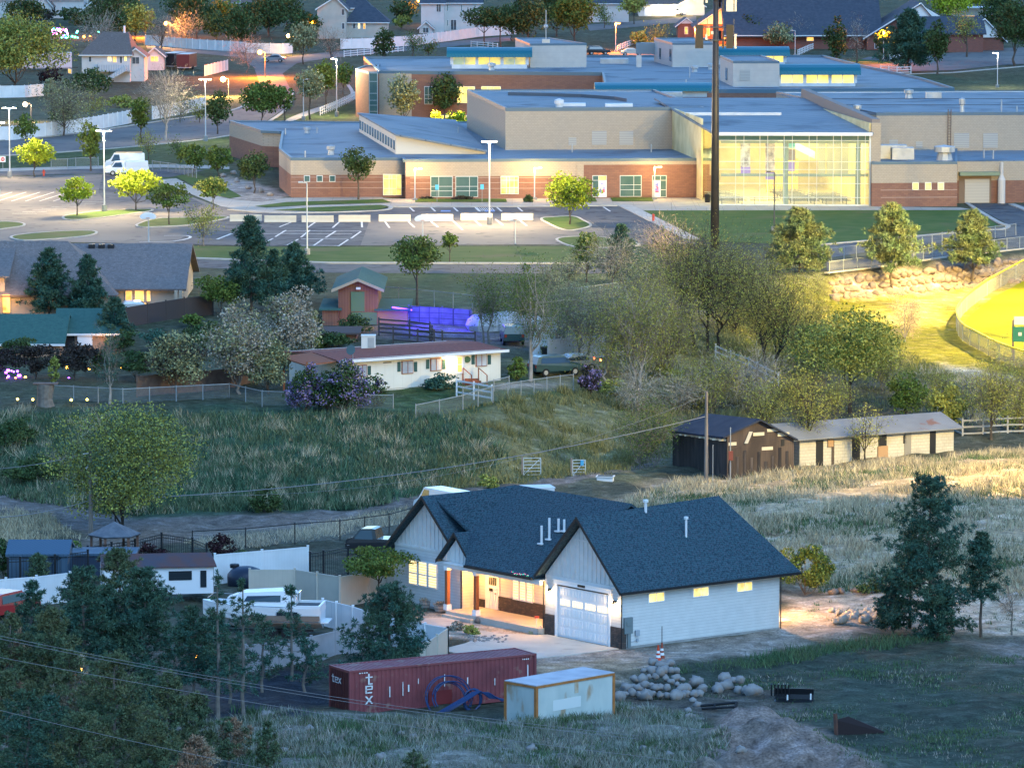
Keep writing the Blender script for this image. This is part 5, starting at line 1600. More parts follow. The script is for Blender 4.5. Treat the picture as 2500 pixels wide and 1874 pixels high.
# church
t=house_at("brick_church","long red brick church with a huge dark slate roof and white gables",1680,115,"church")
A,B,q,ze,zr=vol(t,1780,2140,120,82,-30,M_BRKF,M_SHDK,'side',34,1.2,trim=M_TRIM,wins=((1969,84,1987,101,'o'),(1880,86,1890,102,'d')),rt=.4)
vol(t,2116,2318,122,88,8,M_BRKF,M_SHDK,'gable',22,.8,ax=2248,trim=M_TRIM,wins=((2135,89,2144,119,'d'),),rt=.4)
vol(t,1702,1812,108,60,18,M_BRKF,M_SHDK,'gable',16,.8,ax=1766,trim=M_TRIM,wins=((1725,64,1733,88,'o'),(1765,64,1778,96,'o')),rt=.3)
vol(t,1655,1697,92,60,45,M_BRKF,M_SHDK,'gable',10,.6,trim=M_TRIM,wins=((1671,66,1680,84,'o'),),rt=.3)
vol(t,2340,2450,124,93,46,M_BRKF,M_SHDK,'gable',18,.7,ax=2404,trim=M_TRIM,rt=.3)
vol(t,2236,2400,128,80,40,M_BRKF,M_SHDK,'side',14,.6,rt=.3)
def gable_panel(par,x0,x1,y0,xa,ya,yb,o=.3):
    a=G(x0,yb);Z= lambda x,y:WY(x,y,a[1]-o)
    mb=MB();f_=[Z(x0,y0),Z(x1,y0),Z(xa,ya)];mb.add(f_+[p+np.array([0,.2,0]) for p in f_],[(0,1,2),(5,4,3),(0,3,4,1),(1,4,5,2),(2,5,3,0)])
    mb.build("white_gable",M_TRIM,par,world=True)
gable_panel(t,1706,1808,59,1766,21,108);gable_panel(t,2185,2306,46,2249,13,122);gable_panel(t,2348,2446,92,2404,50,124);gable_panel(t,1658,1694,58,1675,48,92)
lamp("church_porch_light",WY(1760,82,G(1760,108)[1]-5),2600,(1,.34,.06),size=.4)
lamp("church_porch_light",WY(1700,80,G(1700,100)[1]-6),1800,(1,.34,.06),size=.4)

# brown-roofed ranch house on the terrace (its roof faces us)
t=house_at("ranch_house","wide tan house with a grey-brown shingle roof and lit bay windows",300,765)
A,B,q,ze,zr=vol(t,20,440,760,702,594,M_STUCB,M_SHGR,'side',19,.6,trim=mat("brown_gutter",(.11,.08,.07),.6))
A2_,B2_,q2,z2e,z2r=vol(t,14,274,768,716,588,M_STUCB,M_SHGR,'hip',14,.5,hipx=(-40,165),trim=MATS["brown_gutter"])
vol(t,-120,12,768,672,590,M_STUCB,M_SHGR,'side',15,.5)
wpart("lit_entry",M_GLOWO,t,A2_,B2_,(8,718,25,762),.5)
window(t,A,B,(306,707,323,740),M_TRIM,M_GLOWO,1.2,.15);window(t,A,B,(329,707,352,738),M_TRIM,M_GLOWO,1.2,.15);window(t,A,B,(358,707,368,736),M_TRIM,M_GLOWO,1.0,.15)
mb=MB()
for x in (432,443):p=G(x,762);mb.cut().box(p[0]-.15,p[0]+.15,p[1]-1.2,p[1]-.9,p[2]-.2,ze-.1)
pieces(mb,"porch_post",M_STUCB,t,world=True)
mb=MB()
for x in (225,249,272):p=q((WY(x,600,A[1]+9)[0]-A[0]),8.6,zr-.25);mb.cut().box(p[0]-.3,p[0]+.3,p[1]-.3,p[1]+.3,p[2]-.2,p[2]+.25)
pieces(mb,"roof_vent",M_BLACK,t,world=True)
lamp("bay_window_light",(lambda p:p+np.array([0,-1.6,0]))(onwall(A,B,340,720)),30,(1,.55,.18),size=.4)
lamp("entry_light",onwall(A2_,B2_,14,716)+np.array([0,-1.8,0]),160,(1,.5,.14),size=.2)
# green-roofed house below it
t=house_at("green_roof_house","low house with green shingle roof, open carport and orange brick end",140,850)
A,B,q,ze,zr=vol(t,142,282,856,811,752,mat("warm_stucco",(.36,.24,.17),.9),M_SHGN,'side',9,.5,trim=M_TRIM)
vol(t,-90,146,868,836,766,MATS["warm_stucco"],M_SHGN,'side',10,.5,trim=M_TRIM)
wpart("carport_opening",M_BLACK,t,A,B,(146,818,182,850),.05);wpart("white_boat_cover",M_PVC,t,A,B,(190,818,226,842),.4)
lamp("carport_light",onwall(A,B,262,812)+np.array([0,-1.5,-.4]),60,(1,.5,.18),size=.2)
# barn
t=house_at("red_barn","tall red-brown barn with green roof and green loft door",800,790,"barn")
M_BARN=mat("barn_boards",(.25,.115,.07),.9,(.18,.085,.055),1.2,lines=[('h',.25,.10,(.12,.05,.035))],stretch=(1,1,.2))
M_GNDOOR=mat("green_door",(.10,.17,.09),.8)
A,B,q,ze,zr=vol(t,826,922,792,700,683,M_BARN,M_SHGN,'gable',13,.6,ax=874,trim=mat("tan_trim",(.40,.32,.22),.7))
wpart("loft_door",M_GNDOOR,t,A,B,(857,712,890,760),.08);wpart("main_door",M_GNDOOR,t,A,B,(857,762,920,796),.09)
vol(t,787,826,794,757,746,M_BARN,M_SHGN,'flat',10,.3);vol(t,922,995,792,758,746,mat("orange_barn_wall",(.36,.18,.10),.9),M_SHGN,'flat',10,.3)
mb=MB();p=onwall(A,B,875,706);mb.box(p[0]-.2,p[0]+.2,p[1]-.3,p[1],p[2],p[2]+.2);mb.build("loft_lamp",M_PVC,t,world=True)
lamp("barn_lamp",onwall(A,B,905,768)+np.array([0,-2.6,0]),60,(1,.55,.22),size=.2)
t=house_at("low_barn_shed","low brown-roofed shed in front of the red barn",775,830,"shed")
vol(t,776,870,836,812,796,M_BARN,mat("dark_brown_roof",(.09,.065,.06),.9),'side',5,.4)
# mobile home
t=house_at("mobile_home","long cream mobile home with red-brown roof, green shutters and lit door lamp",836,958)
A,B=G(836,962),G(1222,930)
d=(B-A)/np.linalg.norm(B-A);n=np.array([-d[1],d[0],0]);L=np.linalg.norm((B-A)[:2])
M_MOB=mat("cream_panel_wall",(.70,.66,.58),.8,(.64,.60,.53),.6,lines=[('h',1.2,.012,(.45,.40,.33))])
zt=zat(A,878);zb=A[2]
def mq(u,v,z):c=A+d*u+n*v; return (c[0],c[1],z)
mb=MB();mb.prism([mq(0,0,0)[:2],mq(L,0,0)[:2],mq(L,8.5,0)[:2],mq(0,8.5,0)[:2]],zb-.6,zt);mb.build("wall",M_MOB,t,world=True)
zrg=zat(np.array(mq(L*.5,4.2,0)),846)
mb=MB();mb.slab([mq(-.5,-.5,zt-.05),mq(L+.5,-.5,zt-.05),mq(L+.3,4.2,zrg),mq(-.3,4.2,zrg)],.14);mb.slab([mq(-.3,4.2,zrg),mq(L+.3,4.2,zrg),mq(L+.5,9,zt-.05),mq(-.5,9,zt-.05)],.14)
mb.prism([mq(.0,.1,0)[:2],mq(L,.1,0)[:2],mq(L,8.4,0)[:2],mq(0,8.4,0)[:2]],zt-.3,zt-.02)
mb.build("roof",M_SHRD,t,world=True)
mb=MB()
vs=[mq(-.5,-.58,zt-.22),mq(L+.5,-.58,zt-.22),mq(L+.5,-.5,zt-.22),mq(-.5,-.5,zt-.22)]
mb.add(vs+[(p[0],p[1],zt) for p in vs],[(0,3,2,1),(4,5,6,7),(0,1,5,4),(1,2,6,5),(2,3,7,6),(3,0,4,7)]);mb.build("gutter",M_TRIM,t,world=True)
M_REDT=mat("red_brown_trim",(.30,.10,.05),.7);M_SHUT=mat("dark_green_shutter",(.03,.085,.08),.7);M_CURT=mat("curtained_pane",(.30,.32,.36),.4,(.5,.5,.52),.8)
for (x0,y0,x1,y1) in ((872,890,895,920),(980,880,1008,912),(1050,874,1077,905),(1161,863,1188,894)):
    window(t,A,B,(x0,y0,x1,y1),M_REDT,M_CURT,1.6,.08,((x0+x1)/2,))
    for xs in ((x0-10,x0-2.5),(x1+2.5,x1+10)):
        if x0<900 and xs[0]<880: continue
        wpart("shutter",M_SHUT,t,A,B,(xs[0],y0+3,xs[1],y1-5),.05)
dr=wpart("door",M_DOORW,t,A,B,(1113,869,1129,911),.07)
mb=MB();wbox(mb,A,B,(1116,872,1126,888),.1,-.05);wbox(mb,A,B,(1116,890,1126,907),.1,-.05);o=mb.build("door_pane",M_GLOWO, None);_reparent(o,dr,t)
wpart("door_frame",M_TRIM,t,A,B,(1110,866,1132,912),.04)
mb=MB();p=onwall(A,B,1141,877);mb.tube([tuple(p+np.array([0,-.06,0])),tuple(p+np.array([0,-.14,0]))],.28,12);mb.build("wreath",mat("green_wreath",(.04,.10,.06),.9),t,world=True)
p=onwall(A,B,1104,880);mb=MB();mb.ball((p[0],p[1]-.18,p[2]),.11,8);mb.build("door_lamp",M_BULB,t,world=True)
lamp("door_lamp_light",p+np.array([-.1,-.6,.05]),75,(1,.66,.28),size=.1)
wpart("skirting_line",mat("dark_line",(.2,.18,.15),.9),t,A,B,(925,940,1221,941),.012)
wpart("house_sign",mat("dark_line",(.2,.18,.15)),t,A,B,(936,883,955,886),.05)
mb=MB()  # timber steps
for k in range(4):
    c=np.array(mq(L*.792+.0,-.6-k*.3,0));mb.box(c[0]-.6,c[0]+.6,c[1]-.16,c[1]+.16,zb,zb+.62-k*.16)
for sx in (-.65,.65):
    c0,c1=np.array(mq(L*.792,-.4,0)),np.array(mq(L*.792,-1.7,0));mb.tube([(c0[0]+sx,c0[1],zb+1.5),(c1[0]+sx,c1[1],zb+1.0)],.05,4)
    for c,zz in ((c0,1.5),(c1,1.0)):mb.box(c[0]+sx-.05,c[0]+sx+.05,c[1]-.05,c[1]+.05,zb,zb+zz)
mb.build("timber_steps",mat("red_timber",(.26,.09,.045),.8),t,world=True)
mb=MB();a=np.array(mq(-.5,.3,zt));mb.add([mq(-3.4,.2,zt-.35),mq(-.45,.2,zt-.2),mq(-.45,4.2,zrg-.1),mq(-3.4,4.2,zrg-.3)]+[mq(-3.4,.2,zt-.25),mq(-.45,.2,zt-.1),mq(-.45,4.2,zrg),mq(-3.4,4.2,zrg-.2)],[(0,3,2,1),(4,5,6,7),(0,1,5,4),(1,2,6,5),(2,3,7,6),(3,0,4,7)])
for v in (.3,4.0):c=mq(-3.2,v,0);mb.box(c[0]-.08,c[0]+.08,c[1]-.08,c[1]+.08,zb-.2,zt)
mb.build("carport",MATS["red_timber"],t,world=True)
# swamp cooler behind
p=G(950,852);t=thing("evaporative_cooler","white boxy evaporative cooler standing on the mobile home's roof edge","cooler",(p[0],p[1],zrg-.5))
c=np.array(mq(L*.37,5.2,0));t.location=(c[0],c[1],zrg-.25)
mb=MB();mb.box(-.58,.58,-.55,.55,.12,1.2);mb.box(-.62,.62,-.6,.6,1.2,1.27);mb.build("case",mat("cooler_metal",(.62,.62,.60),.6),t)
mb=MB();mb.box(-.05,.5,-.575,-.55,.25,1.1);mb.build("louvre",mat("cooler_louvre",(.4,.42,.42),.6,lines=[('z',.1,.4,(.25,.26,.27))]),t)
mb=MB();mb.box(-.5,.5,-.45,.45,-.1,.12);mb.build("base",M_BLACK,t)
p=mq(.9,-.2,zt);t=thing("satellite_dish","dark satellite dish on a bracket at the mobile home's roof corner","dish",p)
mb=MB();mb.tube([(0,0,0),(0,-.1,.6)],.03,5);mb.build("mast",M_GALV,t)
mb=MB()
mb.tube([(0,-.15,.75),(-.1,-.3,.8),(-.16,-.42,.83)],[.05,.32,.42],12);mb.build("dish",mat("dish_grey",(.08,.13,.14),.6),t)

# dark shed and stable
M_OLDW=mat("weathered_black_boards",(.075,.062,.058),.95,(.035,.03,.03),.8,lines=[('h',.28,.06,(.02,.018,.018))],stretch=(1,1,.25),stain=((.13,.10,.085),.9,.55,.68))
M_OLDB=mat("weathered_brown_boards",(.10,.074,.062),.95,(.05,.038,.034),.9,lines=[('h',.3,.06,(.05,.04,.035))],stretch=(1,1,.25))
M_PALEB=mat("pale_bare_board",(.55,.48,.36),.8)
t=house_at("dark_barn_shed","tumbledown black-boarded shed with pale planks nailed across its front gable",1778,1163,"shed")
CA,CB=G(1642,1135),G(1775,1166)
CC=G(1938,1150)
zeL=zat(CB,1066);zap=zat((CB+CC)/2,1028);zbk=zat(CA,1048)
ap=(CB+CC)/2;bk=CA+(CC-CB)
mb=MB();f_=[tuple(CB[:2])+(-.2,),tuple(CC[:2])+(-.2,),tuple(CC[:2])+(zeL*.86,),tuple(ap[:2])+(zap,),tuple(CB[:2])+(zeL,)]
mb.add(f_+[tuple(np.array(p)+np.array([0,.2,0])) for p in f_],[(0,1,2,3,4),(9,8,7,6,5),(0,5,6,1),(1,6,7,2)]);mb.build("front_wall",M_OLDB,t,world=True)
mb=MB();mb.add([tuple(CA[:2])+(-.2,),tuple(CB[:2])+(-.2,),tuple(CB[:2])+(zeL,),tuple(CA[:2])+(zbk,)]+[tuple(np.array(p)+np.array([.15,.1,0])) for p in (tuple(CA[:2])+(-.2,),tuple(CB[:2])+(-.2,),tuple(CB[:2])+(zeL,),tuple(CA[:2])+(zbk,))],[(0,1,2,3),(7,6,5,4),(3,2,6,7),(0,3,7,4),(1,5,6,2)])
mb.build("side_wall",M_OLDW,t,world=True)
apb=(CA+bk)/2
mb=MB();mb.prism([tuple(CC[:2]),tuple(bk[:2]),tuple(CA[:2])],-.2,zbk*.8);mb.build("rear_wall",M_OLDW,t,world=True)
mb=MB();o_=np.array([-.3,-.3,0])
mb.slab([tuple(CA[:2]+o_[:2])+(zbk-.05,),tuple(CB[:2]+o_[:2])+(zeL+.02,),tuple(ap[:2]+np.array([0,-.35]))+(zap+.2,),tuple(apb[:2])+(zat(apb,1008),)],.14)
mb.slab([tuple(apb[:2])+(zat(apb,1008),),tuple(ap[:2]+np.array([0,-.35]))+(zap+.2,),tuple(CC[:2]+np.array([.3,-.3]))+(zeL*.86,),tuple(bk[:2])+(zbk*.86,)],.14)
mb.build("roof",mat("dark_tar_roof",(.018,.024,.042),.9,(.03,.036,.055),.7),t,world=True)
mb=MB()
for r_ in ((1778,1079,1797,1087),(1838,1055,1865,1063),(1872,1046,1900,1053),(1898,1055,1926,1064),(1859,1090,1886,1098)):
    mb.cut();wbox(mb,CB,CC,r_,.07,-.02)
pieces(mb,"nailed_plank",M_PALEB,t,world=True)
a,b=onwall(CB,CC,1817,1082),onwall(CB,CC,1829,1053);mb=MB();u=np.array([.28,0,0]);y_=np.array([0,-.09,0])
mb.add([a+y_,a+u+y_,b+u+y_,b+y_,a,a+u,b+u,b],[(0,1,2,3),(7,6,5,4),(0,4,5,1),(2,6,7,3),(1,5,6,2),(3,7,4,0)]);mb.build("nailed_plank",M_PALEB,t,world=True)
mb=MB();a=[onwall(CB,CC,*p) for p in ((1781,1104),(1845,1074),(1933,1074),(1936,1148),(1784,1164))];y_=np.array([0,-.06,0])
mb.add([p+y_ for p in a]+a,[(0,4,3,2,1),(0,1,6,5),(1,2,7,6)]);mb.build("patched_boarding",M_OLDB,t,world=True)
mb=MB();wbox(mb,CB,CC,(1906,1072,1914,1088),.09,-.02);mb.build("opening",M_BLACK,t,world=True)
mb=MB()
for i in range(11):
    a=CA+(CB-CA)*(i+.5)/11;z=zbk+(zeL-zbk)*(i+.5)/11-.32;e=random.uniform(.25,.6)
    mb.cut().box(a[0]-e,a[0]+.1,a[1]-.25,a[1]-.15,z,z+.14)
pieces(mb,"rafter_end",M_PALEB,t,world=True)
mb=MB()
for i in range(9):
    a=CB+(CC-CB)*(i+.3)/9.5;h_=random.uniform(1.2,2.4);mb.cut().box(a[0],a[0]+.22,a[1]-.10,a[1]-.04,-.2,h_)
pieces(mb,"loose_board",M_OLDW,t,world=True)
t=house_at("block_stable","long pale block stable with a rusted grey tin roof and dark stall doors",1952,1137,"stable")
A,B=G(1952,1139),G(2328,1102)
d=(B-A)/np.linalg.norm((B-A)[:2]);n=np.array([-d[1],d[0],0]);L=np.linalg.norm((B-A)[:2])
M_PBLK=mat("pale_stable_block",(.50,.45,.35),.9,brick=(.5,.25,(.52,.47,.37),(.46,.42,.34),(.36,.33,.27)),col2=(.36,.31,.24),scale=.5,thr=(.5,.7))
M_TIN=mat("rusty_tin_roof",(.21,.215,.225),.6,(.17,.17,.175),.5,lines=[('h',.35,.12,(.14,.145,.15))],stain=((.20,.085,.045),.35,.62,.665))
z0,z1=zat(A,1073),zat(B,1040);zs=(z0+z1)/2
mb=MB();mb.prism([tuple((A+d*u+n*v)[:2]) for u,v in ((0,0),(L,0),(L,4.5),(0,4.5))],-.4,zs);mb.build("block_wall",M_PBLK,t,world=True)
zrr=zat(A+d*L*.5+n*2.6,1019)
mb=MB();q= lambda u,v,z:tuple((A+d*u+n*v)[:2])+(z,)
mb.slab([q(-1.0,-.5,zs-.02),q(L+.6,-.5,zs-.02),q(L+.6,2.6,zrr),q(-1,2.6,zrr)],.08);mb.slab([q(-1,2.6,zrr),q(L+.6,2.6,zrr),q(L+.6,5,zs),q(-1,5,zs)],.08);mb.build("tin_roof",M_TIN,t,world=True)
for (x0,y0,x1,y1,m) in ((1992,1075,2009,1138,0),(2030,1074,2036,1134,1),(2080,1070,2099,1126,0),(2144,1058,2164,1090,0),(2205,1062,2212,1082,0),(2270,1048,2284,1106,0),(2208,1050,2224,1112,2)):
    wpart("stall_door",[M_BLACK,M_OLDB,mat("grey_post_wall",(.24,.22,.19),.9)][m],t,A,B,(x0,y0,x1,y1),.05)
for r_ in ((2142,1088,2166,1122),(2020,1071,2033,1090)):wpart("stall_board",mat("bare_plywood",(.36,.22,.12),.8),t,A,B,r_,.12)
# ------------------------------------------------------------------ lamps, poles, mast
M_POLE=mat("pale_lamp_pole",(.55,.57,.60),.4,metal=.2)
M_POLED=mat("dark_pole",(.06,.06,.07),.5)
def pole(px,yb,yt,label,col=(1,.82,.55),power=3500,arm=2,m=None,head=True,grp=None,base=True,name="lamp_post",lit=True,r=None):
    p=G(px,yb);h=zat(p,yt)-p[2]
    t=thing(name,label,"lamp post",p,0,grp)
    r=r or max(.075,h*.0095)
    mb=MB();mb.tube([(0,0,0),(0,0,h)],[r*1.15,r*.75],8);mb.build("pole",m or M_POLE,t)
    if base:
        mb=MB();mb.tube([(0,0,-.1),(0,0,h*.09)],.32,10);mb.build("concrete_base",M_FOUND,t)
    L=.9
    for s_ in ((-1,1) if arm==2 else (arm,)):
        mb=MB();mb.box(min(0,s_*L),max(0,s_*L),-.05,.05,h-.06,h+.02);mb.box(min(s_*L*.45,s_*L),max(s_*L*.45,s_*L),-.2,.2,h+.02,h+.12)
        hd=mb.build("lamp_head",m or M_POLE,t)
        if lit:
            mb=MB();mb.box(min(s_*L*.5,s_*L*.96),max(s_*L*.5,s_*L*.96),-.17,.17,h-.03,h+.018);mb.build("lens",mat("lamp_lens_%d"%int(col[2]*100),(1,.9,.7),.4,emit=col,es=40),hd)
    if lit and power:
        lamp("lot_light",(p[0],p[1]-.1,p[2]+h-.15),power,col,size=.25)
    return t
WARM=(1,.76,.42);SOD=(1,.23,.012);COOL=(1,.86,.66)
pole(-4,478,300,"twin-headed lamp post by the no-entry sign at the lot's edge",WARM,13000)
pole(24,434,264,"twin-headed lamp post behind the yellow-lit round tree",WARM,7000)
pole(255,518,320,"tall lamp post between the two bright yellow-green trees",WARM,17000)
pole(502,345,194,"lamp post beside the street with a shaded crown of leaves around it",WARM,3600)
pole(741,293,194,"thin unlit post standing near the white rail fence",WARM,0,arm=1,lit=False)
pole(822,285,144,"lamp post glowing white above the curved footpath",WARM,9000,arm=-1)
pole(1195,549,346,"tall lamp post in the car park on a thick concrete foot",WARM,17000)
pole(1013,491,412,"short orange-lit post beside the first school doorway",(1,.62,.2),900,arm=1,base=True)
pole(1305,489,410,"short orange-lit post next to the second school doorway",(1,.62,.2),900,arm=1)
pole(1598,488,408,"short orange-lit post in front of the artwork door",(1,.62,.2),700,arm=1)
pole(750,622,446,"grey post with one arm rising behind the tall pine",WARM,0,arm=-1,lit=False)
pole(1890,566,420,"dark-topped lamp post on the lawn before the glass cafeteria",WARM,0,arm=-1,lit=False,m=M_POLED)
pole(2435,214,130,"white lamp post on the grass beyond the school roofs",COOL,2500,arm=-1)
pole(1941,138,75,"white post beside the church ramp",COOL,0,arm=-1,lit=False)
pole(1503,128,58,"orange-glowing lamp post above the church steps and parked car",SOD,16000,arm=1)
pole(1697,108,70,"orange-glowing lamp post before the church portico",SOD,9000,arm=1)
pole(2157,151,78,"orange-glowing lamp post on the church lawn",SOD,18000,arm=1)
def street_lamp(px,py,yb,label,col=SOD,power=3000,r=.34,grp="street lamps with glowing globes"):
    p=G(px,yb);h=zat(p,py)-p[2]
    t=thing("street_lamp",label,"street lamp",p,0,grp)
    mb=MB();mb.tube([(.9,0,0),(.9,0,h),(0,0,h+.25)],[.08,.05,.04],6);mb.build("pole",M_POLED,t)
    mb=MB();mb.ball((0,0,h),r,10);mb.build("globe",mat("globe_%d"%int(col[1]*100),(1,.7,.3),.4,emit=col,es=34),t)
    lamp("street_light",(p[0],p[1]-r-.2,p[2]+h),power,col,size=r)
street_lamp(344,38,92,"amber street lamp over the orange-lit white fence, higher of two",SOD,28000)
street_lamp(405,58,112,"pale amber street lamp before the orange-lit white fence",(1,.45,.10),9000,.32)
street_lamp(635,128,190,"amber street lamp at the road junction by the passing car",SOD,32000,.4)
street_lamp(545,194,236,"yellow street lamp among the budding trees at the bend",(1,.58,.16),14000,.45)
street_lamp(704,88,135,"small amber lamp beside the tall grey-green tree",(1,.5,.14),3000,.36)
street_lamp(62,255,298,"round white lamp behind the long white fence",(1,.68,.36),1600,.34)
street_lamp(1022,2,60,"amber lamp at the corner of the tall white house",SOD,1500,.34)
street_lamp(763,56,96,"tiny amber lamp by the beige two-storey house",SOD,500,.18)
street_lamp(1256,40,96,"tiny amber lamp between the dark tree crowns",SOD,700,.22)

# cell mast
p=G(1745,610);h=zat(p,-70)-p[2]
t=thing("cell_mast","very tall dark steel cell mast with two rings of antennas","mast",p)
mb=MB();mb.tube([(0,0,-.3),(0,0,h*.5),(0,0,h)],[.47,.38,.26],16);mb.build("shaft",mat("dark_mast_steel",(.022,.024,.034),.5,(.035,.033,.04),1.0),t,smooth=True)
for (y0,y1,k) in ((60,118,0),(-50,28,1)):
    za_,zb_=zat(p,y1)-p[2],zat(p,y0)-p[2]
    mb=MB()
    for z in (zb_-.3,(za_+zb_)/2-.4):
        mb.tube([(-1.9,-.4,z),(1.9,-.4,z)],.07,6);mb.tube([(-1.9,-.4,z),(0,1.6,z)],.07,6);mb.tube([(1.9,-.4,z),(0,1.6,z)],.07,6)
    mb.build("antenna_frame",mat("frame_steel",(.07,.07,.08),.5),t)
    M_ANT=mat("antenna_grey",(.02,.02,.026),.6);M_ANTL=mat("antenna_pale",(.52,.50,.46),.6)
    for i,(x,y,w_,m) in enumerate(((-1.75,-.55,.85,M_ANT),(-1.0,-.5,.2,M_ANTL),(1.45,-.55,.75,M_ANT),(2.05,-.5,.22,M_ANTL),(.5,1.3,.35,M_ANT),(-.4,-.7,.25,M_ANTL),(.75,-.6,.2,M_ANT))):
        z0=za_+(0 if i in (0,2) else .9*(i%3));z1=zb_-(0 if i in (0,2) else .7+.3*(i%2))
        mm=m if k==0 or i not in (0,2) else M_ANTL
        mb=MB();mb.box(x-w_/2,x+w_/2,y-.14,y+.14,z0,z1);mb.build("antenna",mm,t)
    mb=MB()
    for x in (-1.9,-.9,.8,1.9):mb.cut().tube([(x,-.4,zb_-1.2),(x,-.4,zb_+.6)],.035,5)
    pieces(mb,"whip_antenna",MATS["frame_steel"],t)
# stadium lights of the ball field, on poles beyond the picture's edge
def stadium(px,yb,hgt,tgt,label,power,spot=105):
    p=G(px,yb)
    t=thing("stadium_light",label,"stadium light",p,0,"floodlight poles round the ball field")
    mb=MB();mb.tube([(0,0,-.2),(0,0,hgt)],[.3,.16],10);mb.build("pole",M_POLE,t)
    mb=MB();mb.box(-1.8,1.8,-.08,.08,hgt-.1,hgt+.1);mb.box(-1.8,1.8,-.08,.08,hgt-1.1,hgt-.95);mb.build("crossarm",M_POLE,t)
    for k in range(6):
        x=-1.5+(k%3)*1.5;z=hgt+.35 if k<3 else hgt-.65
        mb=MB();mb.tube([(x,.25,z+.1),(x,-.1,z),(x,-.3,z-.08)],[.12,.3,.36],12);hd=mb.build("floodlight",M_POLE,t)
        mb=MB();mb.tube([(x,-.28,z-.09),(x,-.32,z-.10)],.33,12);mb.build("lens",mat("flood_lens",(1,1,.9),.4,emit=(1,.85,.45),es=90),hd)
    lamp("flood",(p[0],p[1],p[2]+hgt+.2),power,(1,.72,.22),'SPOT',.5,target=G(*tgt),spot=spot,blend=.5)
stadium(2640,735,21,(2330,800),"tall floodlight pole just outside the outfield fence",250000,150)
stadium(2950,900,21,(2420,770),"tall floodlight pole along the foul line of the ball field",300000,125)
stadium(2800,1230,19,(2270,1120),"tall floodlight pole by the stable end of the ball field",120000,110)

stadium(2625,850,22,(1900,640),"tall floodlight pole behind the scoreboard",330000,74)  # unseen pole, added to throw warm light onto the tree belt
# wooden utility poles and wires
M_UPOLE=mat("weathered_pole",(.24,.20,.175),.95,(.16,.135,.12),2.0,stretch=(1,1,.2))
def upole(px,yb,yt,label):
    p=G(px,yb);h=zat(p,yt)-p[2];t=thing("utility_pole",label,"utility pole",p)
    mb=MB();mb.tube([(0,0,-.4),(0,0,h)],[.17,.11],9);mb.build("pole",M_UPOLE,t); return t,p,h
t1,p1,h1=upole(1724,1172,955,"tall grey wooden pole in front of the dark shed")
t2,p2_,h2=upole(222,1308,1100,"wooden pole with a grey transformer can before the big willow")
mb=MB();mb.tube([(.38,-.1,h2*.60),(.38,-.1,h2*.72)],.17,12);mb.tube([(.38,-.1,h2*.72),(.38,-.1,h2*.76)],.05,6);mb.box(.05,.3,-.12,.0,h2*.68,h2*.70);mb.build("transformer",mat("transformer_grey",(.50,.54,.58),.5),t2)
mb=MB();mb.tube([(-.1,0,h2*.83),(-.32,-.05,h2*.79)],.07,6);mb.tube([(-.1,0,h2*.97),(-.6,-.05,h2*.96)],.04,6);mb.build("bracket",M_PVC,t2)
mb=MB();mb.tube([(.5,-.3,0),(.5,-.3,2.8)],.03,5);mb.tube([(1.85,-.2,0),(1.85,-.2,h1*.6)],.04,5);mb.build("service_pipe",M_GALV,t1)
mb=MB();mb.box(1.7,2.05,-.4,-.22,1.6,2.3);mb.build("meter_box",mat("red_brown_box",(.22,.06,.04),.7),t1)
def wire(a,b,sag,label,r=.018,m=None):
    a,b=np.asarray(a,float),np.asarray(b,float)
    P=[a+(b-a)*t+np.array([0,0,-4*sag*t*(1-t)]) for t in np.linspace(0,1,25)]
    mb=MB();mb.tube(P,r,4); return tag(mb.build("overhead_wire",m or mat("cable_grey",(.22,.22,.23),.6)),label,"wire","overhead wires")
wire(p2_+np.array([0,0,h2*.42]),p1+np.array([0,0,h1*.72]),1.2,"long service cable from the transformer pole to the pole by the shed",.03)
wire(p2_+np.array([0,0,h2*.42]),WY(-140,1262,p2_[1]-10),.5,"service cable leaving the transformer pole for the near side, lower one",.03)
wire(p2_+np.array([-.5,0,h2*.96]),WY(-140,1145,p2_[1]-10),.4,"thin cable from the transformer pole's bracket, upper one",.018)
wire(p2_+np.array([0,0,h2*.55]),p1+np.array([0,0,h1*.96]),3.0,"faint upper cable running over the scrub bank to the shed pole",.010)
wire(WY(-300,1485,236),WY(1560,1795,236),.6,"upper one of a close pair of power lines crossing before the pines",.011)
wire(WY(-300,1492,236.4),WY(1560,1803,236.4),.6,"lower one of a close pair of power lines crossing before the pines",.011)
wire(WY(-300,1543,232),WY(1700,1860,232),.5,"single power line crossing the pines under the close pair",.011)
wire(WY(-300,1655,228),WY(1300,1985,228),.5,"power line crossing low over the nearest pines",.011)

# ------------------------------------------------------------------ car-park furniture
M_BARR=mat("barrier_concrete",(.60,.53,.42),.9,(.52,.46,.37),1.0)
proto= None
for i,(x,y) in enumerate(((600,541),(684.5,543),(775.5,543),(865.5,542),(963.5,541),(1067.5,540),(1163.5,538),(1263,538))):
    p=G(x,y);lab=["concrete barrier at the dark-tarmac end of the row","concrete barrier second from the dark end of the row","concrete barrier just past the grey post with one arm","concrete barrier before the long curved lawn strip's tip",
                        "concrete barrier across from the first lit school doorway","concrete barrier partly behind the middle basketball board","concrete barrier beside the tall lamp post's foot","concrete barrier next to the bright tree island"][i]
    if proto is None:
        mb=MB();mb.profile([(-.3,0),(.3,0),(.3,.08),(.17,.3),(.11,.8),(-.11,.8),(-.17,.3),(-.3,.08)],'x',-1.8,1.8)
        proto=mb.build("concrete_barrier",M_BARR);proto.location=p;tag(proto,lab,"barrier","concrete barriers across the car park")
    else:copy_tree(proto,p,lab)
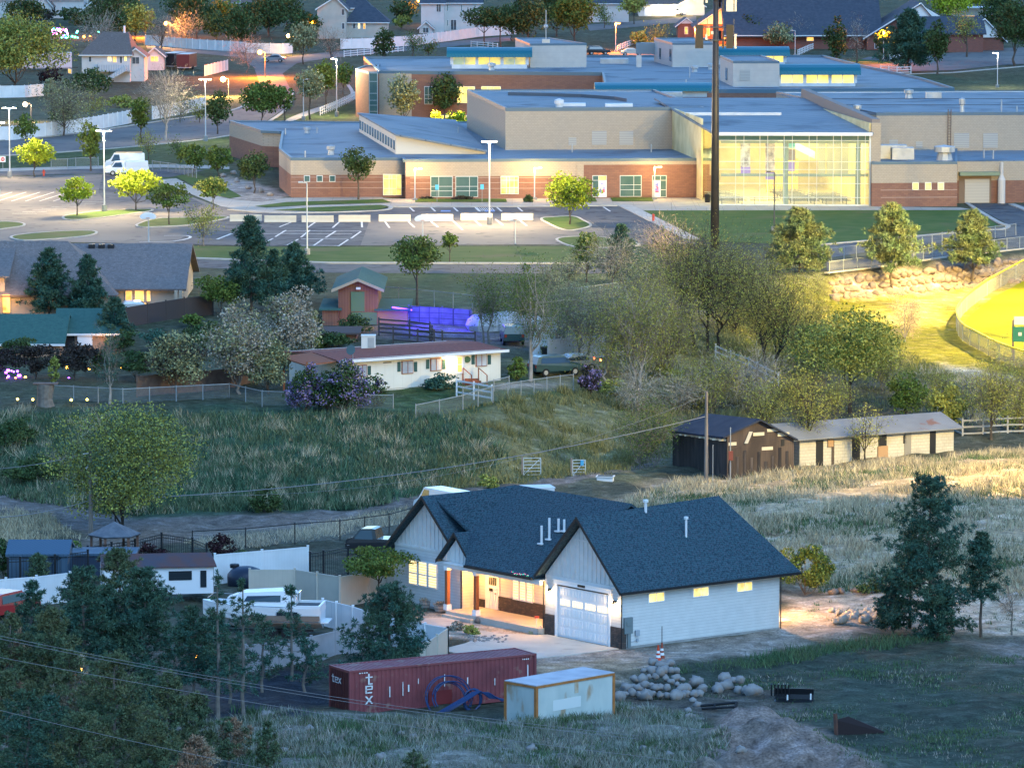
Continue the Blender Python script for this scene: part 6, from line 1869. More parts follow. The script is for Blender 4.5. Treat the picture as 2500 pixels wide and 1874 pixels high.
for (x,yb,yt,lab) in ((363,592,517,"basketball hoop with a fan-shaped board behind the brown roof"),(1032,577,523,"basketball hoop whose board overlaps the white barriers"),(1258,596,521,"basketball hoop in front of the last barrier")):
    p=G(x,yb);h=zat(p,yt)-p[2]
    t=thing("basketball_hoop",lab,"basketball hoop",p,0,"basketball hoops on the car park")
    mb=MB();mb.tube([(0,0,-.1),(0,0,h-.7),(0,-.7,h-.5)],.06,8);mb.build("post",M_POLE,t)
    prof=[(-.72,h-.72),(.72,h-.72)]+[(.9*math.cos(a),h-.55+.55*math.sin(a)) for a in np.linspace(.05,math.pi-.05,12)]
    mb=MB();mb.profile(prof,'y',-.78,-.72);mb.build("backboard",mat("white_backboard",(.72,.74,.78),.5),t)
    mb=MB();mb.tube([(.23*math.cos(a),-1.05+.23*math.sin(a),h-.6) for a in np.linspace(0,6.283,13)],.02,4);mb.build("rim",mat("orange_rim",(.6,.2,.05),.5),t)
def sign_post(px,yb,yt,w_,h_,c,lab,name="sign"):
    p=G(px,yb);z=zat(p,yt)-p[2]
    t=thing(name,lab,"sign",p);mb=MB();mb.tube([(0,.03,0),(0,.03,z)],.03,5);mb.build("post",M_STEELP,t)
    mb=MB();mb.box(-w_/2,w_/2,-.03,0,z-h_,z);f=mb.build("panel",mat("sign_%d"%int(c[0]*100+c[2]*7),c,.5),t); return t,z
sign_post(1067,495,451,.42,.6,(.10,.5,.75),"blue parking sign before the big green-glass window")
sign_post(1177,495,450,.42,.6,(.10,.5,.75),"blue parking sign beside the brick pier between windows")
t,z=sign_post(7,412,382,.75,.75,(.8,.78,.76),"white and red no-entry sign at the far lot edge")
mb=MB();mb.tube([(0,-.035,z-.37),(0,-.045,z-.37)],.27,14);mb.build("red_disc",mat("sign_red",(.6,.06,.05),.5),t)
mb=MB();mb.box(-.17,.17,-.055,-.046,z-.42,z-.32);mb.build("white_bar",M_TRIM,t)
sign_post(417,128,105,.6,.7,(.5,.52,.5),"grey sign back standing by the orange-lit junction")
def hydrant(px,yb,lab):
    p=G(px,yb);t=thing("fire_hydrant",lab,"hydrant",p);M=mat("hydrant_red",(.55,.07,.04),.5)
    mb=MB();mb.lathe(0,0,[(.17,0),(.17,.08),(.12,.1),(.12,.6),(.15,.62),(.12,.78),(.03,.86)],10);mb.tube([(-.24,0,.48),(.24,0,.48)],.06,8);mb.build("body",M,t)
hydrant(107,430,"red fire hydrant under the round yellow tree");
p=G(1595,542);t=thing("marker_post","orange-red marker post on the lawn near the car park kerb","marker post",p)
mb=MB();mb.tube([(0,0,0),(0,0,.8)],.14,8);mb.ball((0,0,.8),.14,8);mb.build("body",mat("hydrant_red",(.5,.1,.05)),t)
p=G(1727,495);t=thing("litter_bin","dark litter bin at the corner of the glass cafeteria","bin",p)
mb=MB();mb.lathe(0,0,[(.3,0),(.33,.9),(.36,.92),(.3,1.05),(.05,1.12)],12);mb.build("body",M_BLACK,t)

# ------------------------------------------------------------------ vehicles
M_TYRE=mat("tyre_rubber",(.015,.015,.016),.85);M_RIM=mat("wheel_rim",(.4,.41,.43),.35,metal=.6)
M_CGL=mat("car_glass",(.02,.028,.035),.08,spec=.9)
def car(px,yb,rz,label,paint,name="parked_car",kind='suv',L=4.6,cat="car",lights=False,base=None):
    p=G(px,yb) if base is None else base
    t=thing(name,label,cat,p,rz)
    W2,HH=.92,{'suv':1.72,'sedan':1.45,'pickup':1.85,'van':2.1}[kind];l=L/2
    if kind=='pickup':body=[(-l,.45),(-l,1.05),(-l+.15,1.15),(.35,1.15),(.5,HH-.05),(.75,HH),(1.55,HH-.05),(2.05,1.22),(l-.1,1.08),(l,.8),(l,.42)]
    elif kind=='van':body=[(-l,.45),(-l,HH-.1),(-l+.15,HH),(l-1.2,HH),(l-.6,1.25),(l-.1,1.05),(l,.8),(l,.42)]
    elif kind=='suv':body=[(-l,.45),(-l+.02,1.05),(-l+.3,HH-.05),(-l+.7,HH),(.4,HH),(1.1,1.1),(l-.15,.95),(l,.7),(l,.4)]
    else:body=[(-l,.42),(-l,.85),(-l+.6,.95),(-1.1,HH-.03),(-.7,HH),(.3,HH),(1.1,.95),(l-.15,.82),(l,.6),(l,.38)]
    mb=MB();n_=len(body)
    for sx,off in ((-1,0),(1,0)): pass
    vs=[]
    for s_ in (-1,1):
        for (x,z) in body:
            k=W2*(1-.16*max(0,(z-1.0))/max(.4,HH-1.0));vs.append((x,s_*k,z))
    mb.add(vs,[tuple(range(n_-1,-1,-1)),tuple(range(n_,2*n_))]+[(i,(i+1)%n_,n_+(i+1)%n_,n_+i) for i in range(n_)])
    b=mb.build("body",paint,t)
    zt0,zt1=1.05 if kind!='sedan' else .93,HH-.14
    x0,x1={'suv':(-l+.45,.75),'sedan':(-1.2,.75),'pickup':(.6,1.75),'van':(l-2.0,l-1.0)}[kind]
    for s_ in (-1,1):
        mb=MB();ka,kb=W2+.012,W2*.86+.014
        a=[(x0,s_*ka,zt0+.06),(x1+.2,s_*ka,zt0+.06),(x1-.25,s_*kb,zt1),(x0+.12,s_*kb,zt1)]
        mb.add(a+[(q[0],q[1]-s_*.05,q[2]) for q in a],[(0,1,2,3),(7,6,5,4),(0,4,5,1),(2,6,7,3),(1,5,6,2),(3,7,4,0)]);mb.build("side_window",M_CGL,t)
    fx=[q for q in body if q[1]>zt0-.05]
    f0={'suv':((.45,HH-.06),(1.08,1.14)),'sedan':((.36,HH-.05),(1.06,.99)),'pickup':((1.58,HH-.1),(2.02,1.27)),'van':((l-1.16,HH-.08),(l-.64,1.3))}[kind]
    mb=MB();(xa,za_),(xb,zb_)=f0
    mb.add([(xb+.02,-.8,zb_),(xb+.02,.8,zb_),(xa+.02,.68,za_),(xa+.02,-.68,za_),(xb-.1,-.8,zb_),(xb-.1,.8,zb_),(xa-.1,.68,za_),(xa-.1,-.68,za_)],[(0,1,2,3),(7,6,5,4),(0,4,5,1),(2,6,7,3),(1,5,6,2),(3,7,4,0)]);mb.build("windscreen",M_CGL,t)
    for x in (-l+.9,l-.95):
        for s_ in (-1,1):
            mb=MB();mb.tube([(x,s_*(W2-.2),.34),(x,s_*(W2+.02),.34)],.34,14);w_=mb.build("wheel",M_TYRE,t)
            mb=MB();mb.tube([(x,s_*(W2+.0),.34),(x,s_*(W2+.035),.34)],.2,10);mb.build("rim",M_RIM,w_)
    for s_ in (-1,1):
        mb=MB();mb.box(l-.06,l+.02,s_*.72-.14,s_*.72+.14,.68,.82);mb.build("headlight",mat("headlight_glass",(.7,.72,.74),.2),t)
        mb=MB();mb.box(-l-.02,-l+.05,s_*.76-.1,s_*.76+.1,.75,1.0);mb.build("tail_light",mat("tail_light_lit",(.5,.03,.02),.3,emit=(1,.12,.03),es=25) if lights else mat("tail_light",(.35,.03,.02),.3),t)
    return t
P_WHITE=mat("white_car_paint",(.72,.73,.74),.3,coat=.4);P_BLK=mat("black_car_paint",(.02,.022,.026),.25,coat=.5);P_TAN=mat("champagne_car_paint",(.50,.45,.38),.3,coat=.4);P_GRN=mat("dark_green_paint",(.02,.06,.06),.3,coat=.4);P_RED=mat("red_car_paint",(.40,.03,.03),.35,coat=.4)
t=car(310,428,R(186),"white pickup truck with utility boxes on the lane by the lot",P_WHITE,"pickup_truck",'pickup',5.6,"pickup truck")
mb=MB();mb.box(-2.7,.2,-.95,.95,1.15,1.75);mb.box(-2.7,.25,-.9,.9,1.75,1.82);mb.build("utility_box",mat("white_box",(.68,.69,.70),.5),t)
mb=MB();mb.box(-3.0,-2.78,-.85,.85,.4,.75);mb.build("rear_bumper",M_BLACK,t)
t=car(305,413,R(184),"white van with an orange ladder rack behind the white pickup",P_WHITE,"work_van",'van',5.2,"van")
mb=MB();mb.box(-2.3,1.2,-.7,.7,2.2,2.28);mb.build("roof_rack",mat("orange_rack",(.6,.3,.12),.6),t)
car(1648,38,R(10),"white SUV parked on the drive of the lit garage",P_WHITE,"parked_car",'suv')
car(1460,134,R(8),"black car in the orange-lit church lot",P_BLK,"parked_car",'suv')
car(1543,136,R(5),"pale car in the orange-lit church lot by the air handler",P_TAN,"parked_car",'sedan')
car(668,152,R(178),"moving car with glowing red tail lights at the junction",mat("grey_car_paint",(.25,.24,.26),.3),"moving_car",'sedan',4.4,lights=True)
car(1358,915,R(25),"dark green car nosed under the lilac by the mobile home's drive",P_GRN,"parked_car",'suv')
car(1398,905,R(200),"old champagne car with a red tail light beside the lilac bush",P_TAN,"parked_car",'sedan',lights=True)
car(1085,1262,R(125),"white van half hidden behind the white house's gable",P_WHITE,"parked_van",'van',5.4,"van")
car(335,772,R(5),"white car parked below the ranch house's bay windows",P_WHITE,"parked_car",'sedan')
car(20,1505,R(60),"red car showing between the pines by the white fence",P_RED,"parked_car",'suv')
car(940,1352,R(165),"black flatbed trailer truck with red light behind the small yard tree",P_BLK,"black_truck",'pickup',5.2,"truck")
car(1250,838,R(95),"dark car parked among the willows beside the white wall",P_GRN,"parked_car",'suv')
def box_trailer(px,yb,rz,L,W,Hh,m,lab,name="cargo_trailer"):
    p=G(px,yb);t=thing(name,lab,"trailer",p,rz)
    mb=MB();mb.box(-L/2,L/2,-W/2,W/2,.55,Hh);mb.build("body",m,t)
    mb=MB();mb.box(-L/2-.02,L/2+.02,-W/2-.02,W/2+.02,Hh,Hh+.08);mb.box(-L/2,L/2,-W/2+.1,W/2-.1,.4,.55);mb.build("edge_trim",M_GALV,t)
    for s_ in (-1,1):
        mb=MB();mb.tube([(0,s_*(W/2-.1),.35),(0,s_*(W/2+.08),.35)],.35,12);mb.build("wheel",M_TYRE,t)
    mb=MB();mb.box(L/2,L/2+1.2,-.06,.06,.45,.55);mb.build("drawbar",M_BLACK,t)
box_trailer(456,170,R(80),6,2.4,2.9,mat("dark_red_panel",(.09,.03,.03),.5),"dark red enclosed trailer parked beside the brown-roofed house")
box_trailer(425,166,R(75),7,2.4,2.8,P_BLK,"black enclosed trailer next to the brown-roofed house's end wall")
box_trailer(115,172,R(8),9,2.5,3.2,mat("camper_white",(.55,.56,.58),.5),"white and grey camper trailer behind the big old tree","camper_trailer")

# ------------------------------------------------------------------ fences, walls, gates
fence([(355,110),(470,120),(600,128)],2.0,'panel',"white vinyl fence glowing orange under the street lamps")
fence([(600,130),(690,132),(715,130)],2.0,'panel',"white vinyl fence beside the junction behind the tall grey tree")
fence([(-60,240),(60,238),(106,234)],2.0,'panel',"white vinyl fence under the big old tree")
fence([(-60,346),(30,342),(110,334),(205,322),(310,303),(320,300)],2.0,'panel',"long white vinyl fence along the street with trees before it")
fence([(372,292),(440,280),(500,268)],2.0,'panel',"white vinyl fence lit yellow by the street lamp at the bend")
fence([(500,186),(540,176),(556,172)],1.9,'panel',"short white fence running up past the black trailer")
fence([(832,120),(910,118),(1000,112),(1100,100),(1170,90),(1260,84)],2.0,'panel',"long white vinyl fence below the tall white house")
fence([(840,140),(905,134),(985,126)],1.2,'rail',"white rail fence beyond the round columnar tree")
fence([(1150,116),(1180,118),(1215,122)],1.2,'rail',"white rail fence below the dark umbrella trees")
fence([(782,282),(820,266),(850,252),(866,243)],1.2,'rail',"white rail fence curving beside the lit footpath")
fence([(2150,178),(2190,181),(2224,180)],1.3,'rail',"white rail gate beyond the school's rear roofs")
fence([(1507,125),(1540,112),(1557,100)],1.1,'rail',"white handrail up the orange-lit church steps")
fence([(1948,136),(1975,124),(2003,114)],1.1,'rail',"white handrail ramp beside the church wall")
fence([(2172,148),(2190,142),(2210,136)],1.1,'rail',"white handrail glowing orange on the church lawn")
fence([(125,413),(165,412),(185,410),(240,408)],1.3,'chain',"low cable fence with white boxes along the grass")
fence([(372,415),(430,423),(480,436)],1.2,'chain',"thin post fence beside the school corner path")
fence([(1130,978),(1243,951)],1.1,'chain',"chain-link fence with pale top rail on the bank's crest")
fence([(1016,1022),(1130,996),(1243,962),(1400,946)],1.3,'chain',"long chain-link fence climbing past the mobile home's lawn") if False else None
fence([(1015,1026),(1130,1002),(1240,972),(1335,958),(1400,950)],1.25,'chain',"chain-link fence with a pale top rail along the bank's crest")
fence([(560,972),(640,990),(870,1000),(960,1000)],1.2,'chain',"chain-link fence running under the purple lilac")
fence([(120,975),(300,985),(560,972)],1.2,'chain',"chain-link fence behind the big willow")
t=fence([(1115,965),(1157,972),(1201,980)],1.3,'rail',"short white three-rail fence in front of the timber steps",1.8)
fence([(335,968),(420,960),(500,955),(625,940)],1.7,'panel',"weathered red-brown board fence under the grey-green trees",m=M_WOODF)
fence([(300,800),(360,790),(450,775),(520,768)],1.8,'panel',"dark board fence below the ranch house patio",m=mat("dark_fence_wood",(.075,.055,.05),.9,lines=[('h',.15,.08,(.03,.025,.02))]))
fence([(1338,882),(1400,878),(1490,870),(1640,850)],1.9,'panel',"grey-white panel wall with dark posts behind the willows",2.4,m=mat("grey_panel_wall",(.45,.42,.40),.7,(.38,.36,.34),.8))
fence([(998,789),(1080,793),(1150,799)],1.6,'panel',"corral wall lit violet by the purple strip light",3.0,m=mat("pale_corral_panel",(.20,.19,.24),.7,(.12,.11,.15),1.0,lines=[('h',.6,.08,(.05,.05,.07)),('z',.5,.12,(.06,.06,.08))]))
fence([(925,820),(1000,826),(1050,832),(1060,850)],1.6,'rail',"dark pipe corral fence in front of the violet-lit wall",2.2,m=mat("dark_corral_pipe",(.05,.045,.045),.6),rails=4)
fence([(960,838),(1080,848),(1160,850)],1.4,'rail',"dark corral rails behind the mobile home",2.2,m=MATS["dark_corral_pipe"],rails=3)
fence([(930,740),(1060,752),(1200,768)],1.6,'chain',"chain-link fence between the lower lawn and the corral")
fence([(1200,755),(1420,740),(1640,715)],1.5,'chain',"chain-link fence hidden among the budding trees above the corral")
fence([(1747,880),(1784,897),(1828,912),(1870,935),(1900,950)],1.4,'rail',"white rail fence among the tall budding trees",2.6)
fence([(2290,1040),(2310,1050),(2350,1068),(2400,1066),(2460,1062),(2560,1060)],1.5,'rail',"grey-white rail paddock fence beside the stable end",2.4,m=mat("weathered_white_rail",(.42,.40,.37),.8))
fence([(2000,640),(2150,622),(2300,598),(2480,575)],1.3,'chain',"tall chain-link fence between the two dark paths")
fence([(2025,668),(2160,652),(2300,628),(2520,602)],1.2,'chain',"chain-link fence along the top of the boulder wall")
# yard fences beside the white house
fence([(-60,1490),(90,1478),(172,1468)],1.9,'panel',"white vinyl fence behind the dark pines at the yard's corner",2.4)
fence([(525,1428),(640,1418),(752,1408)],2.05,'panel',"tall white vinyl fence behind the black round tank",2.4)
fence([(610,1462),(720,1462),(830,1480),(900,1470),(985,1440)],1.95,'panel',"tan vinyl fence behind the timber swing frame",2.4,m=M_VINYLT)
fence([(788,1530),(822,1538),(862,1548),(930,1572),(1093,1602)],1.75,'panel',"white vinyl fence running down beside the boat to the driveway",2.4)
fence([(1093,1602),(1040,1640),(960,1655)],1.75,'panel',"tan vinyl fence behind the pine by the red container",2.4,m=M_VINYLT)
fence([(600,1640),(760,1618),(930,1576)],1.6,'panel',"grey-white fence showing through the sparse saplings",2.4,m=mat("dusky_vinyl",(.36,.34,.36),.7,(.28,.27,.28),.8))
fence([(20,1440),(50,1438),(135,1432),(215,1420)],2.1,'iron',"black iron fence in front of the blue shed")
fence([(215,1395),(330,1378),(395,1362),(470,1374),(505,1388)],1.7,'iron',"black iron fence behind the gazebo and red shrubs")
fence([(757,1418),(790,1414),(850,1402)],1.9,'iron',"black iron gate beside the tall white vinyl fence",cat="gate")
fence([(470,1345),(600,1338),(720,1326),(830,1318),(950,1302),(1010,1285)],1.4,'chain',"black wire fence across the straw behind the yards",3.0,m=M_IRON)
# metal farm gates
def farm_gate(px,yb,w_,h_,rz,lab):
    p=G(px,yb);t=thing("farm_gate",lab,"gate",p,rz);m=mat("galvanised_gate",(.40,.47,.50),.5)
    mb=MB()
    for x in (0,w_):mb.tube([(x,0,.1),(x,0,h_+.1)],.04,6)
    for k in range(6):z=.12+h_*k/5;mb.tube([(0,0,z),(w_,0,z)],.03,6)
    mb.tube([(0,0,.12),(w_,0,h_+.1)],.03,6);mb.build("gate_frame",m,t)
    mb=MB();mb.box(-.16,-.04,-.07,.07,-.2,h_+.3);mb.build("gate_post",M_UPOLE,t); return t
farm_gate(1278,1162,1.35,1.3,R(8),"galvanised five-bar gate standing alone in the dry grass")
t=farm_gate(1398,1164,1.0,1.2,R(10),"galvanised gate with a blue bag hung on it")
mb=MB();mb.box(.6,.85,-.12,-.03,.9,1.3);mb.build("blue_bag",mat("blue_plastic",(.05,.30,.55),.5),t)
p=G(1478,1176);t=thing("stock_tub","white rectangular tub lying on the green patch","tub",p,R(-8))
mb=MB();mb.box(-.62,.62,-.4,.4,0,.42);mb.box(-.7,.7,-.48,.48,.42,.48);mb.build("body",mat("white_tub",(.62,.64,.66),.5),t)
mb=MB();mb.box(-.58,.58,-.36,.36,.481,.487);mb.build("water",M_CGL,t)
p=G(1312,1238);t=thing("flat_trailer_roof","white flat trailer roof showing over the white house's ridge","trailer",p,R(12))
mb=MB();mb.box(-1.1,1.1,-.9,.9,.5,1.5);mb.build("body",P_WHITE,t)
mb=MB();mb.box(-1.15,1.15,-.95,.95,1.5,1.58);mb.build("top",mat("white_box",(.68,.69,.7)),t)
# outfield fence with yellow cap, and scoreboard
pts=smooth_px([(2560,640),(2480,682),(2410,722),(2360,760),(2338,788),(2336,808),(2350,832),(2390,855),(2440,880),(2520,905),(2640,920)],4)
t=thing("outfield_fence","curved outfield fence with bright yellow cap round the floodlit field","fence",G(2336,808))
P=[G(*q) for q in pts]
def ribbon(z0,z1,th):
    mb=MB()
    for a,b in zip(P[:-1],P[1:]):
        d=(b-a);d[2]=0;d/=np.linalg.norm(d);s_=np.array([-d[1],d[0],0])*th/2
        lo=np.array([0,0,z0]);hi=np.array([0,0,z1])
        mb.add([a-s_+lo,b-s_+lo,b+s_+lo,a+s_+lo,a-s_+hi,b-s_+hi,b+s_+hi,a+s_+hi],[(0,3,2,1),(4,5,6,7),(0,1,5,4),(1,2,6,5),(2,3,7,6),(3,0,4,7)])
    return mb
ribbon(.05,1.55,.008).build("mesh",mat("windscreen_mesh",(.42,.38,.28),.7,alpha=.45),t,world=True)
ribbon(1.55,1.68,.14).build("yellow_cap",mat("yellow_cap",(.8,.62,.03),.5),t,world=True)
for q in P[::2]:
    mb=MB();mb.tube([(q[0],q[1],q[2]-.1),(q[0],q[1],q[2]+1.55)],.04,6);mb.build("post",M_STEELP,t,world=True)
st([(2640,640),(2490,690),(2420,730),(2372,768),(2350,794),(2352,815),(2370,834),(2410,855),(2470,876),(2560,895),(2900,920),(2900,640)],"ball_field",M_LAWNF,.05,2)
p=G(2474,880);t=thing("scoreboard","green scoreboard with pale header on two steel posts","scoreboard",p)
zt=zat(p,772)-p[2]
for x in (-.05,1.0):
    mb=MB();mb.box(x-.09,x+.09,-.09,.09,-.2,zt-.3);mb.build("post",mat("rusty_post",(.28,.18,.12),.7),t)
M_SCB=mat("scoreboard_green",(.02,.14,.09),.5)
mb=MB();mb.box(-.1,1.1,-.2,-.1,zt-2.3,zt-.95);mb.box(1.2,3.2,-.2,-.1,zt-2.3,zt-.95);mb.build("board",M_SCB,t)
mb=MB();mb.box(.0,1.1,-.2,-.1,zt-.75,zt);mb.build("header",mat("pale_header",(.45,.44,.46),.6),t)
mb=MB();mb.box(.4,.7,-.21,-.2,zt-1.75,zt-1.45);mb.build("number_window",mat("pale_number",(.6,.5,.45),.6),t)
# purple strip light
p=G(982,790);t=thing("strip_light","glowing violet strip light on the barn's end","light",(p[0],p[1]-.5,zat(p,752)))
mb=MB();mb.tube([(-.9,0,.12),(.9,-.1,-.12)],.06,8);mb.build("tube",mat("violet_tube",(.3,.1,1),.4,emit=(.16,.03,1.0),es=11),t)
mb=MB();mb.box(-.95,.95,.06,.14,-.06,.06);mb.build("holder",M_BLACK,t)
lamp("violet_light",(t.location[0]+1.5,t.location[1]-2.4,t.location[2]-.2),700,(.05,.015,1),size=.3)
lamp("violet_light",(t.location[0]+5.5,t.location[1]-4.2,t.location[2]-.2),260,(.05,.015,1),size=.3)
# white sheds among the willows
t=house_at("white_shed","white gable-ended shed beside the willows with a small dark lean-to",1298,865,"shed")
vol(t,1298,1355,866,800,775,M_PVC,M_TRIM,'side',4,.2);vol(t,1322,1350,872,852,842,M_BLACK,M_BLACK,'flat',1.5,.1,names=("lean_to","lean_to_roof"))
t=house_at("tarped_stack","pale tarp-covered stack in the corral beyond the willows",1205,800,"stack")
mb=MB();p=G(1235,806)
for (x,y,s_) in ((-2,0,1.3),(0,.5,1.5),(2,0,1.2)):mb.ball((p[0]+x,p[1]+y,p[2]+.5),s_,10,sq=(1.3,1,.8),jit=.12)
mb.build("tarp",mat("pale_tarp",(.48,.47,.50),.6,(.36,.36,.38),1.2),t,world=True)
# ------------------------------------------------------------------ containers
M_CRED=mat("dark_red_container",(.24,.062,.068),.55,(.18,.048,.054),.7,stain=((.26,.13,.11),1.3,.60,.68))
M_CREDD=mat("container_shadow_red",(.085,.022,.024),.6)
M_CWH=mat("faded_white_panel",(.50,.55,.52),.7,(.40,.46,.44),.9,stain=((.36,.27,.18),.75,.63,.72),stretch=(1,1,.45))
M_ORA=mat("orange_rusty_edge",(.42,.18,.055),.7,(.32,.12,.035),2.0)
M_LET=mat("white_lettering",(.72,.70,.70),.6,(.45,.32,.32),6.0,thr=(.55,.72))
a,b=PZ(853,1637,2.6),PZ(1312,1594,2.6)
ang=math.atan2(b[1]-a[1],b[0]-a[0])
CL,CW,CH=12.19,2.44,2.6
t=thing("shipping_container","long dark red corrugated shipping container with white lettering","container",(a[0],a[1],0),ang)
def corr(mb,x0,x1,y,z0,z1,sg,pitch=.28,dp=.05):  # trapezoid corrugation along x at plane y
    n=int((x1-x0)/pitch);pp=(x1-x0)/n;vs=[]
    for i in range(n):
        for f_,o in ((0,0),(.28,0),(.42,dp),(.82,dp)):vs.append((x0+(i+f_)*pp,y-sg*-o))
    vs.append((x1,y));b_=len(mb.v)
    for x,yy in vs:mb.v.append((x,yy,z0));mb.v.append((x,yy,z1))
    for i in range(len(vs)-1):mb.f.append([b_+2*i,b_+2*i+2,b_+2*i+3,b_+2*i+1]);mb.m.append(0)
mb=MB();corr(mb,.12,CL-.12,.03,.16,CH-.1,1);mb.build("side_panel",M_CRED,t)
mb=MB();corr(mb,.12,CL-.12,CW-.08,.16,CH-.1,1);mb.build("back_panel",M_CRED,t)
mb=MB();n_=44;vs=[]
for i in range(n_):
    for f_,o in ((0,0),(.3,0),(.42,-.03),(.88,-.03)):vs.append((.1+(CL-.2)*(i+f_)/n_,CH-.02+o))
vs.append((CL-.1,CH-.02));b_=len(mb.v)
for x,z in vs:mb.v.append((x,.06,z));mb.v.append((x,CW-.06,z))
for i in range(len(vs)-1):mb.f.append([b_+2*i,b_+2*i+2,b_+2*i+3,b_+2*i+1]);mb.m.append(0)
mb.build("roof_panel",M_CRED,t)
mb=MB()
for y in (0,CW-.12):
    mb.box(0,CL,y,y+.12,CH-.12,CH).box(0,CL,y,y+.12,0,.17)
    for x in (0,CL-.14):mb.box(x-.004,x+.144,y-.004,y+.124,.1,CH+.004)
for x in (0,CL-.12):mb.box(x+.002,x+.118,.1,CW-.1,CH-.122,CH-.002).box(x+.002,x+.118,.1,CW-.1,.002,.172)
mb.build("edge_frame",M_CRED,t)
mb=MB();mb.box(CL-.06,CL-.02,.12,CW-.12,.17,CH-.12).cut().box(.02,.06,.12,CW-.12,.17,CH-.12)
for k in range(10):mb.box(-.015,.021,.2+k*.21,.28+k*.21,.2,CH-.15)
pieces(mb,"end_wall",M_CREDD,t)
GL_={'t':[(.38,.0,.55,1.0),(.12,.62,.85,.74),(.5,0,.85,.12)],'e':[(.1,.05,.25,.65),(.1,.0,.8,.12),(.1,.32,.85,.42),(.1,.60,.8,.72),(.72,.35,.87,.70)],'x': None}
def glyph(mb,ch,x,z,s_,P):
    if ch=='x':
        for (x0,x1) in ((.05,.7),(.7,.05)):
            q=[(x+x0*s_,z),(x+(x0+.2)*s_,z),(x+(x1+.2)*s_,z+.72*s_),(x+x1*s_,z+.72*s_)]
            v=[P(u,w_,0) for u,w_ in q];mb.add(v,[(0,1,2,3)])
        return
    for (u0,w0,u1,w1) in GL_[ch]:
        mb.add([P(x+u0*s_,z+w0*s_,0),P(x+u1*s_,z+w0*s_,0),P(x+u1*s_,z+w1*s_,0),P(x+u0*s_,z+w1*s_,0)],[(0,1,2,3)])
mb=MB();Pf= lambda u,z,o:(u,-.012,z)
for ch,z in (('t',1.72),('e',1.22),('x',.62)):glyph(mb,ch,.95,z,.62,Pf)
for k in range(4):mb.box(.62+k*.15,.72+k*.15,-.012,-.008,2.38,2.44);mb.box(CL-.95+k*.12,CL-.88+k*.12,-.012,-.008,2.3,2.37)
mb.build("lettering",M_LET,t)
mb=MB();Pe= lambda u,z,o:(-.022,CW-.28-u,z)
for i,ch in enumerate('tex'):glyph(mb,ch,.02+i*.4,1.72,.46,Pe)
mb.build("lettering",M_LET,t)
mb=MB()
for (x,z0,z1,w_) in ((2.55,.9,1.5,.06),(3.4,.9,1.7,.05),(3.75,1.1,1.5,.09),(5.6,.8,1.1,.05),(6.1,1.2,1.9,.06),(7.6,1.2,1.6,.07),(4.4,1.5,1.8,.05),(9.4,1.0,1.4,.05),(CL-.62,.8,2.0,.07)):mb.box(x,x+w_,-.014,-.006,z0,z1)
mb.build("paint_scrape",M_LET,t)
mb=MB();mb.box(5.1,6.6,-.015,-.004,.2,1.0);mb.build("repair_patch",mat("repair_red",(.20,.028,.03),.6),t)
# blue pipe coil
p=PZ(1150,1735);t=thing("pipe_coil","tangled coil of blue plastic pipe leaning on the red container","pipe coil",(p[0],p[1]+.3,0),ang)
M_BLUE=mat("blue_poly_pipe",(.014,.04,.125),.4)
rg=np.random.default_rng(5);mb=MB()
for k in range(5):
    r_=1.25+rg.normal()*.22;cx,tl=-.9+rg.normal()*.25,rg.uniform(.1,.5)
    mb.tube([(cx+r_*math.cos(a_),.35+tl*math.sin(a_)+rg.normal()*.01,max(.04,.75+r_*.85*math.sin(a_))) for a_ in np.linspace(-.5,3.6,22)],.038,6)
for k in range(6):
    x0=-2.6+k*.25;mb.tube([(x0-.6,-1.0+k*.1,.05),(x0+.6,-.5,.35+.05*k),(.1+k*.1,-.05,1.05),(1.2,.05,.9-k*.06),(2.0+k*.15,-.1,.35)],.038,6)
for k in range(4):mb.tube([(.1+.55*math.cos(a_)+k*.07,.1+.06*k,.55+.62*math.sin(a_)) for a_ in np.linspace(0,6.28,18)],.05,6)
mb.build("pipe",M_BLUE,t)
# short white container
c0,c1,c2=PZ(1309,1673,2.55),PZ(1500,1640,2.55),PZ(1222,1652,2.55)
ang2=math.atan2(c1[1]-c0[1],c1[0]-c0[0]);L2=np.linalg.norm(c1-c0);W2_=2.44
t=thing("white_container","short faded white container with orange corner posts","container",(c0[0],c0[1],0),ang2)
mb=MB();mb.box(.1,L2-.1,.02,.05,.12,2.42);mb.build("side_panel",M_CWH,t)
mb=MB();mb.box(.02,.05,.1,W2_-.1,.12,2.42);mb.box(L2-.05,L2-.02,.1,W2_-.1,.12,2.42);mb.box(.1,L2-.1,W2_-.05,W2_-.02,.12,2.42);mb.build("end_panel",M_CWH,t)
mb=MB();mb.slab([(.0,.0,2.56),(L2,0,2.56),(L2,W2_,2.58),(0,W2_,2.58)],.05);mb.build("roof_panel",mat("pale_grey_roof",(.50,.50,.53),.8,(.38,.38,.42),.8),t)
mb=MB()
for (x,y) in ((-.03,-.03),(L2-.14,-.03),(-.03,W2_-.14),(L2-.14,W2_-.14)):mb.box(x,x+.17,y,y+.17,0,2.5)
for y in (-.028,W2_-.1):mb.box(.14,L2-.14,y,y+.13,2.38,2.505).box(.14,L2-.14,y+.01,y+.12,.02,.13)
for x in (-.028,L2-.1):mb.box(x,x+.13,.14,W2_-.14,2.382,2.503).box(x+.01,x+.12,.14,W2_-.14,.02,.13)
mb.build("orange_frame",M_ORA,t)
mb=MB();mb.box(1.35,3.6,.004,.018,.95,1.55);mb.build("pale_patch",mat("pale_patch",(.58,.62,.61),.7),t)
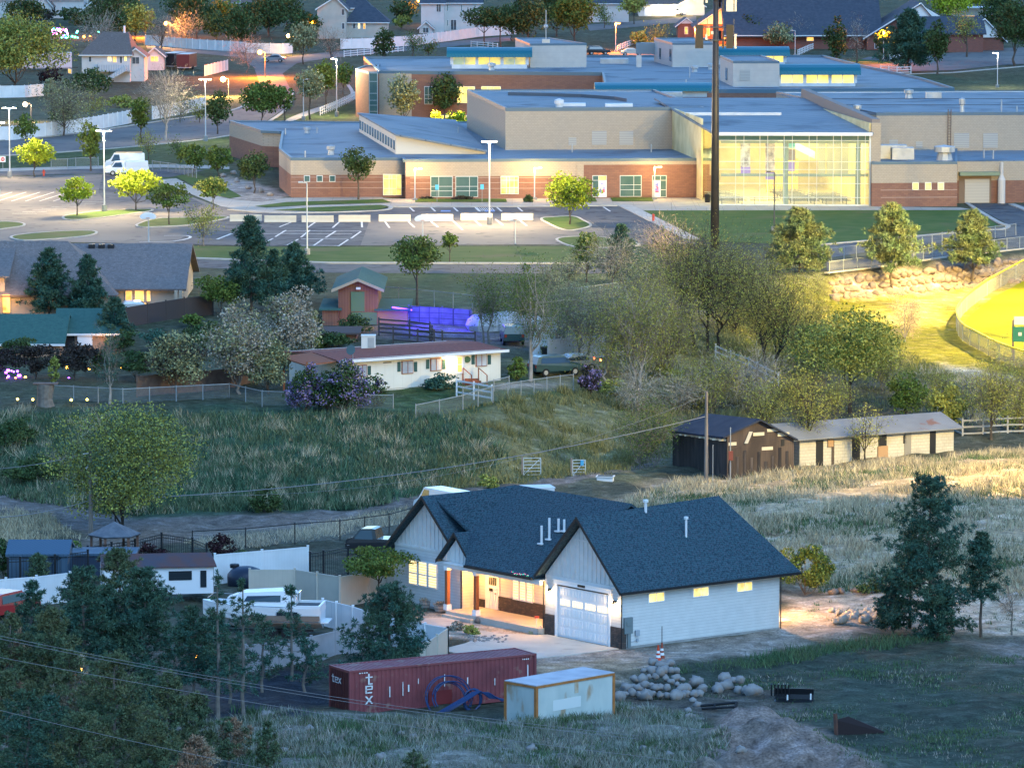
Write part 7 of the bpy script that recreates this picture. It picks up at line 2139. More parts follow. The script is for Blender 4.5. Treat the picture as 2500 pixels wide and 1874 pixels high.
mb=MB();mb.box(3.1,3.4,.002,.018,1.75,2.38);mb.build("rust_stain",mat("rust_streak",(.36,.20,.09),.8,(.5,.45,.35),1.5),t)
mb=MB();mb.box(2.3,2.75,.001,.018,.42,.48).box(4.0,4.3,.001,.018,.35,.41);mb.build("small_plate",M_BLACK,t)
p=PZ(1362,1760);t=thing("machine_part","rusty round machine part lying against the white container","scrap metal",(p[0],p[1]-.2,.3))
M_RUST=mat("rusty_iron",(.13,.055,.035),.85,(.07,.04,.035),3)
mb=MB();mb.tube([(0,0,.4),(0,-.3,.42)],.42,14);mb.build("drum",M_RUST,t);mb=MB();mb.tube([(.3,0,.2),(.62,-.25,.3)],.24,12);mb.box(-.5,.75,-.2,.1,-.1,.12);mb.build("base",M_RUST,t)

# ------------------------------------------------------------------ stones
M_ROCK=mat("field_stone",(.30,.28,.27),.9,(.20,.19,.185),1.6,bump=.03,stain=((.26,.19,.15),1.1,.56,.66))
M_ROCKW=mat("wall_boulder",(.25,.19,.155),.9,(.18,.14,.12),1.0,bump=.04)
rg=np.random.default_rng(11)
def stones(cells,name,cat,m,lab,grp,k=0):
    for (px,py,r_,up) in cells:
        p=G(px,py);mb=MB();rock_mesh(mb,(0,0,r_*.45),r_,rg,(rg.uniform(.85,1.3),rg.uniform(.8,1.1),rg.uniform(.65,.95)))
        o=mb.build(name,m,smooth=True);o.location=(p[0],p[1],p[2]+up);tag(o,lab,cat,grp)
cells=[]
for row,(y,xs,up) in enumerate(((1692,np.arange(1512,1700,15),0),(1672,np.arange(1528,1690,15),.25),(1652,np.arange(1553,1680,16),.45),(1632,np.arange(1573,1665,17),.75),(1612,np.arange(1590,1650,22),1.05))):
    for x in xs:cells.append((x+rg.normal()*4,y+rg.normal()*3,rg.uniform(.17,.42),up*rg.uniform(.7,1)))
stones([(x,y+.5*(1692-y)+12,r_,max(0,(.5*(1692-y)+12)/42-.75*r_)) for x,y,r_,up in cells],"field_stone","stone",M_ROCK,"rounded grey stone in the heap below the traffic cones","stones heaped below the cones")
stones([(x+rg.normal()*3,y,rg.uniform(.3,.5),u) for x,y,u in ((1745,1690,0),(1765,1668,.1),(1775,1685,0),(1790,1680,.35),(1800,1692,0),(1808,1690,.6),(1820,1695,.1),(1840,1688,0),(1845,1700,.1),(1720,1688,0),(1706,1700,0),(1700,1676,.1))],"field_stone","stone",M_ROCK,"brownish boulder in the smaller heap beside the stone pile","boulders in the smaller heap")
stones([(1240+i*0+x,y,r_,-.05) for i,(x,y,r_) in enumerate(((290,1726,.22),(305,1735,.25),(320,1730,.2),(275,1738,.2),(440,1700,.2),(452,1712,.22),(462,1722,.25),(440,1735,.2),(100,1738,.2),(445,1755,.35),(60,1830,.3),(395,1845,.3),(330,1828,.22),(570,1835,.3),(470,1760,.25)))],"loose_stone","stone",M_ROCK,"loose stone lying in the weeds by the containers","loose stones in the weeds")
stones([(x,y,r_,-.1) for x,y,r_ in ((650,1750,.4),(755,1780,.3),(710,1785,.25),(1010,1800,.3),(980,1790,.22),(1140,1790,.28),(800,1840,.25),(930,1850,.3),(690,1835,.3))],"half_buried_stone","stone",M_ROCK,"half-buried stone on the weedy berm before the red container","half-buried stones on the berm")
cells=[]
for i in range(48):
    u=i/47;x0=2032+u*500
    top,bot=684-u*66,738-u*42
    for j in range(3):cells.append((x0+rg.normal()*5,bot+(top-bot)*(j+.35)/3+rg.normal()*2,rg.uniform(.27,.52),-.05))
stones(cells,"wall_boulder","boulder",M_ROCKW,"pale boulder in the retaining slope above the outfield","boulders of the retaining slope")
cells=[(2030+160*rg.random(),1510+10*rg.normal(),rg.uniform(.18,.36),.25*rg.random()) for _ in range(42)]
stones([(x,min(1526,y),r_,u) for x,y,r_,u in cells],"rubble_rock","rock",mat("pale_rubble",(.46,.40,.33),.9,(.36,.31,.26),1.5,bump=.03),"pale rock in the lamp-lit rubble pile behind the white house","rubble pile behind the white house")
stones([(x,y,.32,0) for x,y in ((2035,1450),(2052,1448),(2090,1446))],"yard_boulder","boulder",M_ROCKW,"boulder on the edge of the bare yard under the dry bank","boulders edging the bare yard")
stones([(x,y,.4,0) for x,y in ((571,425),(578,445),(606,462),(638,470),(660,478),(545,432),(835,481))],"landscape_boulder","boulder",M_ROCK,"dark boulder in the gravel bed at the school's corner","boulders in the school's gravel bed")
mb=MB()
for (px,py) in [(1150+rg.random()*90-20*k%30,1553+rg.random()*16) for k in range(80)]:p=G(px,py);rock_mesh(mb,(p[0],p[1],p[2]+.05),rg.uniform(.05,.12),rg,n=5)
o=mb.build("river_pebbles",M_ROCK);tag(o,"strip of river pebbles beside the front walk","pebbles",kind="stuff")
p=G(1167,1520);mb=MB();rock_mesh(mb,(0,0,.15),.28,rg);o=mb.build("step_stone",M_ROCKW,smooth=True);o.location=p;tag(o,"rounded boulder at the foot of the porch steps","boulder")
# cones
def cone(px,yb,lab,pole=False,c=(.62,.06,.02)):
    p=G(px,yb);t=thing("traffic_cone",lab,"traffic cone",p,0)
    mb=MB();mb.box(-.24,.24,-.24,.24,0,.05);mb.lathe(0,0,[(.19,.05),(.15,.25)],14);mb.lathe(0,0,[(.125,.40),(.11,.52)],14);mb.lathe(0,0,[(.085,.66),(.05,.95),(.06,1.0)],14);mb.build("body",mat("cone_%d"%int(c[0]*100),c,.5),t)
    mb=MB();mb.lathe(0,0,[(.15,.25),(.125,.40)],14).cut().lathe(0,0,[(.11,.52),(.085,.66)],14);pieces(mb,"reflective_band",mat("white_band",(.75,.75,.75),.4),t)
    if pole:mb=MB();mb.tube([(0,0,.95),(0,0,2.0)],.025,5);mb.build("whip",M_BLACK,t)
cone(1607,1614,"bright orange traffic cone with two white bands by the gravel");cone(1616,1608,"darker cone with a thin black whip on top", True,(.30,.06,.03))
# scrap on the field
p=G(1735,1730);t=thing("steel_frame","bent dark steel frame lying in the weeds past the stones","scrap metal",p,R(-24))
mb=MB();mb.tube([(-.6,0,.15),(1.6,0,.5)],.08,5);mb.tube([(-.3,-.6,.1),(1.6,-.35,.3)],.07,5);mb.tube([(1.6,0,.5),(1.6,-.35,.2)],.1,5);mb.tube([(.3,0,.3),(.3,-.5,.12)],.06,5);mb.build("frame",M_BLACK,t)
p=G(1938,1712);t=thing("tractor_bucket","black loader bucket with tines lying on the dark grass","loader bucket",p,R(-8))
mb=MB();mb.profile([(-.35,0),(.5,.02),(.62,.3),(.5,.7),(.42,.7),(.5,.35),(.4,.1),(-.35,.06)],'y',-1.1,1.1);o=mb.build("bucket",mat("black_steel",(.012,.013,.016),.4),t);o.rotation_euler=(0,0,R(90))
mb=MB()
for k in range(6):mb.cut().tube([(-1.3+k*.2,.1,.3),(-1.3+k*.2,.0,1.0)],.05,5)
pieces(mb,"tine",MATS["black_steel"],t)
mb=MB();mb.box(-.35,-.27,-.66,-.6,.2,.5).cut().box(.98,1.06,-.66,-.6,.25,.6);pieces(mb,"bright_bracket",M_PVC,t)
p=G(2085,1795);t=thing("rusted_blade","rust-brown folded scraper blade on the grass beside the spoil heap","scrap metal",p,R(10))
mb=MB();mb.add([(-1,0,0),(2.0,.6,0),(1.4,.9,.3),(-.2,.5,1.0),(-1.0,.1,.9),(-1,.25,0),(2,.75,0),(-.2,.75,.95)],[(0,1,2,3,4),(5,7,6),(0,4,5),(1,6,2),(4,3,7,5),(3,2,6,7)]);mb.build("blade",mat("dark_rust",(.022,.014,.015),.85),t)
mb=MB();mb.tube([(-1.0,0,0),(-1.05,.1,1.25)],.12,6);mb.build("upright",M_RUST,t)

# ------------------------------------------------------------------ the yard beside the house
# cabin cruiser on its trailer
p=G(660,1552);t=thing("cabin_cruiser","white cabin cruiser with dark stripes and windows on a trailer","boat",p,R(-6))
M_GEL=mat("white_gelcoat",(.70,.71,.73),.3);M_STR=mat("brown_hull_stripe",(.20,.15,.12),.4)
def hull(secs,m,name):
    mb=MB();k=len(secs[0][1]);vs=[(x,y,z) for x,pr in secs for y,z in pr]
    fs=[(i*k+j,(i+1)*k+j,(i+1)*k+j+1,i*k+j+1) for i in range(len(secs)-1) for j in range(k-1)]
    fs+=[tuple(range(k)),tuple(range((len(secs)-1)*k,len(secs)*k))[::-1]]
    fs+=[(i*k,i*k+k-1,(i+1)*k+k-1,(i+1)*k) for i in range(len(secs)-1)]
    mb.add(vs,fs); return mb.build(name,m,t)
def sec(w_,keel,ch,gun): return [(-w_,gun),(-w_*.93,ch+.35),(-w_*.8,ch),(0,keel),(w_*.8,ch),(w_*.93,ch+.35),(w_,gun)]
hull([(-4.2,sec(.12,1.35,1.75,2.25)),(-3.2,sec(.75,.75,1.35,2.15)),(-1.5,sec(1.22,.5,1.05,2.02)),(1.2,sec(1.3,.5,.98,1.95)),(3.3,sec(1.22,.55,.98,1.95))],M_GEL,"hull")
hull([(-2.6,[(-.7,2.1),(-.5,2.45),(.5,2.45),(.7,2.1)]),(-1.6,[(-1.0,2.05),(-.75,2.8),(.75,2.8),(1.0,2.05)]),(.9,[(-1.08,2.0),(-.85,2.95),(.85,2.95),(1.08,2.0)]),(1.6,[(-1.08,1.97),(-.9,2.75),(.9,2.75),(1.08,1.97)])],M_GEL,"cabin")
mb=MB()
for s_ in (-1,1):mb.cut().add([(-1.5,s_*1.0,2.3),(.8,s_*1.04,2.3),(.8,s_*.95,2.7),(-1.3,s_*.87,2.62),(-1.5,s_*.95,2.3),(.8,s_*.98,2.3),(.8,s_*.87,2.7),(-1.3,s_*.8,2.62)],[(0,1,2,3),(7,6,5,4),(0,4,5,1),(2,6,7,3)]);
pieces(mb,"cabin_window",M_CGL,t)
mb=MB();mb.box(.6,1.9,-1.335,-1.2,1.5,1.72);mb.build("hull_window",M_CGL,t)
mb=MB();mb.box(-1.2,3.25,-1.32,-1.1,1.2,1.48).box(-1.0,3.25,-1.25,-1.0,1.0,1.06);mb.build("hull_stripe",M_STR,t)
mb=MB();mb.box(1.6,3.3,-1.22,-1.08,1.95,2.1).box(1.6,3.3,1.08,1.22,1.95,2.1).box(3.16,3.3,-1.08,1.08,1.95,2.1);mb.tube([(1.7,-1,2.1),(1.75,-.95,2.75),(1.75,.95,2.75),(1.7,1,2.1)],.05,6);mb.box(3.3,3.75,-.9,.9,.98,1.05);mb.build("cockpit_rail",M_GEL,t)
mb=MB();mb.box(1.62,3.15,-1.07,1.07,1.955,1.965);mb.build("cockpit_floor",mat("dark_cockpit",(.06,.065,.075),.7),t)
mb=MB();mb.add([(-3.6,-.25,2.3),(-3.6,.25,2.3),(-1.75,.8,2.12),(-1.75,-.8,2.12),(-3.6,-.25,2.24),(-3.6,.25,2.24),(-1.75,.8,2.06),(-1.75,-.8,2.06)],[(0,1,2,3),(7,6,5,4),(0,4,5,1),(2,6,7,3),(1,5,6,2),(3,7,4,0)]);mb.build("foredeck",mat("pale_foredeck",(.5,.52,.56),.5),t)
mb=MB();mb.tube([(-3.9,0,2.35),(-3.4,-.5,2.75),(-2.2,-.95,2.75),(-2.2,-.95,2.1)],.025,5);mb.build("bow_rail",M_GALV,t)
mb=MB();mb.box(-3.5,2.8,-.7,-.6,.42,.55).box(-3.5,2.8,.6,.7,.42,.55).box(-5.2,-3.4,-.06,.06,.42,.52);mb.build("trailer_frame",M_BLACK,t)
for x in (.3,1.2):
    for y in (-1.0,1.0):
        mb=MB();mb.tube([(x,y-.12,.36),(x,y+.12,.36)],.36,12);mb.build("wheel",M_TYRE,t)
# camper with brown cover
p=G(430,1465);t=thing("covered_motorhome","white motorhome under a sagging red-brown roof cover","motorhome",p,R(10))
mb=MB();mb.box(-4.8,2.3,-1.2,1.2,.6,2.5);mb.build("body",M_GEL,t)
mb=MB();mb.slab([(-5.0,-1.4,2.45),(2.5,-1.4,2.4),(2.3,0,3.1),(-4.9,0,3.15)],.08);mb.slab([(-4.9,0,3.15),(2.3,0,3.1),(2.5,1.5,2.5),(-5.0,1.5,2.5)],.08);mb.build("roof_cover",mat("red_brown_cover",(.12,.06,.055),.9,(.07,.065,.085),1.0),t)
mb=MB();mb.box(1.45,1.85,-1.24,-1.2,1.0,2.1).cut().box(-.6,.9,-1.23,-1.2,1.5,2.1);pieces(mb,"window",M_CGL,t)
p=G(600,1435);t=thing("round_tank","dark domed round tank standing against the tall white fence","tank",p)
mb=MB();mb.lathe(0,0,[(1.2,0),(1.22,.75),(1.2,.95),(.95,1.25),(.5,1.42),(.1,1.46)],24);mb.build("shell",mat("dark_blue_plastic",(.018,.028,.05),.5),t,smooth=True)
mb=MB();mb.lathe(-.75,.4,[(.3,1.3),(.32,1.5),(.28,1.56),(.05,1.58)],12);mb.build("cap",M_BLACK,t)
p=G(762,1462);t=thing("swing_frame","rusty timber A-frame swing in front of the tan fence","swing frame",p,R(-4))
mb=MB();M_SW=mat("brown_swing_timber",(.16,.085,.06),.85)
for x in (-.85,.85):
    mb=MB();mb.tube([(x-.1,-.5,0),(x,0,1.35)],.055,5);mb.tube([(x+.25,.45,0),(x,0,1.35)],.055,5);mb.tube([(x-.06,-.3,.5),(x+.15,.25,.5)],.04,5);mb.build("leg_frame",M_SW,t)
mb=MB();mb.tube([(-.95,0,1.38),(.95,0,1.38)],.07,6);mb.build("crossbeam",M_SW,t)
mb=MB();mb.box(-.4,.4,-.18,.18,.3,.35);mb.tube([(-.38,0,.35),(-.38,0,1.36)],.012,4);mb.tube([(.38,0,.35),(.38,0,1.36)],.012,4);mb.build("swing_seat",M_SW,t)
p=G(280,1380);t=thing("gazebo","six-sided gazebo with a grey shingled roof on timber posts","gazebo",p)
hh=zat(p,1303)-p[2];ht=zat(p,1272)-p[2];R6=1.75
mb=MB();c6=[(R6*math.cos(k*math.pi/3+.2),R6*math.sin(k*math.pi/3+.2)) for k in range(6)]
for k in range(6):mb.add([(c6[k][0]*1.05,c6[k][1]*1.05,hh),(c6[(k+1)%6][0]*1.05,c6[(k+1)%6][1]*1.05,hh),(0,0,ht),(c6[k][0],c6[k][1],hh-.1),(c6[(k+1)%6][0],c6[(k+1)%6][1],hh-.1)],[(0,1,2),(3,4,1,0)])
mb.build("roof",mat("gazebo_shingle",(.15,.16,.18),.9,(.10,.11,.13),2.5),t)
for x,y in c6:mb=MB();mb.box(x*.9-.08,x*.9+.08,y*.9-.08,y*.9+.08,-.1,hh);mb.build("post",M_SW,t)
t=house_at("blue_shed","long blue metal shed with ribbed roof behind the black iron fence",30,1445,"shed")
M_BLUES=mat("blue_ribbed_metal",(.055,.10,.15),.5,lines=[('h',.3,.12,(.03,.06,.10))])
vol(t,20,165,1430,1352,1316,M_BLUES,M_BLUES,'side',4,.15);vol(t,175,330,1412,1352,1340,mat("dark_blue_panel",(.025,.04,.07),.6),M_BLUES,'side',3,.1)
for (x,y,lab) in ((480,1600,"amber garden lamp glowing among the pines near the boat"),(201,1634,"amber garden lamp glowing under the tan dry pine"),(757,1566,"amber garden lamp on the dusky fence by the saplings")):
    q=G(x,y+14);hq=zat(q,y)-q[2];t=thing("garden_lamp",lab,"garden lamp",q);mb=MB();mb.tube([(0,0,-.2),(0,0,hq)],.03,5);mb.build("stake",M_BLACK,t);mb=MB();mb.ball((0,0,hq),.10,8);mb.build("glass",mat("amber_globe",(1,.5,.1),.4,emit=(1,.42,.06),es=22),t)
    lamp("garden_light",(q[0],q[1]-.35,q[2]+hq+.1),14,(1,.45,.1),size=.1)
for i,(x,y) in enumerate(((43,980),(80,981),(174,982),(213,981))):
    q=G(x,y+6);t=thing("path_light","small yellow path light along the terrace edge","path light",q,0,"yellow path lights on the terrace edge");mb=MB();mb.tube([(0,0,-.1),(0,0,.3)],.03,5);mb.build("stake",M_BLACK,t);mb=MB();mb.ball((0,0,.4),.10,6);mb.build("glass",mat("yellow_globe",(1,.7,.1),.4,emit=(1,.62,.08),es=16),t)
M_STRN=[mat("string_bulb_%s"%n_,c,.4,emit=c,es=24) for n_,c in (("violet",(.25,.05,1)),("amber",(1,.4,.04)),("cyan",(.05,.7,.9)),("pink",(1,.15,.5)),("green",(.1,.8,.3)))]
def fairy(lab,spots,rad):
    t=thing("string_lights",lab,"string lights",G(spots[0][0],spots[0][1]+20))
    for c in sorted(set(s_[2] for s_ in spots)):
        mb=MB()
        for (x,y,k) in spots:
            if k==c:q=WY(x,y,t.location[1]-rad*3*random.random());mb.ball(tuple(q),rad*random.uniform(.7,1.2),6)
        o=mb.build("bulb",M_STRN[c],t,world=True);o["kind"]="stuff"
rg2=random.Random(4)
fairy("violet and amber party lights under the dark garden trees",[(22+rg2.uniform(-10,30),910+rg2.uniform(-8,10),0) for _ in range(9)]+[(15,924,1),(38,924,1),(62,921,1),(27,928,1),(20,938,1),(52,937,1),(95,896,1),(164,897,1),(218,899,1),(295,896,1),(235,894,1),(150,929,0),(168,924,0),(166,934,0)],.10)
fairy("multicoloured lights strung through the bushes left of the brown-roofed house".replace("left of","beside"),[(125+rg2.uniform(0,45),76+rg2.uniform(-6,8),rg2.choice((0,2,3,4))) for _ in range(26)]+[(150+rg2.uniform(0,40),92+rg2.uniform(-6,12),rg2.choice((2,4,0))) for _ in range(24)]+[(20+rg2.uniform(0,80),102+rg2.uniform(-3,5),rg2.choice((2,3))) for _ in range(12)]+[(240,77,4),(243,78,2),(187,80,2),(189,77,4),(205,90,1),(220,88,1)],.22)
# planters and bits by the porch
for (x,y,lab) in ((1040,1482,"half-barrel planter of dry plants nearer the tall window end"),(1076,1492,"half-barrel planter of tan grass beside the cedar post")):
    q=G(x,y);t=thing("barrel_planter",lab,"planter",q);mb=MB();mb.lathe(0,0,[(.36,0),(.42,.25),(.43,.45),(.38,.46),(.05,.42)],14);mb.build("barrel",mat("grey_barrel",(.36,.32,.28),.8,lines=[('z',.2,.15,(.1,.1,.1))]),t)
    V=leaf_quads(np.array([[0,0,.5]])+rng.normal(size=(160,3))*np.array([.2,.2,.08]),.16,.35);npmesh("foliage",V,4,LEAF['tan'],t)
q=G(1310,1545);t=thing("water_hydrant","red-topped yard tap and white pipes by the garage corner","yard tap",q)
mb=MB();mb.tube([(0,0,0),(0,0,1.0)],.03,6);mb.tube([(.25,-.1,0),(.25,-.1,.5)],.06,6);mb.build("pipe",M_PVC,t);mb=MB();mb.box(-.12,.16,-.05,.05,.95,1.08);mb.build("handle",MATS["hydrant_red"],t);mb=MB();mb.box(-.5,-.05,-.35,.1,0,.16);mb.build("valve_box",mat("green_valve_box",(.22,.24,.15),.7),t)
# ------------------------------------------------------------------ trees and shrubs
T=tree
# beyond and round the school
T('leafy',40,222,28,300,"big spreading olive-green tree at the far corner",leaf='olive',trunk=.12,dens=1.2,leaf2='mid',mix2=.4)
T('shrub',128,205,160,78,"dark red-black shrub beside the cream house's end wall",leaf='purple')
T('shrub',125,238,186,52,"small grey-green bush behind the long white fence",leaf='grey')
T('sparse',155,332,190,150,"grey budding tree before the white street fence",leaf='grey',trunk=.2)
T('leafy',222,240,165,120,"bushy dark green growth at the foot of the cream house",leaf='dark',trunk=.1)
T('sparse',222,300,232,80,"small olive budding tree over the white street fence",leaf='olive')
T('leafy',63,362,275,68,"small dark leafy tree by the white street fence",leaf='mid',trunk=.25)
T('leafy',85,432,337,108,"round yellow-green tree over the red hydrant",leaf='bright',trunk=.25,dens=1.2)
T('column',222,418,290,68,"narrow oval tree behind the white pickup's nose",leaf='mid',trunk=.22)
T('vase',345,338,232,68,"dark wedge-shaped street tree before the white fence",leaf='mid',trunk=.2)
T('bare',403,344,148,140,"tall pale-trunked bare tree by the street",leaf='silver',bark='pale',trunk=.3)
T('sparse',362,392,318,58,"thin budding sapling behind the work van",leaf='olive')
T('column',531,328,218,76,"dense dark tree around the shaded street lamp post",leaf='dark',trunk=.2)
T('leafy',640,300,192,118,"broad lamp-lit green tree at the orange street's edge",leaf='mid',trunk=.12,dens=1.3)
T('sparse',487,300,240,42,"slender yellow-lit sapling by the bend",leaf='olive')
T('leafy',475,428,340,78,"bushy tree before the white pickup's tail",leaf='mid',trunk=.15)
T('leafy',532,432,348,84,"rounded tree touching the school's brick corner",leaf='mid',trunk=.15)
T('sparse',440,398,335,60,"thin green sapling on the grass strip by the school",leaf='mid')
T('leafy',620,472,362,92,"leafy tree in the gravel bed at the school corner",leaf='dark',trunk=.22)
T('leafy',188,528,428,104,"bright yellow tree on the car park's long island",leaf='bright',trunk=.3,dens=1.2)
T('leafy',332,515,410,138,"widest bright yellow tree beside the tall lamp post",leaf='bright',trunk=.25,dens=1.2)
T('leafy',413,550,440,108,"green lot tree over the second grass island",leaf='mid',trunk=.3)
T('leafy',520,512,428,104,"green lot tree by the concrete path",leaf='mid',trunk=.28,leaf2='olive')
T('sparse',497,602,502,95,"reddish budding tree in front of the dark tarmac",leaf='olive',bark='grey',trunk=.3)
T('vase',875,488,354,98,"maple standing before the school's tan front wall",leaf='dark',trunk=.35,hollow=.1)
T('leafy',1390,550,418,146,"large bright green tree on the car park's far island",leaf='bright',trunk=.25,dens=1.2,leaf2='mid')
T('bare',600,178,85,120,"rust-tinged bare tree by the amber junction lamp",leaf='blush',bark='grey')
T('column',741,158,48,84,"tall grey-green oval tree at the junction",leaf='grey',trunk=.25)
T('bare',808,160,72,92,"reddish bare tree beside the white fence's end",leaf='blush')
T('column',938,148,62,64,"dark green cone-like tree before the long white fence",leaf='dark',trunk=.05)
T('sparse',1008,142,78,66,"sparse young tree next to the dark cone-like tree",leaf='mid');T('sparse',1045,140,92,52,"smallest sparse tree before the long white fence",leaf='mid')
T('leafy',1182,118,12,130,"dark umbrella-shaped tree before the white house",leaf='dark',trunk=.45);T('leafy',1222,118,14,100,"dark tree crowding the umbrella-shaped one",leaf='dark',trunk=.45)
T('leafy',1290,118,-25,100,"tall dark tree behind the school's antenna",leaf='dark',trunk=.1);T('leafy',1402,104,-40,120,"tall dense green tree beyond the roof room",leaf='mid',trunk=.1,dens=1.2)
T('sparse',1475,70,10,60,"sparse tree before the dark-roofed white house",leaf='mid');T('leafy',1548,60,-15,84,"garage-lit airy tree before the bright house",leaf='olive',trunk=.3,hollow=.2)
T('shrub',1560,112,64,62,"orange-lit bush beside the church steps",leaf='olive');T('sparse',1612,118,60,60,"bare-looking tree between the bush and the church",leaf='olive')
T('leafy',1836,116,30,78,"round tree before the church's brick corner",leaf='dark',trunk=.35);T('leafy',1900,122,50,84,"bluish bush-like tree under the church eave",leaf='grey',trunk=.08)
T('column',2042,152,38,66,"dense dark spire-shaped tree before the church roof",leaf='dark',trunk=.05);T('bare',2092,156,40,64,"bare grey tree beside the spire-shaped tree",leaf='silver')
T('pine',2222,176,28,140,"open-branched pine over the orange church lot",leaf='teal',trunk=.15);T('column',2288,182,42,72,"oval dark tree beside the open-branched pine",leaf='dark',trunk=.2)
T('sparse',2360,140,10,80,"airy tree before the brick church's end wing",leaf='olive');T('leafy',2478,162,-10,130,"tall dark tree at the far top corner by the lot",leaf='dark',trunk=.2)
T('bare',2290,40,-40,90,"bare tree before the yellow-lit grove",leaf='blush');T('leafy',2400,44,-40,150,"yellow-lit grove tree beyond the white building",leaf='bright',trunk=.3)
for i,(x,yb,yt,w_,lf,lab) in enumerate(((250,60,8,80,'dark',"dark bushes before the pale house's end gable"),(210,74,20,90,'dark',"dark rounded tree behind the fairy lights"),(262,120,-30,130,'dark',"tall dark poplar behind the brown roof"),(330,100,0,110,'olive',"orange-lit tree by the higher street lamp"),(395,120,5,90,'blush',"bare orange-lit tree before the glowing fence"),(455,112,20,90,'blush',"bare tree past the glowing fence's middle"),(530,104,20,110,'dark',"dark tree at the glowing fence's end"),
    (590,118,15,110,'dark',"dark tree behind the white junction fence"),(655,92,-20,110,'dark',"tall dark tree behind the amber globe lamp"),(700,70,-20,90,'dark',"dark treetop above the small amber lamp"),(800,92,28,90,'mid',"green tree before the beige house's gable"),(985,60,-5,80,'dark',"dark tree beside the tall white house"),(110,60,18,60,'plum',"brownish tree before the arched window"),(450,60,-20,120,'dark',"dark tree group at the top behind the lamps"),(980,72,34,50,'olive',"lamp-lit yellow bush by the garden shed"),(720,125,75,60,'mid',"bushy young tree by the junction corner"))):
    T('bare' if lf=='blush' else 'leafy',x,yb,yt,w_,lab,leaf=lf,trunk=.1)
T('column',986,300,168,88,"tall grey-green courtyard tree before the tan rear wall",leaf='grey',trunk=.1);T('column',1085,296,165,80,"courtyard tree before the rear brick windows",leaf='dark',trunk=.15)
T('leafy',1168,250,162,66,"courtyard treetop over the lit rear window",leaf='dark',trunk=.2);T('leafy',1292,240,152,66,"treetop before the roof room, first of three",leaf='mid',trunk=.2);T('leafy',1364,240,158,56,"treetop before the roof room, middle of three",leaf='mid',trunk=.2);T('leafy',1432,240,150,78,"treetop beside the teal lantern roof",leaf='mid',trunk=.2)
T('shrub',1060,308,270,70,"lamp-lit yellow shrubs in the school courtyard",leaf='bright');T('shrub',1120,312,262,70,"lamp-lit yellow shrubs beside the gymnasium wall",leaf='bright');T('shrub',2035,226,204,28,"small bush seen over the hall roof",leaf='olive')
lamp("courtyard_light",G(1060,306)+np.array([0,-3,2.5]),1600,(1,.62,.12),size=.3);lamp("courtyard_light",G(1120,308)+np.array([0,-3,2]),1600,(1,.62,.12),size=.3)
T('leafy',757,292,158,82,"grey-leaved tree nearest the white rail fence",leaf='grey',trunk=.3);T('leafy',795,268,138,66,"green tree behind the glowing footpath lamp",leaf='mid',trunk=.25);T('leafy',838,232,150,56,"small bright tree by the footpath's curve",leaf='mid',trunk=.2);T('leafy',695,300,196,50,"narrow tree at the street side of the footpath",leaf='mid',trunk=.25)
T('shrub',1040,486,478,40,"clipped low hedge under the first green window",leaf='plum');T('shrub',1130,488,477,60,"clipped low hedge under the wide green window",leaf='plum');T('shrub',1292,494,472,30,"small round bush by the second school doorway",leaf='dark')
# terrace
T('leafy',1018,752,565,128,"tall round maple standing alone behind the barn",leaf='mid',trunk=.42,dens=1.2);T('leafy',1098,642,562,54,"young tree on the long lower lawn",leaf='mid',trunk=.35,hollow=.1)
T('pine',612,770,528,130,"tallest dark conifer beside the barn",leaf='teal',trunk=.18);T('pine',722,745,598,118,"dark conifer leaning over the barn's roof",leaf='teal',trunk=.15);T('pine',668,760,615,80,"dark conifer between the two taller ones",leaf='teal',trunk=.12)
T('leafy',540,772,652,130,"bushy green tree before the ranch house's end",leaf='mid',trunk=.12);T('shrub',470,800,755,60,"yellow-green bush below the ranch patio",leaf='mid')
T('leafy',712,905,705,170,"large silver-grey round tree behind the lilac",leaf='silver',bark='grey',trunk=.08,dens=1.3,leaf2='grey');T('leafy',585,962,728,172,"silver-grey ragged tree on the terrace edge",leaf='silver',bark='grey',trunk=.1,hollow=.15,leaf2='grey',mix2=.5);T('leafy',430,968,800,180,"wide grey-brown tree before the board fence",leaf='grey',trunk=.12,hollow=.2,leaf2='plum',mix2=.35);T('leafy',655,960,830,120,"grey-green thicket under the silver tree",leaf='grey',trunk=.05)
T('pine',120,770,608,120,"bigger dark pine before the ranch roof",leaf='teal',trunk=.1);T('pine',215,775,628,96,"smaller dark pine before the ranch roof",leaf='teal',trunk=.1);T('pine',282,850,730,90,"ragged dark pine at the green roof's end",leaf='teal',trunk=.2)
for (x,yb,yt,w_,lf,lab) in ((15,925,835,100,'plum',"brown-purple tree over the violet party lights"),(90,930,830,120,'plum',"brown-purple tree before the green-roofed house"),(182,932,826,130,'plum',"brown-purple tree beside the narrow green cypress"),(330,930,845,130,'dark',"dark green mass beyond the thin sapling"),(250,925,850,80,'dark',"dark tree between the plum tree and the sapling"),(380,860,800,90,'teal',"bluish shrub mass below the ranch house")):
    T('leafy',x,yb,yt,w_,lab,leaf=lf,trunk=.15)
T('column',133,940,864,36,"narrow pale green cypress among the dark trees",leaf='olive',trunk=.02);T('sparse',268,985,800,60,"thin pale-trunked sapling on the terrace edge",leaf='teal',bark='pale')
T('shrub',745,1002,868,120,"violet-flowered lilac at the mobile home's near corner",leaf='dark',leaf2='lilac',mix2=.75,name='lilac_bush');T('shrub',842,1004,868,150,"large dark lilac with grey-violet blossom",leaf='dark',leaf2='lilac',mix2=.4,name='lilac_bush');T('shrub',915,988,905,70,"small outer lilac before the cream wall",leaf='dark',leaf2='lilac',mix2=.35,name='lilac_bush');T('shrub',1440,965,872,66,"violet lilac beside the old champagne car",leaf='plum',leaf2='lilac',mix2=.6,name='lilac_bush')
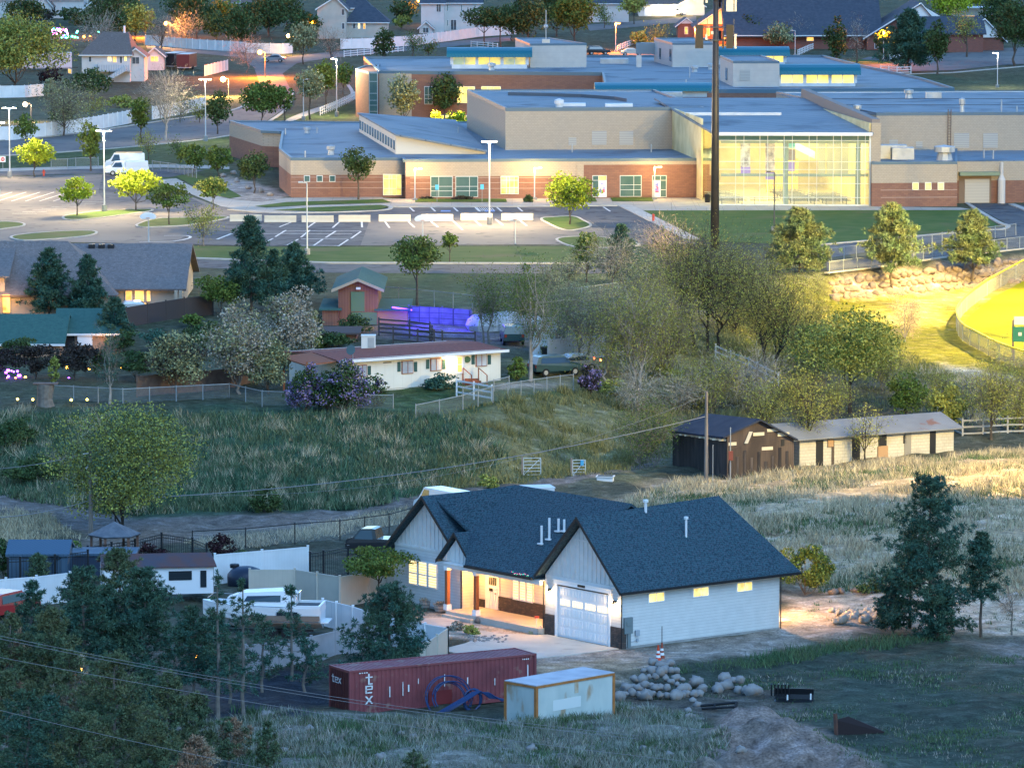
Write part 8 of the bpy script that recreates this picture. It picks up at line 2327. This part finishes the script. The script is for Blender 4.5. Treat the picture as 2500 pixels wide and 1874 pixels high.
T('shrub',1078,950,908,108,"dense blue-green juniper by the timber steps",leaf='teal',dens=1.4);T('shrub',815,850,800,120,"green bushes behind the mobile home's roof",leaf='dark');T('shrub',872,812,762,110,"dark bush against the barn's main door",leaf='dark')
T('willow',1188,838,655,128,"willow with split pale trunk behind the mobile home",leaf='mid',bark='grey',multi=2);T('willow',1295,930,635,150,"pale-trunked willow before the white shed",leaf='mid',bark='pale',trunk=.4);T('shrub',1262,930,862,60,"green shrub at the mobile home's far end",leaf='mid')
T('willow',1425,890,665,170,"grey-green willow before the panel wall",leaf='grey',bark='grey',multi=2);T('willow',1552,952,690,210,"twin-trunked pale willow in the belt's middle",leaf='olive',bark='pale',multi=2)
T('sparse',1728,868,548,300,"tallest bare-limbed cottonwood at the mast's foot",leaf='olive',bark='dark',trunk=.32,multi=3,leaf2=None);T('bare',1500,720,560,170,"grey leafless tree behind the willows",leaf='silver');T('bare',1640,700,545,170,"pinkish leafless tree hiding the thin antenna pole",leaf='blush')
T('pine',1515,690,552,88,"dark conifer poking out of the grey trees",leaf='teal',trunk=.1);T('leafy',1432,690,560,90,"green leafy tree by the car park's corner",leaf='mid',trunk=.15,leaf2='olive');T('shrub',1280,770,640,70,"olive-topped tree before the lower drive",leaf='mid')
T('sparse',1884,930,622,240,"yellow-green cottonwood with dark leaning trunk",leaf='olive',bark='dark',trunk=.3,multi=2);T('leafy',2075,1010,745,300,"broadest dark green tree behind the stable",leaf='olive',bark='dark',trunk=.3,hollow=.2,dens=.75,leaf2='mid',mix2=.4)
T('sparse',1972,1130,890,170,"budding tree rooted at the stable's corner",leaf='olive',bark='dark',trunk=.35);T('sparse',2112,1128,990,110,"small forked bare tree before the stable wall",leaf='olive',bark='dark',trunk=.25,dens=.4)
T('bare',2208,835,690,110,"pale pink leafless shrub tree on the lit slope",leaf='blush',bark='pale',trunk=.1);T('willow',1580,1142,962,140,"green willow clump by the dark shed",leaf='mid',bark='grey',multi=3,trunk=.1);T('bare',1825,1010,850,200,"grey scrub behind the dark shed",leaf='silver',trunk=.05);T('bare',1660,1010,880,150,"tan leafless scrub left of the shed roof".replace("left of","beyond"),leaf='silver',trunk=.05)
T('sparse',2420,1072,870,170,"yellow-lit tree by the paddock rails",leaf='olive',trunk=.25);T('leafy',2310,1060,930,100,"brown-green bush behind the stable's end",leaf='olive',trunk=.05);T('sparse',2490,1060,840,120,"yellow-lit sapling clump under the scoreboard",leaf='olive',trunk=.05);T('leafy',2210,1020,900,120,"yellow-green bush behind the stable roof",leaf='mid',trunk=.05)
for (x,yb,yt,w_,lf,lab) in ((1480,800,690,140,'grey',"grey-green thicket above the panel wall"),(1620,860,730,150,'olive',"olive thicket below the mast"),(1350,760,640,110,'grey',"grey budding tree by the white shed's roof"),(1760,960,850,140,'olive',"olive scrub under the cottonwood"),(1390,700,620,90,'grey',"grey budding tree by the lower drive"),(1990,930,800,130,'olive',"olive scrub beside the broad dark tree"),(1700,1000,900,120,'olive',"tan-green scrub behind the shed ridge"),(2290,980,900,90,'olive',"yellow scrub on the field path")):
    T('sparse',x,yb,yt,w_,lab,leaf=lf,trunk=.08,dens=1.1)
T('pine',1950,665,514,165,"pine on the lawn beside the dark-topped lamp post",leaf='pineo',trunk=.08);T('pine',2178,706,502,145,"pine with clear trunk before the boulder slope, middle one",leaf='pineo',trunk=.3);T('pine',2372,688,518,138,"pine over the boulder slope nearest the outfield",leaf='pineo',trunk=.3)
# the bank, the yards and the front
T('leafy',300,1300,968,390,"huge grey-olive willow behind the gazebo",name='willow_tree',leaf='olive',leaf2='pineo',mix2=.55,bark='dark',trunk=.06,dens=1.3,hollow=.25,sz=.175)
T('pine',2265,1555,1155,270,"big dark pine on the bare yard's edge",leaf='teal',trunk=.18,dens=1.2);T('pine',2395,1552,1300,120,"small dark pine at the big pine's side",leaf='teal',trunk=.4);T('pine',2290,1560,1450,150,"low bushy pine under the big pine",leaf='teal',trunk=.05);T('pine',2222,1535,1290,90,"thin-trunked pine behind the big pine",leaf='teal',trunk=.45)
T('bare',2470,1548,1420,90,"leafless sapling on the yard's far side",leaf='blush',bark='grey',dens=.5);T('leafy',1965,1450,1322,150,"rounded olive bush behind the white house's end",leaf='mid',trunk=.02,dens=1.2);T('shrub',2130,1452,1400,80,"small dark bush on the bare yard's far edge",leaf='dark')
T('leafy',925,1480,1325,190,"small round yard tree with a dark forked trunk",leaf='mid',bark='dark',trunk=.42,dens=1.2);T('shrub',543,1372,1298,84,"dark red barberry bush by the tall white fence",leaf='purple');T('shrub',360,1372,1322,110,"dark red low bush behind the motorhome cover",leaf='purple');T('shrub',187,1400,1312,72,"white-flowering shrub at the blue shed's end",leaf='mid',leaf2='white',mix2=.5);T('pine',95,1440,1350,70,"small spruce before the black iron fence",leaf='pineo',trunk=.02);T('leafy',8,1420,1310,60,"dark bush at the blue shed's near end",leaf='dark',trunk=.05);T('shrub',590,1380,1335,60,"green bush behind the tall white fence",leaf='dark')
T('shrub',1112,1540,1512,40,"grey sage bush by the front walk",leaf='silver');T('shrub',1150,1548,1522,46,"olive sage bush by the front walk",leaf='olive')
T('pine',950,1660,1424,250,"thick pine before the tan fence and red container",leaf='teal',trunk=.05,dens=1.2)
for (x,yb,yt,w_,lf,l2,lab,kw) in (
    (80,1640,1415,110,'teal', None,"pine poking up before the white corner fence",{}),(205,1700,1380,190,'teal', None,"dark pine with bare lower trunk among the group",dict(trunk=.3)),(350,1690,1385,260,'teal', None,"broad dark pine hiding the boat's bow",dict(trunk=.2,dens=1.1)),(265,1680,1430,150,'teal', None,"slim pine beside the broad dark one",dict(trunk=.3)),(290,1540,1340,180,'pineo', None,"olive pine before the motorhome's cover",dict(trunk=.1)),
    (470,1740,1480,150,'teal', None,"pine beside the glowing amber lamp",dict(trunk=.3)),(130,1790,1480,200,'pineo', None,"olive pine low in the near group",dict(trunk=.1)),(30,1780,1500,190,'pineo','rust',"pine with rusty needles at the picture's edge",{}),(170,1830,1590,170,'pineo','tan',"half-dead tan pine among green ones",dict(mix2=.6)),(285,1960,1590,260,'pineo', None,"near olive pine with forked pale leader",dict(trunk=.15)),(410,1880,1640,150,'pineo', None,"near young pine by the dark wet hollow",{}),
    (70,1990,1690,240,'teal', None,"nearest dark pine at the bottom corner",{}),(200,2000,1740,220,'pineo', None,"nearest olive pine at the bottom edge",{}),(560,1880,1750,120,'pineo','rust',"small rusty-brown pine on the weedy berm",dict(mix2=.6)),(480,1950,1800,130,'rust','tan',"dead brown little pine at the bottom edge",{}),(655,1900,1760,70,'pineo', None,"small thin pine on the berm before the container",dict(drop=.3)),(1010,1920,1830,70,'pineo', None,"tiny pine at the bottom edge below the container",{})):
    T('pine',x,yb,yt,w_,lab,leaf=lf,leaf2=l2,bark='grey',**kw)
for (x,yb,yt,w_,lab,d_) in ((533,1760,1392,80,"thinnest tall dying pine before the boat's stern",.55),(595,1750,1408,100,"tall sparse pine with a leafy tip before the boat",.5),(712,1660,1430,100,"sparse knobbly sapling before the boat's transom",.55),(640,1690,1500,120,"bare-branched pine before the dusky fence",.45),(745,1690,1560,130,"scraggy pine touching the red container's end",.3),(560,1720,1560,110,"scraggy low pine before the dusky fence",.4)):
    T('pine',x,yb,yt,w_,lab,leaf='teal',bark='grey',trunk=.2,drop=d_,dens=.45)
for (x,yb,yt,w_) in ((40,1960,1840,200),):T('shrub',x,yb,yt,w_,"brown undergrowth shrub at the bottom corner",leaf='plum')
p=G(112,988);t=thing("tree_stump","thick grey tree stump used as a platform on the terrace edge","stump",p)
mb=MB();mb.tube([(0,0,-.2),(-.1,0,.5),(0,0,1.7)],[.75,.62,.72],12);mb.build("trunk",BARK['grey'],t);mb=MB();mb.box(-1.0,1.0,-.5,.5,1.7,1.8);mb.build("board",M_WOODF,t)
# fuller belt, far skyline and near pine group
for (k_,x,yb,yt,w_,lf,bk,lab) in (
    ('willow',1250,800,640,130,'mid','grey',"green willow between the maple and the split willow"),('sparse',1360,870,690,150,'grey','grey',"grey-green tree crowding the white wall"),('willow',1480,930,735,180,'olive','pale',"olive willow before the panel wall's end"),('sparse',1620,940,660,200,'olive','grey',"olive-brown tree between the twin willow and the cottonwood"),
    ('sparse',1560,760,600,190,'grey','grey',"brownish tree rising behind the twin-trunked willow"),('sparse',1800,820,610,190,'olive','dark',"golden-lit tree behind the leaning cottonwood"),('sparse',1960,900,690,170,'olive','dark',"golden-lit tree between the cottonwood and the broad dark tree"),('sparse',2150,960,820,150,'olive','grey',"olive tree at the broad dark tree's lit side"),
    ('sparse',1870,1060,900,150,'olive','dark',"olive tree behind the gap of shed and stable"),('sparse',1740,1010,860,150,'olive','grey',"olive-tan scrub tree behind the shed ridge"),('bare',1560,1010,880,150,'silver','grey',"tan leafless scrub on the bank before the willows"),('shrub',1500,965,915,90,'olive','grey',"brown-green shrub on the bank's shoulder"),('shrub',1630,940,880,110,'olive','grey',"brown-green shrub under the twin willow"),
    ('sparse',2360,1040,900,110,'olive','grey',"thin olive tree at the paddock corner"),('shrub',2480,1040,960,130,'olive','grey',"dark bush by the far paddock rails"),('sparse',2040,1040,900,110,'olive','grey',"olive tree over the stable's tin roof"),
    ('leafy',60,70,-10,120,'dark','brown',"dark tree before the pale house's wall"),('leafy',170,60,15,70,'dark','brown',"dark shrubby tree by the pale house's windows"),('bare',245,130,20,110,'silver','pale',"white-branched bare tree over the fairy lights"),('leafy',300,96,-30,110,'dark','brown',"tall dark tree behind the brown roof's ridge"),('leafy',480,96,-20,120,'dark','brown',"dark tree behind the glowing fence"),
    ('leafy',560,86,-10,110,'mid','brown',"green tree below the tan house"),('leafy',620,84,0,110,'dark','brown',"dark tree between tan house and beige house"),('leafy',740,96,20,100,'dark','brown',"dark round tree before the beige house's corner"),('leafy',1360,90,-30,110,'dark','brown',"dark tree among those beyond the roof room"),('leafy',1250,100,0,90,'dark','brown',"dark tree behind the umbrella-shaped pair"),('leafy',2440,90,-20,110,'dark','brown',"dark tree at the church wing's end"),('bare',1960,118,40,70,'silver','grey',"bare tree at the church wall"),('leafy',2320,60,-40,120,'bright','brown',"yellow-lit tree beside the bare one in the grove"),('leafy',2160,150,60,60,'dark','brown',"dark tree behind the orange lawn lamp"),
    ('shrub',150,300,262,80,'dark','brown',"dark bush on the grassy slope above the street fence"),('shrub',300,262,230,90,'olive','brown',"low olive bush below the cream house"),('sparse',440,300,200,100,'grey','grey',"grey budding tree beside the lamp at the bend"),
    ('leafy',300,860,800,90,'dark','brown',"dark bush behind the board fence"),('leafy',500,860,780,100,'dark','brown',"dark green tree behind the silver ragged tree"),('shrub',440,850,810,90,'teal','brown',"low blue-green bush before the ranch patio"),('leafy',50,885,820,110,'dark','brown',"dark tree under the green roof's eave"),('shrub',760,850,795,80,'mid','brown',"green bush at the mobile home's carport end"),('shrub',800,1000,900,120,'dark','brown',"dark leafy middle of the lilac thicket"),('shrub',40,1090,1010,160,'dark','brown',"dark scrub on the bank at the picture's edge"),('shrub',90,1180,1100,170,'dark','brown',"dark scrub beside the huge willow"),('shrub',650,1250,1180,90,'dark','brown',"dark bush at the bank's foot by the track"),('shrub',1190,1190,1150,60,'olive','brown',"low bush behind the white house's ridge")):
    T(k_,x,yb,yt,w_,lab,leaf=lf,bark=bk,trunk=.12,dens=.8 if k_ in ('sparse','willow') else 1.1)
for (x,yb,yt,w_,lf,lab) in ((90,1700,1530,170,'teal',"dark pine behind the rusty-needled one"),(240,1850,1620,200,'pineo',"olive pine behind the forked leader"),(360,1830,1620,170,'teal',"dark pine beside the young near pine"),(480,1860,1690,130,'pineo',"olive little pine at the wet hollow's rim"),(20,1900,1640,170,'pineo',"olive pine low at the picture's edge"),(380,2000,1760,200,'pineo',"olive pine at the bottom edge beside the nearest one"),(130,1920,1700,190,'teal',"dark pine behind the nearest bottom-corner pine"),(530,1640,1500,120,'teal',"dark scraggy pine under the boat's hull"),(2180,1545,1400,110,'teal',"small pine at the big pine's lamp-lit side")):
    T('pine',x,yb,yt,w_,lab,leaf=lf,bark='grey',trunk=.12,dens=1.1)
# ------------------------------------------------------------------ loose grass and weeds
M_DRY=mat("dry_grass_blade",(.48,.40,.27),.9,(.35,.31,.21),.35,island=.45,spec=.1)
M_GRN=mat("green_grass_blade",(.065,.125,.062),.9,(.10,.14,.065),.3,island=.45,spec=.1)
M_WEED=mat("grey_weed_stalk",(.34,.29,.24),.9,(.20,.20,.15),.4,island=.5,spec=.1)
rg=np.random.default_rng(21)
cl=[(.55,.35,.3),(-.4,.5,1.2),(1.1,-.7,2.0),(.2,1.3,.5)]
cl2=[(.9,.3,.7),(-.6,.8,2.2),(1.5,-1.1,.4)]
dryf=[(1500,1235),(1640,1180),(1800,1155),(2340,1115),(2620,1080),(2620,1470),(2300,1455),(2010,1445),(1900,1400),(1700,1330)]
tufts("dry_grass",[dryf],9,.62,M_DRY,rg,6,.030,cl,.2,42000)
tufts("green_grass",[dryf],4.0,.42,M_GRN,rg,7,.035,[(-.35,-.22,-.3),(.25,-.3,1.2)],.3,22000)
bank=[(-100,1010),(700,1015),(1000,1010),(1130,1030),(1240,1110),(1060,1200),(880,1240),(300,1255),(-100,1195)]
tufts("bank_grass",[bank],6.5,.75,mat("bank_grass_blade",(.055,.12,.07),.9,(.11,.14,.075),.3,island=.5,spec=.1),rg,6,.05, None,.3,30000)
tufts("bank_dry_grass",[bank],.32,1.0,M_DRY,rg,34,.030,cl2,.34,4500)
tufts("bank_straw",[bank],1.0,.6,M_DRY,rg,7,.03, None,.16,8000)
tufts("slope_grass",[[(1130,1000),(1500,940),(1640,970),(1650,1110),(1480,1165),(1240,1180),(1060,1195),(1200,1090)],[(1480,900),(1740,760),(2000,690),(2060,780),(2300,900),(2320,1000),(1960,1010),(1660,1060),(1500,950)]],3.6,.35,mat("olive_grass_blade",(.22,.20,.085),.9,(.15,.16,.07),.3,island=.4,spec=.1),rg,6,.03, None,.3,12000)
tufts("slope_clumps",[[(1100,1010),(1500,930),(1740,800),(1980,720),(2050,860),(1900,1000),(1650,1060),(1480,1165),(1240,1180),(1060,1195)]],.5,.8,mat("olive_grass_blade",(.2,.2,.08)),rg,32,.035, None,.35,5000)
tufts("straw_grass",[[(430,1330),(700,1300),(1000,1245),(1010,1270),(760,1320),(520,1345)],[(-50,1240),(120,1260),(190,1320),(60,1325),(-50,1310)]],9,.55,M_DRY,rg,6,.03, None,.2,9000)
berm=[(520,1760),(700,1742),(860,1748),(1060,1758),(1230,1770),(1500,1720),(1700,1745),(1780,1790),(1700,1900),(1500,1960),(300,1960),(420,1840)]
tufts("weed_stalks",[berm],7,.50,M_WEED,rg,6,.022,cl2,.2,26000)
tufts("sage_clumps",[berm],.9,.48,mat("sage_leaf",(.30,.31,.27),.9,(.20,.22,.17),.5,island=.4,spec=.1),rg,42,.030, None,.30,3000)
tufts("weed_grass",[berm],8,.34,M_GRN,rg,6,.030, None,.2,26000)
tufts("fence_foot_grass",[[(1240,1740),(1520,1712),(1545,1735),(1300,1790)],[(560,1730),(820,1752),(900,1775),(640,1780)],[(1530,1640),(1700,1630),(1900,1590),(2160,1555),(2330,1560),(2120,1590),(1800,1640)]],8,.5,M_GRN,rg,7,.026, None,.2,16000)
tufts("meadow_grass",[[(1560,1700),(1900,1640),(2200,1600),(2620,1600),(2620,1960),(2180,1960),(2050,1830),(1900,1745)]],6,.16,M_GRN,rg,6,.03,cl,.3,30000)
tufts("meadow_straw",[[(1560,1700),(1900,1640),(2200,1600),(2620,1600),(2620,1960),(2180,1960),(2050,1830),(1900,1745)]],2.5,.16,M_WEED,rg,5,.025,cl2,.3,12000)
tufts("yard_weeds",[[(1920,1465),(2500,1465),(2500,1540),(2000,1530)]],.5,.2,M_GRN,rg,8,.03, None,.15,800)
tufts("field_edge_grass",[[(2250,900),(2500,930),(2620,960),(2620,1060),(2340,1030),(2200,960)]],4,.6,M_DRY,rg,5,.035,cl,.3,12000)
